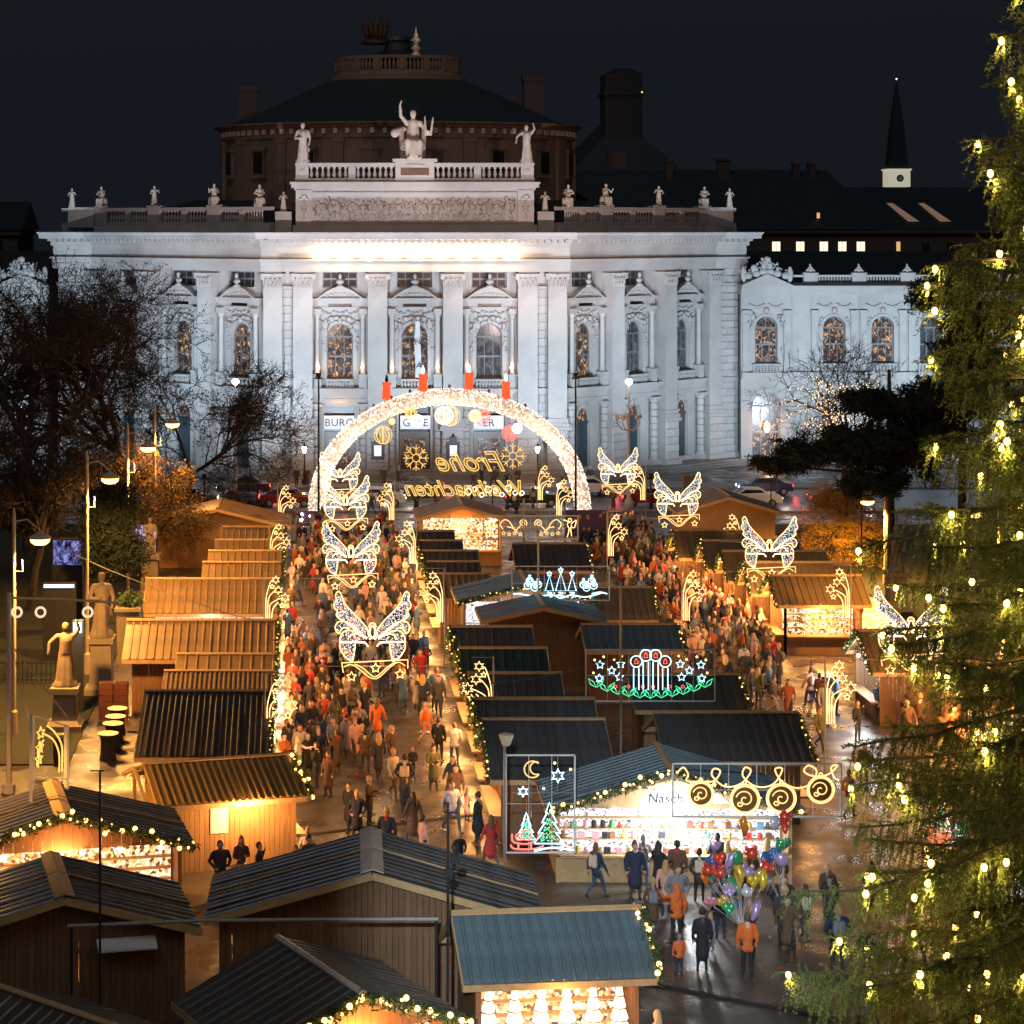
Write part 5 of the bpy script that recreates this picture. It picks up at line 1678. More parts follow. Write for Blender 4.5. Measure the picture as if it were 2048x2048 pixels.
def stall(label, cx_, cy_, rz, Lx, Dn, Df=None, ze=2.4, zr=3.7, roof=ROOF_DARK, wall=WOOD, openx=(), openy=(), glow='w', garl=(), pw=.36, boards=(), lamp=55, inset=.45, ridge=TRIM, near_only=True, group='wooden market stalls', posts=True, big=0, both=False, lampz=2.1, rw=.10, cord=False):
    """market stall. local x = ridge direction, local -y = near slope."""
    Df = Df or Dn
    t = thing('market_stall', label, 'market stall', (cx_, cy_, 0), rz, group)
    hx = Lx / 2
    # ---- roof
    an, af = math.atan2(zr - ze, Dn), math.atan2((zr - ze), Df)
    Ln, Lf = math.hypot(zr - ze, Dn), math.hypot(zr - ze, Df)
    sl_ = (zr - ze) / Dn
    rf = MB().add([(x_, y_, z_) for x_ in (-hx - .03, hx + .03) for (y_, z_) in ((-rw, zr - rw * sl_ + .05), (-rw, zr - rw * sl_ + .09), (0, zr + .10), (rw, zr - rw * sl_ + .09), (rw, zr - rw * sl_ + .05), (0, zr + .055))],
                  [(0, 1, 2, 5), (5, 2, 3, 4), (6, 11, 8, 7), (11, 10, 9, 8), (0, 6, 7, 1), (1, 7, 8, 2), (2, 8, 9, 3), (3, 9, 10, 4), (4, 10, 11, 5), (5, 11, 6, 0)]).build('roof', ridge, t)
    if cord:
        r_ = random.Random(int(Lx * 100))
        cp = [(.0 + r_.gauss(0, .03), -Dn * (1 - i / 8), ze + (zr - ze) * i / 8 + .085) for i in range(9)] + [(r_.gauss(0, .03), Df * i / 8, zr - (zr - ze) * i / 8 + .085) for i in range(1, 9)]
        MB().tube(cp, .03, 5).build('cord', TRIM, t)
    n = max(3, round(Lx / pw)); w = Lx / n
    for s_, a, L in ((-1, an, Ln), (1, af, Lf)):
        if s_ > 0 and near_only and not both:
            mb = MB()
            for i in range(n):
                x = -hx + w * (i + .5)
                mb.add([(x - w / 2, 0.0, zr), (x + w / 2, 0.0, zr), (x + w / 2, Df, ze), (x - w / 2, Df, ze)], [(0, 1, 2, 3)])
                mb.bar((x - w / 2 + .05, 0, zr + .02), (x - w / 2 + .05, Df, ze + .02), .07, .05)
            mb.build('far_slope', roof, rf)
            continue
        pm = panel_mesh(L, w + .012, roof)
        yy_ = s_ * (Dn if s_ < 0 else Df)
        MB().add([(-hx, 0, zr - .05), (hx, 0, zr - .05), (hx, yy_, ze - .05), (-hx, yy_, ze - .05)], [(0, 1, 2, 3)]).build('roof_boards', WOOD, rf)  # sheet added under the panels to stop light leaking between them
        for i in range(n):
            o = obj('roof_panel', pm, rf, (-hx + w * (i + .5), 0, zr))
            o.rotation_euler = (-a + RND.gauss(0, .004), RND.gauss(0, .006), PI if s_ < 0 else 0)
    # ---- fascia boards
    fb = MB()
    fb.box(-hx, hx, -Dn - .03, -Dn + .02, ze - .2, ze - .03).box(-hx, hx, Df - .02, Df + .03, ze - .2, ze - .03)
    for s_ in (-1, 1):
        x = s_ * (hx + .0)
        fb.bar((x, 0, zr - .12), (x, -Dn, ze - .12), .04, .2); fb.bar((x, 0, zr - .12), (x, Df, ze - .12), .04, .2)
    fb.build('fascia', TRIM, t)
    # ---- walls of boards
    wx, wn, wf = hx - inset, Dn - .4, Df - .4
    zn = ze + (zr - ze) * (.4 / Dn) - .06

    def ztop(y):
        return zr - .08 - (zr - ze) * (abs(y) / (Dn if y < 0 else Df))

    def boardwall(side):
        """side: '+x','-x' gables, '-y','+y' long walls"""
        bw = .17
        wo = None
        if side in ('+x', '-x'):
            x = wx if side == '+x' else -wx
            k = max(4, round((wn + wf) / bw)); b_ = (wn + wf) / k
            items = []
            for i in range(k):
                y0, y1 = -wn + b_ * i + .006, -wn + b_ * (i + 1) - .006
                items.append([(x - .015, y0, 0), (x + .015, y0, 0), (x + .015, y1, 0), (x - .015, y1, 0), (x - .015, y0, ztop(y0)), (x + .015, y0, ztop(y0)), (x + .015, y1, ztop(y1)), (x - .015, y1, ztop(y1))])
        else:
            y = -wn if side == '-y' else wf
            zt = ztop(y)
            k = max(4, round(2 * wx / bw)); b_ = 2 * wx / k
            items = []
            for i in range(k):
                x0, x1 = -wx + b_ * i + .006, -wx + b_ * (i + 1) - .006
                items.append([(x0, y - .015, 0), (x1, y - .015, 0), (x1, y + .015, 0), (x0, y + .015, 0), (x0, y - .015, zt), (x1, y - .015, zt), (x1, y + .015, zt), (x0, y + .015, zt)])
        fs = [(0, 3, 2, 1), (4, 5, 6, 7), (0, 1, 5, 4), (1, 2, 6, 5), (2, 3, 7, 6), (3, 0, 4, 7)]
        q = MB()
        if side in ('+x', '-x'):
            q.box(x - .05 if side == '-x' else x - .1, x + .1 if side == '-x' else x + .05, -wn, -wn + .1, 0, ztop(-wn) - .02).box(x - .05, x + .05, -.05, .05, ztop(0) - .3, ztop(0) - .05)
            if side == '+x': q.box(x - .06, x - .02, -wn + .1, wf - .1, .05, .2).box(x - .06, x - .02, -wn + .1, wf - .1, 2.0, 2.15)
            else: q.box(x + .02, x + .06, -wn + .1, wf - .1, .05, .2).box(x + .02, x + .06, -wn + .1, wf - .1, 2.0, 2.15)
        else:
            q.box(-wx, wx, y + (.02 if side == '-y' else -.06), y + (.06 if side == '-y' else -.02), .05, .2).box(-wx, wx, y + (.02 if side == '-y' else -.06), y + (.06 if side == '-y' else -.02), zt - .25, zt - .1)
        wo = q.build('wall', wall, t)
        if side in boards:
            for it in items:
                MB().add(it, fs).build('board', wall, wo)
        else:
            mb = MB()
            for it in items:
                mb.add(it, fs)
            mb.build('boarding', wall, wo, kind='stuff')

    for side in ('+x', '-x', '-y', '+y'):
        op = (side[0] == 'x') or False
        if side in openx or side in openy:
            continue
        boardwall(side)
    # ---- open fronts: counter, lit goods, lamp
    gm, lm, lc = (GOODS_C, LAMPC, (.86, .95, 1)) if glow == 'c' else (GOODS_W, LAMPW, (1, .44, .12))
    for side in tuple(openx) + tuple(openy):
        sx = 1 if side[0] == '+' else -1
        if side[1] == 'x':
            M = Matrix.Rotation(0 if sx > 0 else PI, 4, 'Z')
            hw0, hw1 = (-wn, wf) if sx > 0 else (-wf, wn)
            M = M @ Matrix.Translation((wx, 0, 0))
        else:
            M = Matrix.Rotation(-PI / 2 if sx < 0 else PI / 2, 4, 'Z') @ Matrix.Translation((wn if sx < 0 else wf, 0, 0))
            hw0, hw1 = -wx, wx
        zt = ztop(-wn) - .1
        if side[1] == 'x':
            k = 12
            gb = MB()
            for i in range(k * 2):
                y0, y1 = hw0 + (hw1 - hw0) * i / (2 * k) + .005, hw0 + (hw1 - hw0) * (i + 1) / (2 * k) - .005
                sg_ = 1 if sx > 0 else -1
                gb.prism([(y0, zt), (y1, zt), (y1, max(zt + .01, ztop(sg_ * y1) - .02)), (y0, max(zt + .01, ztop(sg_ * y0) - .02))], -.02, .02, 0, M @ Matrix.Rotation(PI / 2, 4, 'Z'))
            gb.build('gable_boarding', wall, t, kind='stuff')
        q = MB().box(-.1, .45, hw0 + .02, hw1 - .02, .92, 1.0, 0, M).box(-.05, .0, hw0 + .02, hw1 - .02, 0, .92, 0, M)
        for y in (hw0, hw1):
            q.box(-.06, .06, y - .06, y + .06, 0, zt + .05, 0, M)
        q.build('counter', wall, t)
        MB().box(-1.15, -1.1, hw0 + .1, hw1 - .1, .7, zt, 0, M).build('lit_shelves', gm, t)
        sh = MB()
        for z_ in (1.15, 1.5, 1.85):
            sh.box(-1.1, -.85, hw0 + .12, hw1 - .12, z_, z_ + .03, 0, M)
        sh.build('shelf', TRIM, t, kind='stuff')
        lampm = MB()
        nl = max(2, int((hw1 - hw0) / 1.1))
        for i in range(nl):
            y = hw0 + (hw1 - hw0) * (i + .5) / nl
            c_ = M @ Vector((.1, y, zt - .12))
            obj('stall_lamp', cached(('sl', lm.name), lambda: MB().lathe([(.02, .12), (.08, .06), (.09, 0), (.02, -.04)], 8).mesh('stall_lamp', lm)), t, c_)
        c_ = M @ Vector((.35, (hw0 + hw1) / 2, lampz))
        light('stall_light', 'POINT', c_, lamp * (7.5 if lamp < 150 else 2.6), lc, t, radius=.5)
    # ---- garlands on the rakes
    for side in garl:
        sx = 1 if side[0] == '+' else -1
        if side[1] == 'x':
            x = sx * (hx + .06)
            garland(t, [(x, -Dn, ze - .08), (x, 0, zr - .02), (x, Df, ze - .08)], big=big, asobj=big > 0, r=.15 if big else .11, bulbs=.16 if big else .26)
        else:
            y = -Dn - .08
            garland(t, [(-hx, y, ze - .1), (hx, y, ze - .1)], big=big)
    return t


def row(label, vr, X0, X1, D, zr=3.7, ze=2.4, Y=None, **k):
    """stall with ridge across the view; vr = pixel row of its ridge"""
    y = Y if Y else Yat(vr, zr)
    return stall(label, (X0 + X1) / 2, y, 0, X1 - X0, D, zr=zr, ze=ze, **k)


LB = ROOF_BROWN
# --- row on the bare-tree side, open to the first alley
row('dark broad-roofed stall behind the golden-roofed one, bare-tree row', 1383, -6.2, -1.35, 4.8, Df=3.0, openx=('+x',), garl=('+x',), roof=mat('black_brown_sheet', (.07, .05, .04), .5, var=.3, rv=.1), pw=.22)
row('low stall with a narrow striped roof just behind the dark broad roof, bare-tree row', 0, -5.9, -1.35, 1.75, zr=3.0, ze=2.4, Y=87.6, roof=LB, openx=('+x',), garl=('+x',), pw=.2)
row('second low stall with bright orange striped roof, bare-tree row', 0, -5.6, -1.35, 1.6, zr=3.0, ze=2.4, Y=91.1, roof=LB, openx=('+x',), garl=('+x',), pw=.45)
row('wide brown-roofed stall with a dark doorway, by the standing tables', 1241, -8.1, -1.35, 2.7, ze=2.5, roof=LB, openx=('+x',), garl=('+x',))
row('amber-roofed stall with a white lit slot below its eave, bare-tree row', 1158, -8.1, -1.4, 2.4, roof=LB, openx=('+x',), garl=('+x',), openy=('-y',), glow='c', lamp=40)
for i, (y, x0) in enumerate(((112.3, -5.5), (116.3, -5.4), (120.4, -5.2), (125.6, -5.0))):
    row(['fifth', 'sixth', 'seventh', 'eighth'][i] + ' stall along the bare-tree row, brown roof only partly seen', 0, x0, -1.3, 1.9, zr=3.6, ze=2.7, Y=y, roof=LB, openx=('+x',), garl=('+x',), group='far stalls along the first alley')
stall('orange-walled hut with low white shelf beyond the bare-tree row', -5.6, 135.0, -PI / 2, 5.0, 4.6, 4.6, zr=3.8, ze=2.7, roof=LB, wall=WOOD_L, openx=(), pw=.4)
# --- middle block, side of the first alley
C = dict(openx=('-x',), garl=('-x',))
row('dark-roofed stall nearest the sweets stall, garland towards the first alley', 1440, 6.4, 10.8, 3.2, Df=1.7, **C)
row('narrow dark roof second from the sweets stall, middle block', 1398, 6.4, 10.9, 1.7, **C)
row('dark roof third from the sweets stall, beside the candle light panel', 0, 6.5, 10.2, 2.1, Y=83.9, **C)
row('blue sheen roof streaked by rain, middle block', 0, 6.5, 10.2, 2.3, Y=88.9, roof=mat('wet_blue_sheet', (.05, .075, .085), .28, metal=.3, var=.4, scale=4, rv=.1), **C)
row('dark slate-coloured roof before the blue-grey gable, middle block', 0, 6.5, 10.1, 2.2, Y=93.7, **C)
for i, (y, x1) in enumerate(((109.2, 9.6), (113.2, 9.4), (117.0, 9.6), (120.8, 9.0), (124.6, 8.8))):
    row(['brown-roofed stall with an orange end wall behind the bright gable stall', 'black roof next behind the orange end wall, middle block', 'second black roof behind the orange end wall', 'third black roof behind the orange end wall', 'fourth black roof before the far open gable stall'][i], 0, 6.5, x1, 1.8, zr=3.5, ze=2.6, Y=y, roof=LB if i == 0 else ROOF_DARK, wall=WOOD_L if i == 0 else WOOD, **C)
stall('blue-grey gable seen from behind with a brown back door', 11.15, 100.2, -PI / 2, 3.4, 2.95, 2.95, zr=3.75, ze=3.1, roof=ROOF_BLUE, near_only=False, both=True)
stall('gable stall with blazing white front behind the ice-blue tree panel', 10.9, 105.0, -PI / 2, 4.2, 3.5, 3.5, zr=4.0, ze=3.2, roof=ROOF_BLUE, openx=('+x',), garl=('+x',), glow='c', both=True, lamp=200)
stall('open gable stall on posts at the far end before the road', 9.9, 135.5, -PI / 2, 4.6, 2.9, 2.9, zr=3.9, ze=3.1, roof=LB, openx=('+x',), both=True, wall=WOOD_L, lamp=50)
# --- middle block, side of the second alley
C = dict(openx=('+x',), garl=('+x',))
row('black roof below the curled light panel with figures', 1088, 11.6, 15.8, 2.3, ze=2.6, **C)
row('slatted golden-brown roof right of the ice-blue tree panel', 0, 13.0, 17.2, 2.0, zr=3.6, Y=104.5, roof=LB, **C)
row('blue-black roof behind the candle panel top edge', 0, 12.6, 17.0, 1.8, zr=3.3, ze=2.5, Y=96.3, roof=ROOF_BLUE, **C)
row('black roof behind the candle light panel', 0, 13.0, 17.5, 2.1, zr=3.4, ze=2.5, Y=85.0, **C)
row('dark ribbed roof with white-lit open end, behind the sweets stall', 0, 12.9, 18.2, 2.6, zr=3.5, ze=2.4, Y=77.9, **C)
# --- sweets stall facing the square
SW = stall('white-lit sweets stall with lettered gable, garland and blue-grey roof', 12.0, 70.4, -PI / 2 - .02, 3.8, 4.1, 4.3, zr=3.75, ze=2.5, roof=ROOF_BLUE, openx=('+x',), garl=('+x',), glow='c', both=True, big=4, lamp=330, wall=TRIM)
# --- row on the pine side, open to the second alley
C = dict(openx=('-x',), garl=('-x',), roof=mat('golden_ribbed_sheet', (.24, .15, .07), .45, metal=.2, var=.25, rv=.12))
row('golden ribbed roof nearest the big spruce top stars, pine row', 1152, 23.7, 28.4, 2.0, ze=2.6, lamp=120, openy=('-y',), **C)
row('golden ribbed roof second in the pine row, under the butterfly', 0, 23.3, 29.2, 1.8, Y=111.7, **C)
row('golden ribbed roof third in the pine row with a dark roof box', 0, 22.9, 28.6, 1.8, Y=115.6, **C)
row('golden ribbed roof fourth in the pine row', 0, 22.5, 28.0, 1.8, Y=119.5, **C)
row('golden ribbed roof last in the pine row by the road', 0, 21.6, 26.0, 1.9, Y=123.6, **C)
stall('golden gabled hut by the road at the end of the pine row', 27.3, 137.5, -PI / 2, 4.5, 3.4, 3.4, zr=4.2, ze=3.2, roof=ROOF_BROWN, wall=WOOD_L, both=True)
row('steep golden roof with white-lit counter seen through spruce branches', 1262, 24.4, 28.2, 2.4, lamp=160, glow='c', **C)
row('golden striped roof half hidden by the spruce', 1323, 26.4, 32.0, 2.3, lamp=100, openy=('-y',), **C)
row('blue-grey roof behind the lower spruce branches', 0, 20.2, 25.5, 2.2, Y=64.5, openy=('-y',), glow='c', roof=ROOF_BLUE, lamp=70)
# --- foreground
SA_ = stall('golden-roofed stall with honey board wall and white notice', -3.0, 72.3, .27, 5.2, 2.35, 2.5, zr=3.2, ze=2.4, roof=mat('brass_ribbed_sheet', (.34, .21, .07), .38, metal=.35, var=.2, rv=.12), wall=WOOD_L, openx=('+x',), garl=('+x',), pw=.24, boards=('-y',), big=2, lamp=200, both=True)
stall('garlanded stall with glowing counter at the picture edge', -7.75, 65.5, -PI / 2 + .22, 3.9, 4.0, 4.0, zr=3.7, ze=2.6, openx=('+x',), garl=('+x',), both=True, big=3, lamp=260, ridge=TRIM, rw=.28, cord=True)
SB_ = stall('dark stall back with a white awning flap and a plank ridge', -6.85, 57.8, -PI / 2 + .22, 3.9, 4.2, 3.7, zr=3.7, ze=2.6, both=True, boards=('+x',), ridge=TRIM, rw=.28, cord=True)
stall('big dark gable-backed stall in the middle foreground', 1.85, 59.4, -PI / 2 - .02, 4.0, 4.6, 4.7, zr=3.9, ze=2.6, both=True, boards=('+x',), ridge=mat('pale_metal_ridge', (.5, .42, .38), .4, var=.2), rw=.32, cord=True, roof=ROOF_DARK)
stall('black-roofed stall with a bulb garland at the lower edge', .3, 51.0, -1.09, 4.4, 2.9, 3.0, zr=3.6, ze=2.5, both=True, openx=('+x',), garl=('+x',), big=2, lamp=120, ridge=mat('pale_metal_ridge', (.5, .42, .38), .4))
stall('black-roofed stall in the lower picture corner', -5.6, 48.4, -.70, 4.6, 2.6, 2.6, zr=3.5, ze=2.5, both=True, ridge=TRIM)
SD_ = stall('blue-grey ribbed stall with tiered goods in a lit front', 6.25, 54.75, .10, 5.0, 1.75, 1.9, zr=3.7, ze=2.5, roof=ROOF_BLUE, openx=(), openy=('-y',), garl=('+x',), both=True, big=3, lamp=170, pw=.3)

# ================================================================ light decorations
def tube2(parent, name, lines, m, r=.03, y=0, n=5, kind=None, sub=None):
    """one part made of glowing tubes; lines = list of polylines in x,z ('c' suffix closed)"""
    mb = MB()
    for ln in lines:
        closed = False
        if isinstance(ln, tuple) and ln and ln[0] == 'c':
            closed = True; ln = ln[1]
        mb.tube([(p[0], y, p[1]) for p in ln], r, n, closed=closed)
    return mb.build(name, m, parent, kind=kind)


def smooth_line(pts, k=5):
    """Catmull-Rom through points"""
    P = [Vector((p[0], p[1])) for p in pts]
    out = []
    for i in range(len(P) - 1):
        a, b, c, d = P[max(i - 1, 0)], P[i], P[i + 1], P[min(i + 2, len(P) - 1)]
        for j in range(k):
            t = j / k
            q = .5 * ((2 * b) + (c - a) * t + (2 * a - 5 * b + 4 * c - d) * t * t + (3 * b - a - 3 * c + d) * t ** 3)
            out.append((q.x, q.y))
    out.append(tuple(P[-1]))
    return out


def star(cx_, cz, r, n=5, rot=0.0):
    return ('c', [(cx_ + (r if i % 2 == 0 else r * .48) * math.sin(PI * i / n + rot), cz + (r if i % 2 == 0 else r * .48) * math.cos(PI * i / n + rot)) for i in range(2 * n)])


def ring(cx_, cz, r, n=20):
    return ('c', [(cx_ + r * math.cos(2 * PI * i / n), cz + r * math.sin(2 * PI * i / n)) for i in range(n)])


def spiral(cx_, cz, r0, r1, turns, a0=0.0, n=22, sgn=1):
    return [(cx_ + (r0 + (r1 - r0) * i / n) * math.cos(a0 + sgn * 2 * PI * turns * i / n), cz + (r0 + (r1 - r0) * i / n) * math.sin(a0 + sgn * 2 * PI * turns * i / n)) for i in range(n + 1)]


def inside(poly, x, z):
    c = False
    j = len(poly) - 1
    for i in range(len(poly)):
        if (poly[i][1] > z) != (poly[j][1] > z) and x < (poly[j][0] - poly[i][0]) * (z - poly[i][1]) / (poly[j][1] - poly[i][1]) + poly[i][0]:
            c = not c
        j = i
    return c


def fill_pts(poly, n, r):
    xs = [p[0] for p in poly]; zs = [p[1] for p in poly]; out = []
    while len(out) < n:
        x, z = r.uniform(min(xs), max(xs)), r.uniform(min(zs), max(zs))
        if inside(poly, x, z):
            out.append((x, r.gauss(0, .015), z))
    return out


# ---- butterfly / angel-wing motif (one built, then copied)
def B2(x, y):
    return ((x - 930) * .002358, (1000 - y) * .002358)


UP = [(985, 1000), (1010, 880), (1130, 720), (1290, 560), (1420, 400), (1470, 270), (1525, 205), (1575, 270), (1560, 350), (1600, 440), (1580, 510), (1540, 545), (1560, 620), (1500, 690), (1400, 740), (1250, 850), (1100, 960), (1020, 1012)]
LOB = [(1060, 1000), (1200, 860), (1320, 770), (1430, 730), (1530, 740), (1580, 820), (1560, 900), (1510, 940), (1480, 880), (1430, 840), (1340, 860)]
LOW = [(1030, 1035), (1150, 960), (1300, 890), (1420, 900), (1490, 1000), (1500, 1090), (1495, 1200), (1430, 1320), (1360, 1390), (1290, 1420), (1270, 1390), (1240, 1220), (1228, 1100)]
INN = [(1040, 1015), (1180, 950), (1300, 960), (1360, 1040)]


def make_butterfly():
    t = thing('butterfly_light', 'x', 'light decoration', (0, 0, 0), 0, 'butterfly lights hung over the alleys')
    r = random.Random(4)
    up = smooth_line([B2(*p) for p in UP]); lob = smooth_line([B2(*p) for p in LOB]); low = smooth_line([B2(*p) for p in LOW]); inn = smooth_line([B2(*p) for p in INN])
    for s_ in (-1, 1):
        f = lambda L: [(s_ * x, z) for x, z in L]
        w = tube2(t, 'wing', [f(up), f(lob), f(low), f(inn)], L_WARM, .021)
        pts = fill_pts(f(up), 300, r) + fill_pts(f(low), 190, r) + fill_pts(f(lob), 70, r)
        bulb_cloud(pts, .0155, L_COOLW, 'glitter_bulbs', w)
        tube2(t, 'bright_bar', [f([B2(1010, 1160), B2(1060, 1095), B2(1240, 1090), B2(1510, 1082)])], emit('hot_light_tube', (1, .72, .36), 4), .028)
    tube2(t, 'body', [('c', [B2(930 + 48 * math.cos(a * PI / 8), 910 + 100 * math.sin(a * PI / 8)) for a in range(16)]), smooth_line([B2(870, 830), B2(890, 775), B2(930, 760), B2(970, 775), B2(990, 830)]), [B2(870, 1035), B2(930, 1010), B2(990, 1035)]], L_WARM, .03)
    g = tube2(t, 'swag', [[B2(395, 1450), B2(1545, 1395)], [B2(395, 1450), B2(420, 1620)], [B2(1545, 1395), B2(1545, 1550)], smooth_line([B2(430, 1520), B2(560, 1480), B2(700, 1560), B2(860, 1690), B2(960, 1725), B2(1060, 1690), B2(1230, 1530), B2(1380, 1440), B2(1500, 1500)]),
                           smooth_line([B2(620, 1470), B2(760, 1540), B2(900, 1660), B2(960, 1690), B2(1040, 1660), B2(1180, 1530), B2(1330, 1430)])], L_AMBER, .02)
    for (x, z) in ((565, 1690), (985, 1540), (1410, 1645)):
        c = B2(x, z); tube2(t, 'star', [star(c[0], c[1], .21)], L_WARM, .02)
    MB().tube([(-3.4, 0, .55), (-1.2, 0, .42), (1.2, 0, .42), (3.4, 0, .55)], .012, 4).tube([(-3.4, 0, -1.2), (3.4, 0, -1.2)], .012, 4).build('cable', POLE, t)
    return t


proto = make_butterfly()
BF = [((745, 1274), 1.0, 'nearest butterfly light in the first alley'), ((702, 1112), .95, 'second butterfly light in the first alley'), ((691, 1008), .93, 'third butterfly light in the first alley'), ((680, 953), .88, 'farthest butterfly light in the first alley, before the arch'),
      ((1539, 1100), .93, 'bluish butterfly light nearest in the second alley'), ((1355, 1001), .93, 'middle butterfly light in the second alley'), ((1236, 943), .88, 'farthest butterfly light in the second alley'), ((1822, 1262), 1.0, 'butterfly light half hidden by the spruce')]
for i, ((u, v), sc, lb) in enumerate(BF):
    o = proto if i == 0 else copy_tree(proto)
    p = at(u, v, 4.7)
    o.location = p; o.scale = (sc, sc, sc); o['label'] = lb
    light('butterfly_glow', 'POINT', (0, -.3, -.2), 320, (1, .52, .18), o, radius=.8)


# ---- shooting-star posts
def make_starpost():
    t = thing('star_post', 'x', 'light decoration', (0, 0, 0), 0, 'shooting star light posts along the alleys')
    MB().lathe([(.14, 0), (.14, .06), (.035, .08), (.03, 4.85)], 6, c=(-.06, 0, 0)).bar((-.06, 0, 4.83), (.8, 0, 4.83), .03, .03).build('post', POLE, t)
    z0 = 2.2
    st = [(.50, 2.28, .2), (.62, 1.78, .22), (.95, 1.42, .24)]
    for k, (sx, sz, r) in enumerate(st):
        x0 = .02 + (2 - k) * .07 if False else .02 + k * .09
        top = sz - .05 if k else sz - .3
        pts = [(x0, z0), (x0, z0 + top * .55), (x0 + .04, z0 + top * .8), (x0 + (sx - x0) * .45, z0 + sz - .12), (sx - r * .7, z0 + sz - .02)]
        tube2(t, 'light_ray', [smooth_line(pts)], L_WARM, .018)
        tube2(t, 'star', [star(sx, z0 + sz, r, 6)], L_WARM, .018)
    tube2(t, 'light_ray', [smooth_line([(.31, z0), (.31, z0 + .6), (.4, z0 + .95), (.62, z0 + 1.2)])], L_WARM, .022)
    tube2(t, 'star', [star(.80, z0 + 1.05, .14, 5), star(.32, z0 + 1.95, .12, 5)], L_WARM, .02)
    return t


sp = make_starpost()
SPL = [(533, 1487, 1, 'shooting star post beside the dark broad roof, bare-tree row'), (531, 1254, 1, 'shooting star post beside the amber roof, bare-tree row'), (540, 1134, 1, 'shooting star post beside the far brown roofs, bare-tree row'), (557, 1045, 1, 'shooting star post at the far end of the bare-tree row'),
       (788, 1040, -1, 'shooting star post at the far end of the middle block, first alley'), (831, 1127, -1, 'shooting star post beside the black roofs, first alley'), (886, 1244, -1, 'bright shooting star post by the orange end wall'), (984, 1450, -1, 'shooting star post at the corner of the dark roofs near the sweets stall'),
       (1076, 1000, 1, 'small shooting star post by the foot of the arch'), (1113, 1032, 1, 'small shooting star post before the purple banner'), (1216, 1112, 1, 'shooting star post at the second alley, middle block side, far'), (1366, 1241, 1, 'shooting star post at the second alley, middle block side'),
       (1653, 1448, 1, 'large shooting star post before the spruce'), (1290, 1000, -1, 'shooting star post beside the farthest butterfly, second alley'), (1481, 1112, -1, 'shooting star post between the two nearer butterflies, pine row'), (1699, 1236, -1, 'shooting star post on the pine row beside the spruce tip'), (2030, 1400, -1, 'shooting star post behind the spruce at the picture edge')]
for i, (u, v, d, lb) in enumerate(SPL):
    o = sp if i == 0 else copy_tree(sp)
    p = at(u, v, 2.2)
    o.location = (p.x, p.y, 0); o.scale = (d, 1, 1); o['label'] = lb


# ---- framed light panels
def panel(label, u0, u1, v0, v1, zc, pole_u=None, pole_top=None, framem=WHITEM):
    vc = (v0 + v1) / 2
    Y = Yat(vc, zc)
    s_ = F / Y
    w, h = (u1 - u0) / s_, (v1 - v0) / s_
    t = thing('light_panel', label, 'light decoration', (((u0 + u1) / 2 - CX) / s_, Y, 0), 0, 'framed light panels over the stalls')
    mb = MB()
    for a, b in (((-w / 2, -h / 2), (w / 2, -h / 2)), ((w / 2, -h / 2), (w / 2, h / 2)), ((w / 2, h / 2), (-w / 2, h / 2)), ((-w / 2, h / 2), (-w / 2, -h / 2))):
        mb.bar((a[0], .05, zc + a[1]), (b[0], .05, zc + b[1]), .05, .05)
    k = max(2, round(w / .85))
    for i in range(1, k):
        x = -w / 2 + w * i / k
        mb.bar((x, .06, zc - h / 2), (x, .06, zc + h / 2), .015, .015)
    mb.bar((-w / 2, .06, zc), (w / 2, .06, zc), .015, .015)
    mb.build('frame', framem, t)
    if pole_u is not None:
        px = (pole_u - CX) / s_ - t.location.x
        ztop = H - (pole_top - VH) / s_
        MB().lathe([(.12, 0), (.05, .1), (.04, ztop)], 8, c=(px, -.08, 0)).ell((px, -.08, ztop), .07).build('pole', POLE, t)
    return t, w, h, zc


# candle panel with green leaf wreath
t, w, h, zc = panel('framed panel of four blue-white candles over green leaves', 1172, 1430, 1300, 1403, 4.2, 1241, 1165)
for i, (x, hh) in enumerate(((-.55, .55), (-.18, .78), (.2, .78), (.57, .55))):
    tube2(t, 'candle', [[(x - .1, zc - .55), (x - .1, zc + hh - .25)], [(x + .1, zc - .55), (x + .1, zc + hh - .25)], ring(x, zc + hh, .22, 18)], L_CYAN, .02)
    tube2(t, 'flame', [('c', [(x - .07, zc + hh - .08), (x + .07, zc + hh - .08), (x + .05, zc + hh + .03), (x, zc + hh + .13), (x - .05, zc + hh + .03)])], L_RED, .018)
for s_ in (-1, 1):
    for (x, z) in ((1.15, .45), (1.5, .2), (1.95, .42), (1.2, -.05), (1.98, -.1)):
        tube2(t, 'star', [star(s_ * x, zc + z, .17)], L_CYAN, .018)
    for (x, z) in ((1.1, .75), (1.4, .62), (1.8, .72), (2.15, .6), (2.2, .1)):
        obj('bulb', BULB_M, t, (s_ * x, .05, zc + z))
wre = []
for i in range(11):
    x = -2.1 + 4.2 * i / 10
    z = zc - .75 + .42 * (abs(x) / 2.1) ** 2
    for d in (-1, 1):
        wre.append(('c', [(x, z - .12), (x + d * .1, z + .1), (x + d * .3, z + .22), (x + d * .22, z + .0)]))
for L in wre:
    tube2(t, 'leaf', [L], L_GREEN, .016)
for x in (-1.35, -.85, -.3, .1, .75, 1.25):
    tube2(t, 'berry', [ring(x, zc - .42, .06, 8)], L_RED, .014)

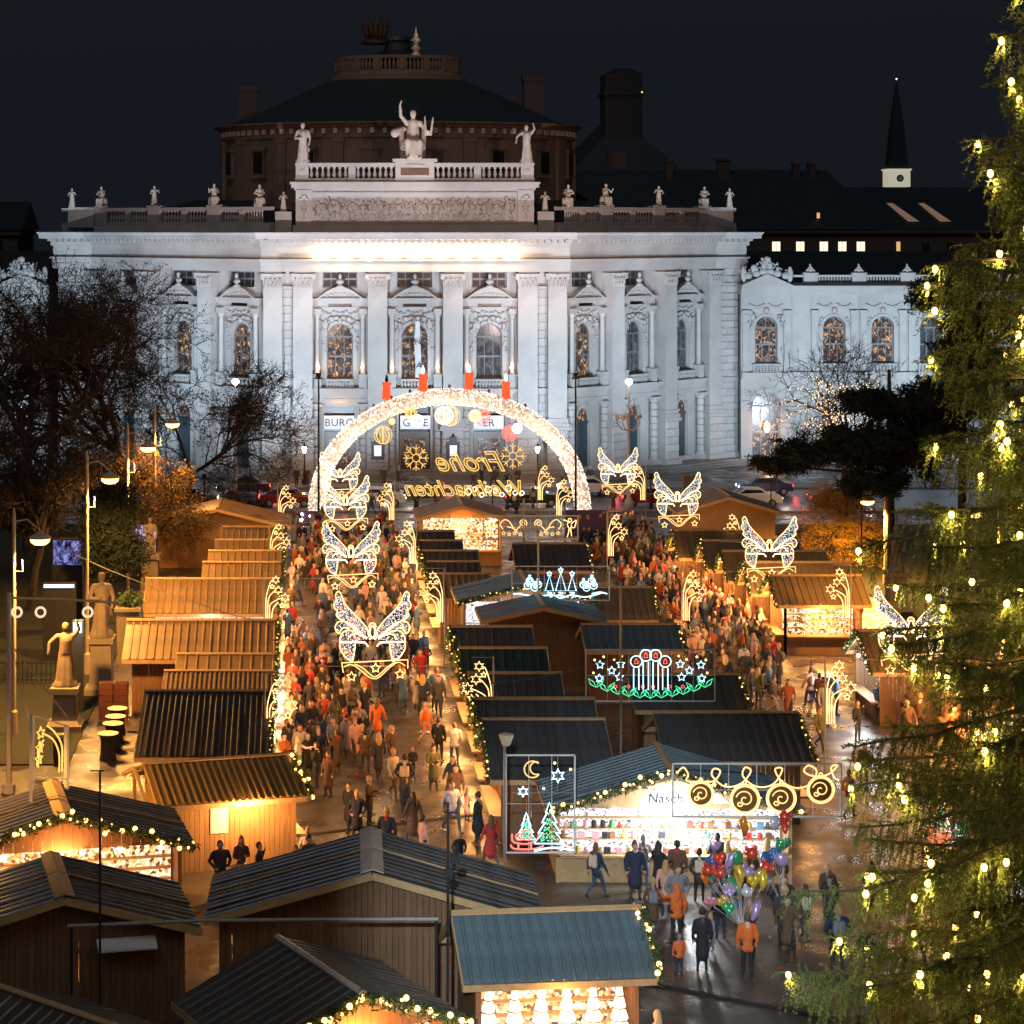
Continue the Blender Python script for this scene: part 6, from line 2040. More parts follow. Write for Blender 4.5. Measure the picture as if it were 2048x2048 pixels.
# ice-blue trees
t, w, h, zc = panel('framed panel of three ice-blue fir trees with star tops', 1024, 1219, 1133, 1201, 4.3, 1076, 1065)
for x, k in ((-.55, 1.0), (0.0, 1.25), (.55, 1.0)):
    b = zc - .35
    tube2(t, 'light_tree', [('c', [(x - .2 * k, b), (x + .2 * k, b), (x, b + .72 * k)]), smooth_line([(x - .12, b - .08), (x + .12, b - .1), (x - .1, b - .2), (x + .16, b - .24), (x - .05, b - .34)])], L_CYAN, .024)
    tube2(t, 'star', [star(x, b + .72 * k + .1, .13)], L_CYAN, .022)
for s_ in (-1, 1):
    for (x, z) in ((1.1, -.05), (1.5, .12), (1.25, -.2), (1.6, -.1)):
        tube2(t, 'curl', [ring(s_ * x, zc + z, .17, 14), spiral(s_ * x, zc + z + .05, .03, .12, 1.2, 0, 12)], L_CYAN, .018)
        tube2(t, 'star', [star(s_ * x, zc + z + .25, .07)], L_CYAN, .016)
tube2(t, 'ground_swirl', [smooth_line([(-2.0, zc - .5), (-1.2, zc - .62), (-.4, zc - .55), (0, zc - .7), (.5, zc - .56), (1.2, zc - .65), (2.0, zc - .45)]), [(-2.3, zc - .5), (-1.9, zc - .48)], smooth_line([(1.5, zc - .5), (1.9, zc - .42), (2.25, zc - .5)])], L_CYAN, .03)

# curls with small winged figures
t, w, h, zc = panel('framed panel of gold curls with a winged trumpeter at each end', 967, 1156, 1032, 1078, 4.3, 1047, 1000)
for s_ in (-1, 1):
    f = lambda L: [(s_ * x, z) for x, z in L]
    tube2(t, 'curl', [f(spiral(.45, zc + .25, .04, .24, 1.6, 0, 20)), f(smooth_line([(.6, zc + .1), (.9, zc - .15), (1.2, zc + .3), (1.5, zc + .45), (1.75, zc + .2), (1.6, zc - .1)])), f(smooth_line([(.75, zc - .3), (1.0, zc - .05), (1.35, zc + .05)]))], L_AMBER, .026)
    for k in range(4):
        tube2(t, 'star', [star(s_ * (.6 + k * .32), zc - .38 + .05 * (k % 2), .12)], L_AMBER, .018)
    tube2(t, 'winged_figure', [f(smooth_line([(2.1, zc - .55), (2.2, zc - .1), (2.1, zc + .2), (2.3, zc + .35)])), f(smooth_line([(2.35, zc - .5), (2.3, zc - .1), (2.35, zc + .15)])), (ring(s_ * 2.25, zc + .42, .1, 10)), f([(2.2, zc + .3), (1.9, zc + .45)]), f(smooth_line([(2.3, zc + .2), (2.6, zc + .4), (2.5, zc), (2.3, zc + .05)]))], L_WARM, .022)

# baubles on a ribbon in front of the sweets stall
t, w, h, zc = panel('framed panel of four spiral baubles on a looped ribbon before the sweets stall', 1346, 1683, 1528, 1634, 4.0)
BX = [(-1.75, -.12, .40), (-.38, -.28, .46), (.75, -.25, .46), (1.98, .02, .42)]
for (x, z, r) in BX:
    b = tube2(t, 'bauble', [ring(x, zc + z, r, 26), ring(x, zc + z, r * .88, 26)], L_AMBER, .022)
    tube2(t, 'bauble_spiral', [spiral(x, zc + z, .04, r * .62, 1.3, 1.0, 26), spiral(x - r * .35, zc + z - r * .3, .03, r * .22, 1.1, 0, 12), ring(x, zc + z + r + .06, .05, 8)], L_AMBER, .018)
    obj('bauble_net', MB().lathe([(0.001, 0), (r * .86, 0), (r * .86, .01), (0.001, .01)], 22, M=Matrix.Translation((x, .02, zc + z)) @ Matrix.Rotation(PI / 2, 4, 'X')).mesh('bauble_net', mat('amber_net', (.16, .085, .01), .5, var=.5, scale=18)), t)
tube2(t, 'ribbon', [smooth_line([(-2.5, zc + .55), (-2.3, zc + .72), (-2.15, zc + .5), (-2.2, zc + .3), (-1.8, zc + .28), (-1.35, zc + .3), (-1.15, zc + .6), (-1.35, zc + .68), (-1.4, zc + .45), (-1.0, zc + .12), (-.5, zc + .22), (-.2, zc + .6), (-.38, zc + .72), (-.45, zc + .45), (-.1, zc + .15), (.3, zc + .12), (.6, zc + .3),
                                (.78, zc + .68), (.55, zc + .66), (.75, zc + .3), (1.2, zc + .08), (1.65, zc + .2), (1.85, zc + .6), (1.6, zc + .78), (1.45, zc + .6), (1.75, zc + .45), (2.2, zc + .5), (2.5, zc + .78), (2.3, zc + .72), (2.4, zc + .4), (2.58, zc + .3)], 4)], L_AMBER, .026)
# moon, star, green trees and red sledge
def fir_outline(x, z, w, h, tiers=4):
    L = [(x, z + h)]
    R_ = []
    for i in range(tiers):
        a = (i + 1) / tiers
        L.append((x + w * a * .5, z + h * (1 - a))); L.append((x + w * a * .28, z + h * (1 - a) + .02))
        R_.append((x - w * a * .5, z + h * (1 - a))); R_.append((x - w * a * .28, z + h * (1 - a) + .02))
    L[-1] = (x, z); R_[-1] = (x, z)
    return ('c', L[:-1] + R_[::-1][1:])


def tree_sledge(t, zb, k=1.0, moon=None):
    for (x, z, w_, h_) in ((.28 * k, zb + .15, .95 * k, 1.3 * k), (-.45 * k, zb + .28, .6 * k, .85 * k)):
        o = tube2(t, 'light_tree', [fir_outline(x, z, w_, h_)], L_CYAN, .022)
        g = fir_outline(x, z + .06, w_ * .72, h_ * .8)[1]
        r = random.Random(int(x * 100))
        bulb_cloud([(a, .0, c) for a, b, c in fill_pts(g, 90, r)], .022, L_GREEN, 'green_bulbs', o)
    tube2(t, 'sledge', [smooth_line([(-.95 * k, zb + .1), (-.8 * k, zb - .02), (-.2 * k, zb - .02), (.1 * k, zb + .08)]), smooth_line([(-.9 * k, zb + .45), (-.85 * k, zb + .2), (-.4 * k, zb + .14), (-.1 * k, zb + .3), (-.05 * k, zb + .5)]), [(-.7 * k, zb + .18), (-.7 * k, zb)], [(-.3 * k, zb + .16), (-.3 * k, zb)],
                         ring(-.45 * k, zb + .42, .16 * k, 12), ring(-.68 * k, zb + .36, .1 * k, 10)], L_RED, .03)
    tube2(t, 'snow_line', [smooth_line([(-.2 * k, zb - .08), (.4 * k, zb + .02), (1.0 * k, zb - .06)])], L_CYAN, .03)


t, w, h, zc = panel('upright frame with moon, star, green trees and a red sledge beside the sweets stall', 1012, 1150, 1511, 1706, 3.3, 1009, 1490)
tree_sledge(t, zc - h / 2 + .15)
tube2(t, 'moon', [('c', smooth_line([(-.25 + .26 * math.cos(a), zc + 1.1 + .26 * math.sin(a)) for a in [PI * .25 + PI * 1.5 * i / 12 for i in range(13)]]) + smooth_line([(-.13 + .2 * math.cos(a), zc + 1.14 + .2 * math.sin(a)) for a in [PI * 1.62 - PI * 1.2 * i / 10 for i in range(11)]]))], L_GOLD, .022)
tube2(t, 'star', [star(.55, zc + .9, .22, 6)], L_CYAN, .024); tube2(t, 'star', [star(-.55, zc + .4, .17, 6)], L_CYAN, .022)
MB().bar((.55, .05, zc + .4), (.55, .05, zc + 1.5), .02, .02).bar((-.9, .05, zc + .35), (1.05, .05, zc + .35), .02, .02).build('hanger', POLE, t)
for (x, z) in ((.45, 1.3), (.95, 1.1), (.1, .5)):
    obj('bulb', BULB_M, t, (x, 0, zc + z))
obj('cup_lamp', MB().lathe([(.1, 0), (.14, .05), (.24, .34), (.22, .36)], 8, c=(-w / 2, -.08, H - (1490 - VH) * t.location.y / F)).mesh('cup_lamp', mat('pale_cup', (.7, .55, .4), .5)), t)
t, w, h, zc = panel('framed panel with teal trees and red sledge seen through the spruce', 1850, 1975, 1560, 1690, 3.2)
tree_sledge(t, zc - h / 2 + .15, .95)
# side-on star panel by the edge stall
t = thing('light_panel', 'narrow gold star panel turned edgewise above the garlanded edge stall', 'light decoration', (-8.1, 66.3, 0), 1.05, 'framed light panels over the stalls')
MB().bar((-.9, 0, 3.6), (-.9, 0, 6.3), .12, .12).bar((.9, 0, 3.3), (.9, 0, 5.6), .12, .12).bar((-.9, 0, 6.3), (.9, 0, 5.6), .04, .04).bar((-.9, 0, 4.4), (.9, 0, 3.9), .04, .04).build('frame', WHITEM, t)
tube2(t, 'light_ray', [smooth_line([(.5, 4.2), (.5, 4.8), (.2, 5.3), (-.3, 5.6)]), smooth_line([(.65, 4.2), (.65, 5.0), (.3, 5.5), (-.1, 5.8)]), smooth_line([(-.6, 4.6), (-.5, 5.2), (-.3, 5.4)])], L_GOLD, .03)
for (x, z) in ((-.45, 5.65), (-.5, 5.2), (-.55, 4.85)):
    tube2(t, 'star', [star(x, z, .2)], L_GOLD, .026)

# ---- the arch of lights
AYY = 157.5
sA = F / AYY
AX_ = (899 - CX) / sA
ARCH = thing('arch_of_lights', 'great glittering arch of lights with four red candles before the theatre', 'light arch', (AX_, AYY, 0))
aa, bb, rr0 = 10.0, 8.85, .62
path = [(-aa, 0, -.2)] + [(-aa * math.cos(PI * i / 48), 0, bb * math.sin(PI * i / 48) ** .92 if 0 < i < 48 else 0.01) for i in range(49)][1:-1] + [(aa, 0, -.2)]
MB().tube(path, rr0 * .93, 12).build('arch_frame', emit('glowing_mesh_cover', (1, .70, .50), .42, base=(.55, .5, .46)), ARCH)
r = random.Random(8); pts = []
for k in range(7000):
    s_ = r.uniform(.3, len(path) - 1.3); i = int(s_); f_ = s_ - i
    a, b = Vector(path[i]), Vector(path[i + 1]); c = a.lerp(b, f_); tg = (b - a).normalized()
    n1 = Vector((0, 1, 0)); n2 = tg.cross(n1)
    an = r.uniform(0, 2 * PI)
    pts.append(tuple(c + (n1 * math.cos(an) + n2 * math.sin(an)) * rr0))
bulb_cloud(pts[:5200], .034, L_WHITE, 'fairy_lights', ARCH); bulb_cloud(pts[5200:], .035, mat('dark_socket', (.05, .03, .03), .6), 'dark_sockets', ARCH)
REDC = emit('red_candle_glow', (1.0, .11, .03), .85, base=(.5, .05, .02))
for (u, v) in ((773, 795), (846, 778), (938, 775), (1012, 793)):
    x = (u - CX) / sA - AX_; z = H - (v - VH) / sA
    c = MB().lathe([(.1, -.25), (.36, -.1), (.36, 0), (.30, .1), (.32, .4), (.28, .75), (.32, 1.0), (.35, 1.1), (.15, 1.15)], 12, c=(x, 0, z)).build('candle', REDC, ARCH, smooth=True)
    obj('flame', MB().lathe([(.05, 1.15), (.13, 1.3), (.08, 1.55), (.01, 1.75)], 8, c=(x, 0, z)).mesh('flame', IRON if u == 773 else emit('candle_flame', (1, .75, .4), 8)), c)
for k in range(9):
    a = PI * (.32 + .36 * k / 8)
    obj('cap_lamp', cached('capl', lambda: MB().lathe([(.05, 0), (.12, .12), (.05, .28)], 6).mesh('cap_lamp', mat('dark_red_cap', (.2, .03, .02), .5))), ARCH, (aa * math.cos(a) * 1.06, 0, (bb + .66) * math.sin(a)))
for s_ in (-1, 1):
    light('arch_glow', 'POINT', (s_ * 7, -1.6, 5.5), 260, (1, .72, .5), ARCH, radius=1.5)
light('arch_glow', 'POINT', (0, -1.6, 7.5), 260, (1, .72, .5), ARCH, radius=1.5)
# baubles under the arch
for i, (u, v, rp, col, nm) in enumerate(((766, 870, 18, L_GOLD, 'large gold bauble light lowest under the arch'), (900, 832, 20, L_GOLD, 'gold bauble light under the middle of the arch'), (888, 831, 18, L_WHITE, 'white bauble light behind the middle gold one'), (965, 834, 16, L_RED, 'red bauble light under the arch, third from the gold low one'),
                                 (950, 832, 12, L_WARM, 'small warm bauble light beside the red one'), (822, 828, 12, L_GOLD, 'small gold bauble light over the entrance board'), (834, 842, 13, L_COOLW, 'small white bauble light over the entrance board'), (1020, 866, 16, L_RED, 'lower red bauble light near the arch leg'), (1034, 857, 10, L_COOLW, 'small white bauble light near the arch leg'), (784, 843, 6, L_AMBER, 'tiny amber bauble light near the low gold one'))):
    p = atY(u, v, AYY + (.4 if i == 2 else -.1 - .15 * (i % 3)))
    rm = rp / sA
    t = thing('bauble_light', nm, 'bauble light', p, 0, 'bauble lights under the arch')
    mb = MB()
    for k in range(4):
        mb.tube([(rm * math.cos(2 * PI * j / 18) * math.cos(PI * k / 4), rm * math.cos(2 * PI * j / 18) * math.sin(PI * k / 4), rm * math.sin(2 * PI * j / 18)) for j in range(18)], .022, 4, closed=True)
    mb.build('light_hoop', col, t)
    rr3 = random.Random(i); pp = []
    for k in range(int(260 * min(1, rp / 14))):
        v_ = Vector((rr3.gauss(0, 1), rr3.gauss(0, 1), rr3.gauss(0, 1))).normalized() * rm * rr3.uniform(.6, 1)
        pp.append(tuple(v_))
    bulb_cloud(pp, .026, col, 'bulbs', t)
    ztop = bb * math.sqrt(max(0, 1 - ((p.x - AX_) / aa) ** 2)) - p.z
    MB().tube([(0, 0, rm), (0, 0, max(rm + .1, ztop - .3))], .012, 4).build('hanger', POLE, t)
# mirrored greeting seen from behind
su, sv0, sv1 = (800 + 1062) / 2, 880, 998
Yg = AYY - 1.2; sG = F / Yg
G = thing('greeting_sign', 'back of a gold light sign reading Frohe Weihnachten in mirrored script', 'light sign', ((su - CX) / sG, Yg, 0))
zb_, zt_ = H - (sv1 - VH) / sG, H - (sv0 - VH) / sG
ww = 262 / sG
mb = MB()
for x in (-ww / 2, -ww / 2 + 1.1, -ww * .18, ww * .1, ww * .34, ww / 2):
    mb.bar((x, .06, zb_), (x, .06, zt_), .03, .03)
for z in (zb_, zb_ + 1.3, (zb_ + zt_) / 2, zb_ + 3.3, zt_):
    mb.bar((-ww / 2, .06, z), (ww / 2, .06, z), .025, .025)
mb.build('frame', POLE, G)
put_text(text_mesh('Frohe', 2.1, L_GOLD, shear=.5, outline=.038, spacing=1.0), G, (.55, -.02, (zb_ + zt_) / 2 - .1), True)
put_text(text_mesh('Weihnachten', 1.65, L_GOLD, shear=.45, outline=.035, spacing=1.0), G, (0.1, -.02, zb_ + .25), True)
for (x, z, r) in ((-ww / 2 + 1.2, zt_ - 1.35, .95), (ww / 2 - 1.35, zt_ - 1.2, .95)):
    L = []
    for k in range(8):
        a = PI * k / 4
        L.append([(x + .3 * r * math.cos(a), z + .3 * r * math.sin(a)), (x + r * math.cos(a), z + r * math.sin(a))])
        for d in (-.3, .3):
            L.append([(x + .68 * r * math.cos(a), z + .68 * r * math.sin(a)), (x + .92 * r * math.cos(a + d), z + .92 * r * math.sin(a + d))])
    tube2(G, 'snowflake', L + [ring(x, z, .3 * r, 12)], L_GOLD, .028)
for k in range(9):
    tube2(G, 'flower_light', [ring(.2 + k * .5, zb_ + .55 + .25 * math.sin(k * 2.3), .16 + .08 * (k % 3 == 0), 9)], L_WHITE, .03)
# purple star banners on the fence by the road
PUR = mat('purple_banner', (.07, .04, .11), .7, var=.2)
for (u0, u1, v0, v1, lb) in ((1130, 1216, 1020, 1073, 'purple star banner beside the curled panel'), (590, 660, 1022, 1052, 'purple banner with round lamps by the arch foot')):
    Yb = 139.0 if u0 > 1000 else 150.0
    a, b = atY(u0, v1, Yb), atY(u1, v0, Yb)
    t = thing('star_banner', lb, 'banner', ((a.x + b.x) / 2, Yb, 0), 0, 'purple banners at the far fence')
    w2 = (b.x - a.x) / 2
    MB().box(-w2, w2, -.03, .03, a.z, b.z).build('cloth', PUR, t)
    MB().lathe([(.05, 0), (.05, b.z + .2)], 6, c=(-w2, 0, 0)).lathe([(.05, 0), (.05, b.z + .2)], 6, c=(w2, 0, 0)).build('posts', POLE, t, kind='stuff')
    r = random.Random(int(u0))
    for k in range(10 if u0 > 1000 else 7):
        x, z = r.uniform(-w2 * .85, w2 * .85), r.uniform(a.z + .2, b.z - .15)
        if u0 > 1000:
            mb = MB(); L = star(x, z, r.uniform(.1, .17))[1]; mb.prism(L, -.05, -.035); mb.build('printed_star', mat('orange_print', (.7, .3, .12), .7), t)
        else:
            obj('round_lamp', MB().ell((x, -.15, z), r.uniform(.07, .14), 8, 6).mesh('round_lamp', emit('round_lamp_glow', (1, .85, .7), 6)), t)

# ================================================================ stall extras
obj('notice', MB().box(-.75, -.15, -2.0, -1.975, 1.25, 2.1).mesh('notice', CLOTH_W), SA_)
light('eave_light', 'POINT', (.4, -2.9, 2.25), 420, (1, .5, .17), SA_, radius=.15)
obj('eave_lamp', MB().lathe([(.02, .1), (.09, .03), (.07, -.05)], 8).mesh('eave_lamp', LAMPW), SA_, (.4, -2.5, 2.25))
obj('end_truss', MB().bar((-2.95, -2.2, 2.35), (-2.95, 0, 3.1), .1, .12).bar((-2.95, 0, 3.1), (-2.95, 2.2, 2.35), .1, .12).bar((-2.95, -2.2, 2.35), (-2.6, -2.2, 2.35), .1, .1).bar((-2.95, 0, 3.1), (-2.6, 0, 3.1), .1, .1).bar((-2.95, 0, 3.1), (-2.95, 0, 0), .12, .12).mesh('end_truss', TRIM), SA_)
obj('awning_flap', MB().add([(1.52, .9, 2.32), (1.52, 2.5, 2.32), (1.95, 2.5, 2.12), (1.95, .9, 2.12), (1.52, .9, 2.36), (1.52, 2.5, 2.36), (1.95, 2.5, 2.16), (1.95, .9, 2.16)], [(0, 1, 2, 3), (7, 6, 5, 4), (0, 4, 5, 1), (1, 5, 6, 2), (2, 6, 7, 3), (3, 7, 4, 0)]).mesh('awning_flap', CLOTH_W), SB_)
sg = obj('gable_sign', MB().prism([(-1.15, 2.72), (1.9, 2.72), (1.4, 3.12), (-.7, 3.12)], 0, .03).mesh('gable_sign', emit('lit_sign_board', (.95, .97, 1), .38, base=(.8, .8, .8))), SW, (1.9, 0, 0), PI / 2)
sg.rotation_euler = (0, 0, PI / 2)
lt_ = obj('lettering', text_mesh('Nasch', .44, INK, .005, shear=.12, spacing=1.05), SW, (1.94, -.25, 2.76))
lt_.rotation_euler = (PI / 2, 0, PI / 2)
PK = [mat('packet_' + n, c, .35, var=.1) for n, c in (('white', (.8, .8, .8)), ('red', (.6, .06, .04)), ('pink', (.75, .35, .4)), ('blue', (.1, .25, .4)), ('brown', (.2, .1, .05)), ('gold', (.6, .4, .1)), ('green', (.08, .3, .12)), ('black', (.03, .03, .04)))]
pk = [MB().ell((0, 0, .1), (.09, .07, .12), 8, 5), MB().box(-.1, .1, -.06, .06, 0, .2), MB().lathe([(.08, 0), (.09, .02), (.09, .2), (.05, .25)], 8)]
rp = random.Random(2)
pkm = {}
for k in range(66):
    sh, m_ = rp.randrange(3), rp.choice(PK)
    key = (sh, m_.name)
    if key not in pkm:
        pkm[key] = pk[sh].mesh('sweets_packet', m_)
    row_ = k % 3
    M = Matrix.Translation(SW.location) @ Matrix.Rotation(-PI / 2 - .02, 4, 'Z')
    q = M @ Vector((1.45 - 1.0 + .03 if row_ else 1.62, -3.4 + (k // 3) * .325 + rp.uniform(-.08, .08), (1.0, 1.18, 1.53)[row_] + (0 if row_ else .01)))
    o = obj('sweets_packet', pkm[key], None, q, rp.uniform(-.4, .4))
    tag(o, f'{m_.name.split("_")[1]} {("bag", "box", "jar")[sh]} of sweets on the {("counter", "lower shelf", "middle shelf")[row_]} of the white-lit stall, {"moon frame" if k < 22 else "middle" if k < 44 else "balloon"} side', 'sweets', 'sweets on the shelves of the white-lit stall')
# tiered lit displays in the near blue-grey stall
TIER = emit('lit_paper_tier', (1, .72, .45), 1.6, base=(.8, .7, .6))
td = MB()
for k in range(4):
    z = k * .3; r_ = .30 - k * .065
    td.lathe([(r_, z), (r_ * .62, z + .27), (.01, z + .275)], 8, mi=0).lathe([(r_ + .02, z - .025), (r_ + .02, z)], 8, mi=1)
tdm = td.mesh('tiered_display', [TIER, WOOD])
for k in range(6):
    M = Matrix.Translation(SD_.location) @ Matrix.Rotation(.10, 4, 'Z')
    q = M @ Vector((-1.75 + k * .68, -1.22, 1.0))
    tag(obj('tiered_display', tdm, None, q), ['first', 'second', 'third', 'fourth', 'fifth', 'sixth'][k] + ' white tiered cone from the mast in the blue-grey stall front', 'display', 'tiered cone displays in the blue-grey stall')

# ================================================================ people
FAB = [mat('fabric_' + n, c, .85, var=.2, scale=6) for n, c in (('black', (.02, .02, .024)), ('navy', (.025, .035, .07)), ('charcoal', (.05, .05, .055)), ('brown', (.12, .065, .035)), ('rust', (.35, .10, .03)), ('orange', (.75, .16, .03)), ('red', (.45, .04, .035)),
                                                              ('cream', (.6, .5, .4)), ('pink', (.62, .33, .28)), ('grey', (.22, .22, .23)), ('olive', (.11, .11, .05)), ('pale', (.55, .5, .5)), ('blue', (.07, .14, .26)), ('white', (.7, .66, .62)))]
FN = ['black', 'navy', 'charcoal', 'brown', 'rust', 'orange', 'red', 'cream', 'pink', 'grey', 'olive', 'pale', 'blue', 'white']
FABD = dict(zip(FN, FAB))
SKIN = mat('skin', (.55, .32, .22), .6, var=.08)
HAIR = [mat('hair_dark', (.03, .02, .015), .6), mat('hair_brown', (.12, .06, .03), .6), mat('hair_blond', (.5, .32, .13), .6)]
SHOE = mat('dark_shoe', (.02, .018, .016), .5)
JEANS = mat('denim', (.06, .09, .16), .8, var=.2)


def person_mesh(pose='stand', coat='short', hat=False, longhair=False, bag=False, vox=.03, seed=0):
    """standing or walking adult 1.75 m tall facing -y. 0 coat 1 legs 2 skin 3 hair or hat 4 shoes 5 bag or scarf"""
    r = random.Random(seed)
    f = Fig()
    if pose == 'walk':
        hips = [(-.09, -.02), (.09, .02)]; kn = [(-.1, -.22), (.1, .02)]; an = [(-.1, -.30), (.1, .36)]; az = [.09, .2]
    elif pose == 'walk2':
        hips = [(-.09, .02), (.09, -.02)]; kn = [(-.1, .04), (.1, -.2)]; an = [(-.1, .32), (.1, -.26)]; az = [.18, .09]
    else:
        hips = [(-.09, 0), (.09, 0)]; kn = [(-.11, -.03), (.11, -.01)]; an = [(-.12, .01), (.13, .02)]; az = [.09, .09]
    for i in (0, 1):
        h, k, a = (hips[i][0], hips[i][1], .9), (kn[i][0], kn[i][1], .49), (an[i][0], an[i][1], az[i])
        f.cap(h, k, .095, .066, 1).cap(k, a, .064, .045, 1)
        tip = (a[0] * 1.1, a[1] - .16, max(.035, a[2] - .055)) if az[i] < .12 else (a[0] * 1.05, a[1] - .1, a[2] - .14)
        f.cap((a[0], a[1] + .02, a[2] - .045), tip, .045, .035, 4)
    f.cap((0, 0, .92), (0, .01, 1.12), .145, .135, 0).cap((-.05, 0, 1.1), (-.06, .01, 1.32), .13, .12, 0).cap((.05, 0, 1.1), (.06, .01, 1.32), .13, .12, 0)
    f.cap((-.15, .01, 1.42), (.15, .01, 1.42), .075, .075, 0).cap((0, .02, 1.40), (0, .015, 1.52), .085, .06, 5 if r.random() < .6 else 2)
    if coat == 'long':
        f.cap((0, .01, .62), (0, 0, 1.0), .19, .15, 0).cap((0, .01, .5), (0, .01, .66), .2, .19, 0)
    else:
        f.cap((-.06, 0, .84), (.06, 0, .84), .13, .13, 0)
    # head with nose, ears, hair
    f.cap((0, -.005, 1.60), (0, 0, 1.67), .083, .095, 2).ball((0, -.1, 1.615), .018, 2).ball((-.095, .01, 1.62), .022, 2).ball((.095, .01, 1.62), .022, 2).cap((0, -.055, 1.545), (0, -.03, 1.56), .035, .045, 2)
    if hat:
        f.cap((0, .015, 1.69), (0, .02, 1.74), .105, .085, 3).ball((0, .03, 1.83), .035, 3)
    else:
        f.cap((0, .03, 1.64), (0, .025, 1.71), .095, .09, 3)
    if longhair:
        f.cap((0, .07, 1.62), (0, .1, 1.38), .08, .07, 3).cap((-.08, .03, 1.6), (-.08, .06, 1.42), .04, .035, 3).cap((.08, .03, 1.6), (.08, .06, 1.42), .04, .035, 3)
    sw = {'walk': (-.18, .2), 'walk2': (.2, -.18)}.get(pose, (0, 0))
    for i, s_ in enumerate((-1, 1)):
        sh = (s_ * .2, .01, 1.41)
        if pose in ('cup', 'phone') and (s_ == 1 or pose == 'cup'):
            el = (s_ * .27, -.05, 1.15); ha = (s_ * (.10 if s_ > 0 else .16), -.30, 1.22 if s_ > 0 else 1.12)
            if pose == 'phone': ha = (.16, -.16, 1.48)
        elif pose == 'reach' and s_ == 1:
            el = (.27, -.22, 1.3); ha = (.26, -.48, 1.36)
        elif pose == 'pockets':
            el = (s_ * .31, .06, 1.13); ha = (s_ * .2, -.08, .95)
        else:
            el = (s_ * .27, sw[i] * .5 + .02, 1.14); ha = (s_ * .26, sw[i] - .05, .90)
        f.cap(sh, el, .066, .054, 0).cap(el, ha, .052, .042, 0)
        d = (Vector(ha) - Vector(el)).normalized()
        h0 = Vector(ha) + d * .03
        f.cap(h0, h0 + d * .06, .038, .034, 2).cap(h0 + d * .06, h0 + d * .11 + Vector((0, -.02, 0)), .026, .018, 2).cap(h0 + Vector((-s_ * .03, -.02, 0)), h0 + d * .05 + Vector((-s_ * .05, -.03, 0)), .016, .013, 2)
    if bag:
        f.cap((-.08, .17, 1.08), (-.08, .17, 1.34), .09, .08, 5).cap((.08, .17, 1.08), (.08, .17, 1.34), .09, .08, 5)
    return f.grow([FABD['black'], JEANS, SKIN, HAIR[0], SHOE, FABD['grey']], vox, 'person')


VAR = [person_mesh('stand', 'short', seed=1), person_mesh('walk', 'short', True, seed=2), person_mesh('walk2', 'long', longhair=True, seed=3), person_mesh('pockets', 'short', bag=True, seed=4), person_mesh('cup', 'long', True, longhair=True, seed=5),
       person_mesh('walk', 'long', longhair=True, seed=6), person_mesh('stand', 'long', True, seed=7), person_mesh('walk2', 'short', bag=True, seed=8), person_mesh('phone', 'short', seed=9), person_mesh('reach', 'short', longhair=True, seed=10),
       person_mesh('pockets', 'long', True, bag=True, seed=11), person_mesh('walk', 'short', longhair=True, bag=True, seed=12), person_mesh('cup', 'short', seed=13), person_mesh('walk2', 'long', True, seed=14)]
PLACED = []


def person(x, y, rz, var, coat, legs=None, hair=None, extra=None, h=1.0, label='', group=None):
    wd = h * RND.uniform(.95, 1.2)
    o = obj('person', VAR[var], None, (x, y, 0), rz, None, (wd, wd, h))
    ms = [FABD[coat], legs or RND.choice((JEANS, FABD['black'], FABD['charcoal'], FABD['navy'])), SKIN, hair or RND.choice(HAIR), SHOE, extra or RND.choice((FABD['grey'], FABD['red'], FABD['brown'], FABD['cream']))]
    for i, m_ in enumerate(ms):
        o.material_slots[i].link = 'OBJECT'; o.material_slots[i].material = m_
    PLACED.append((x, y))
    return tag(o, label, 'person', group)


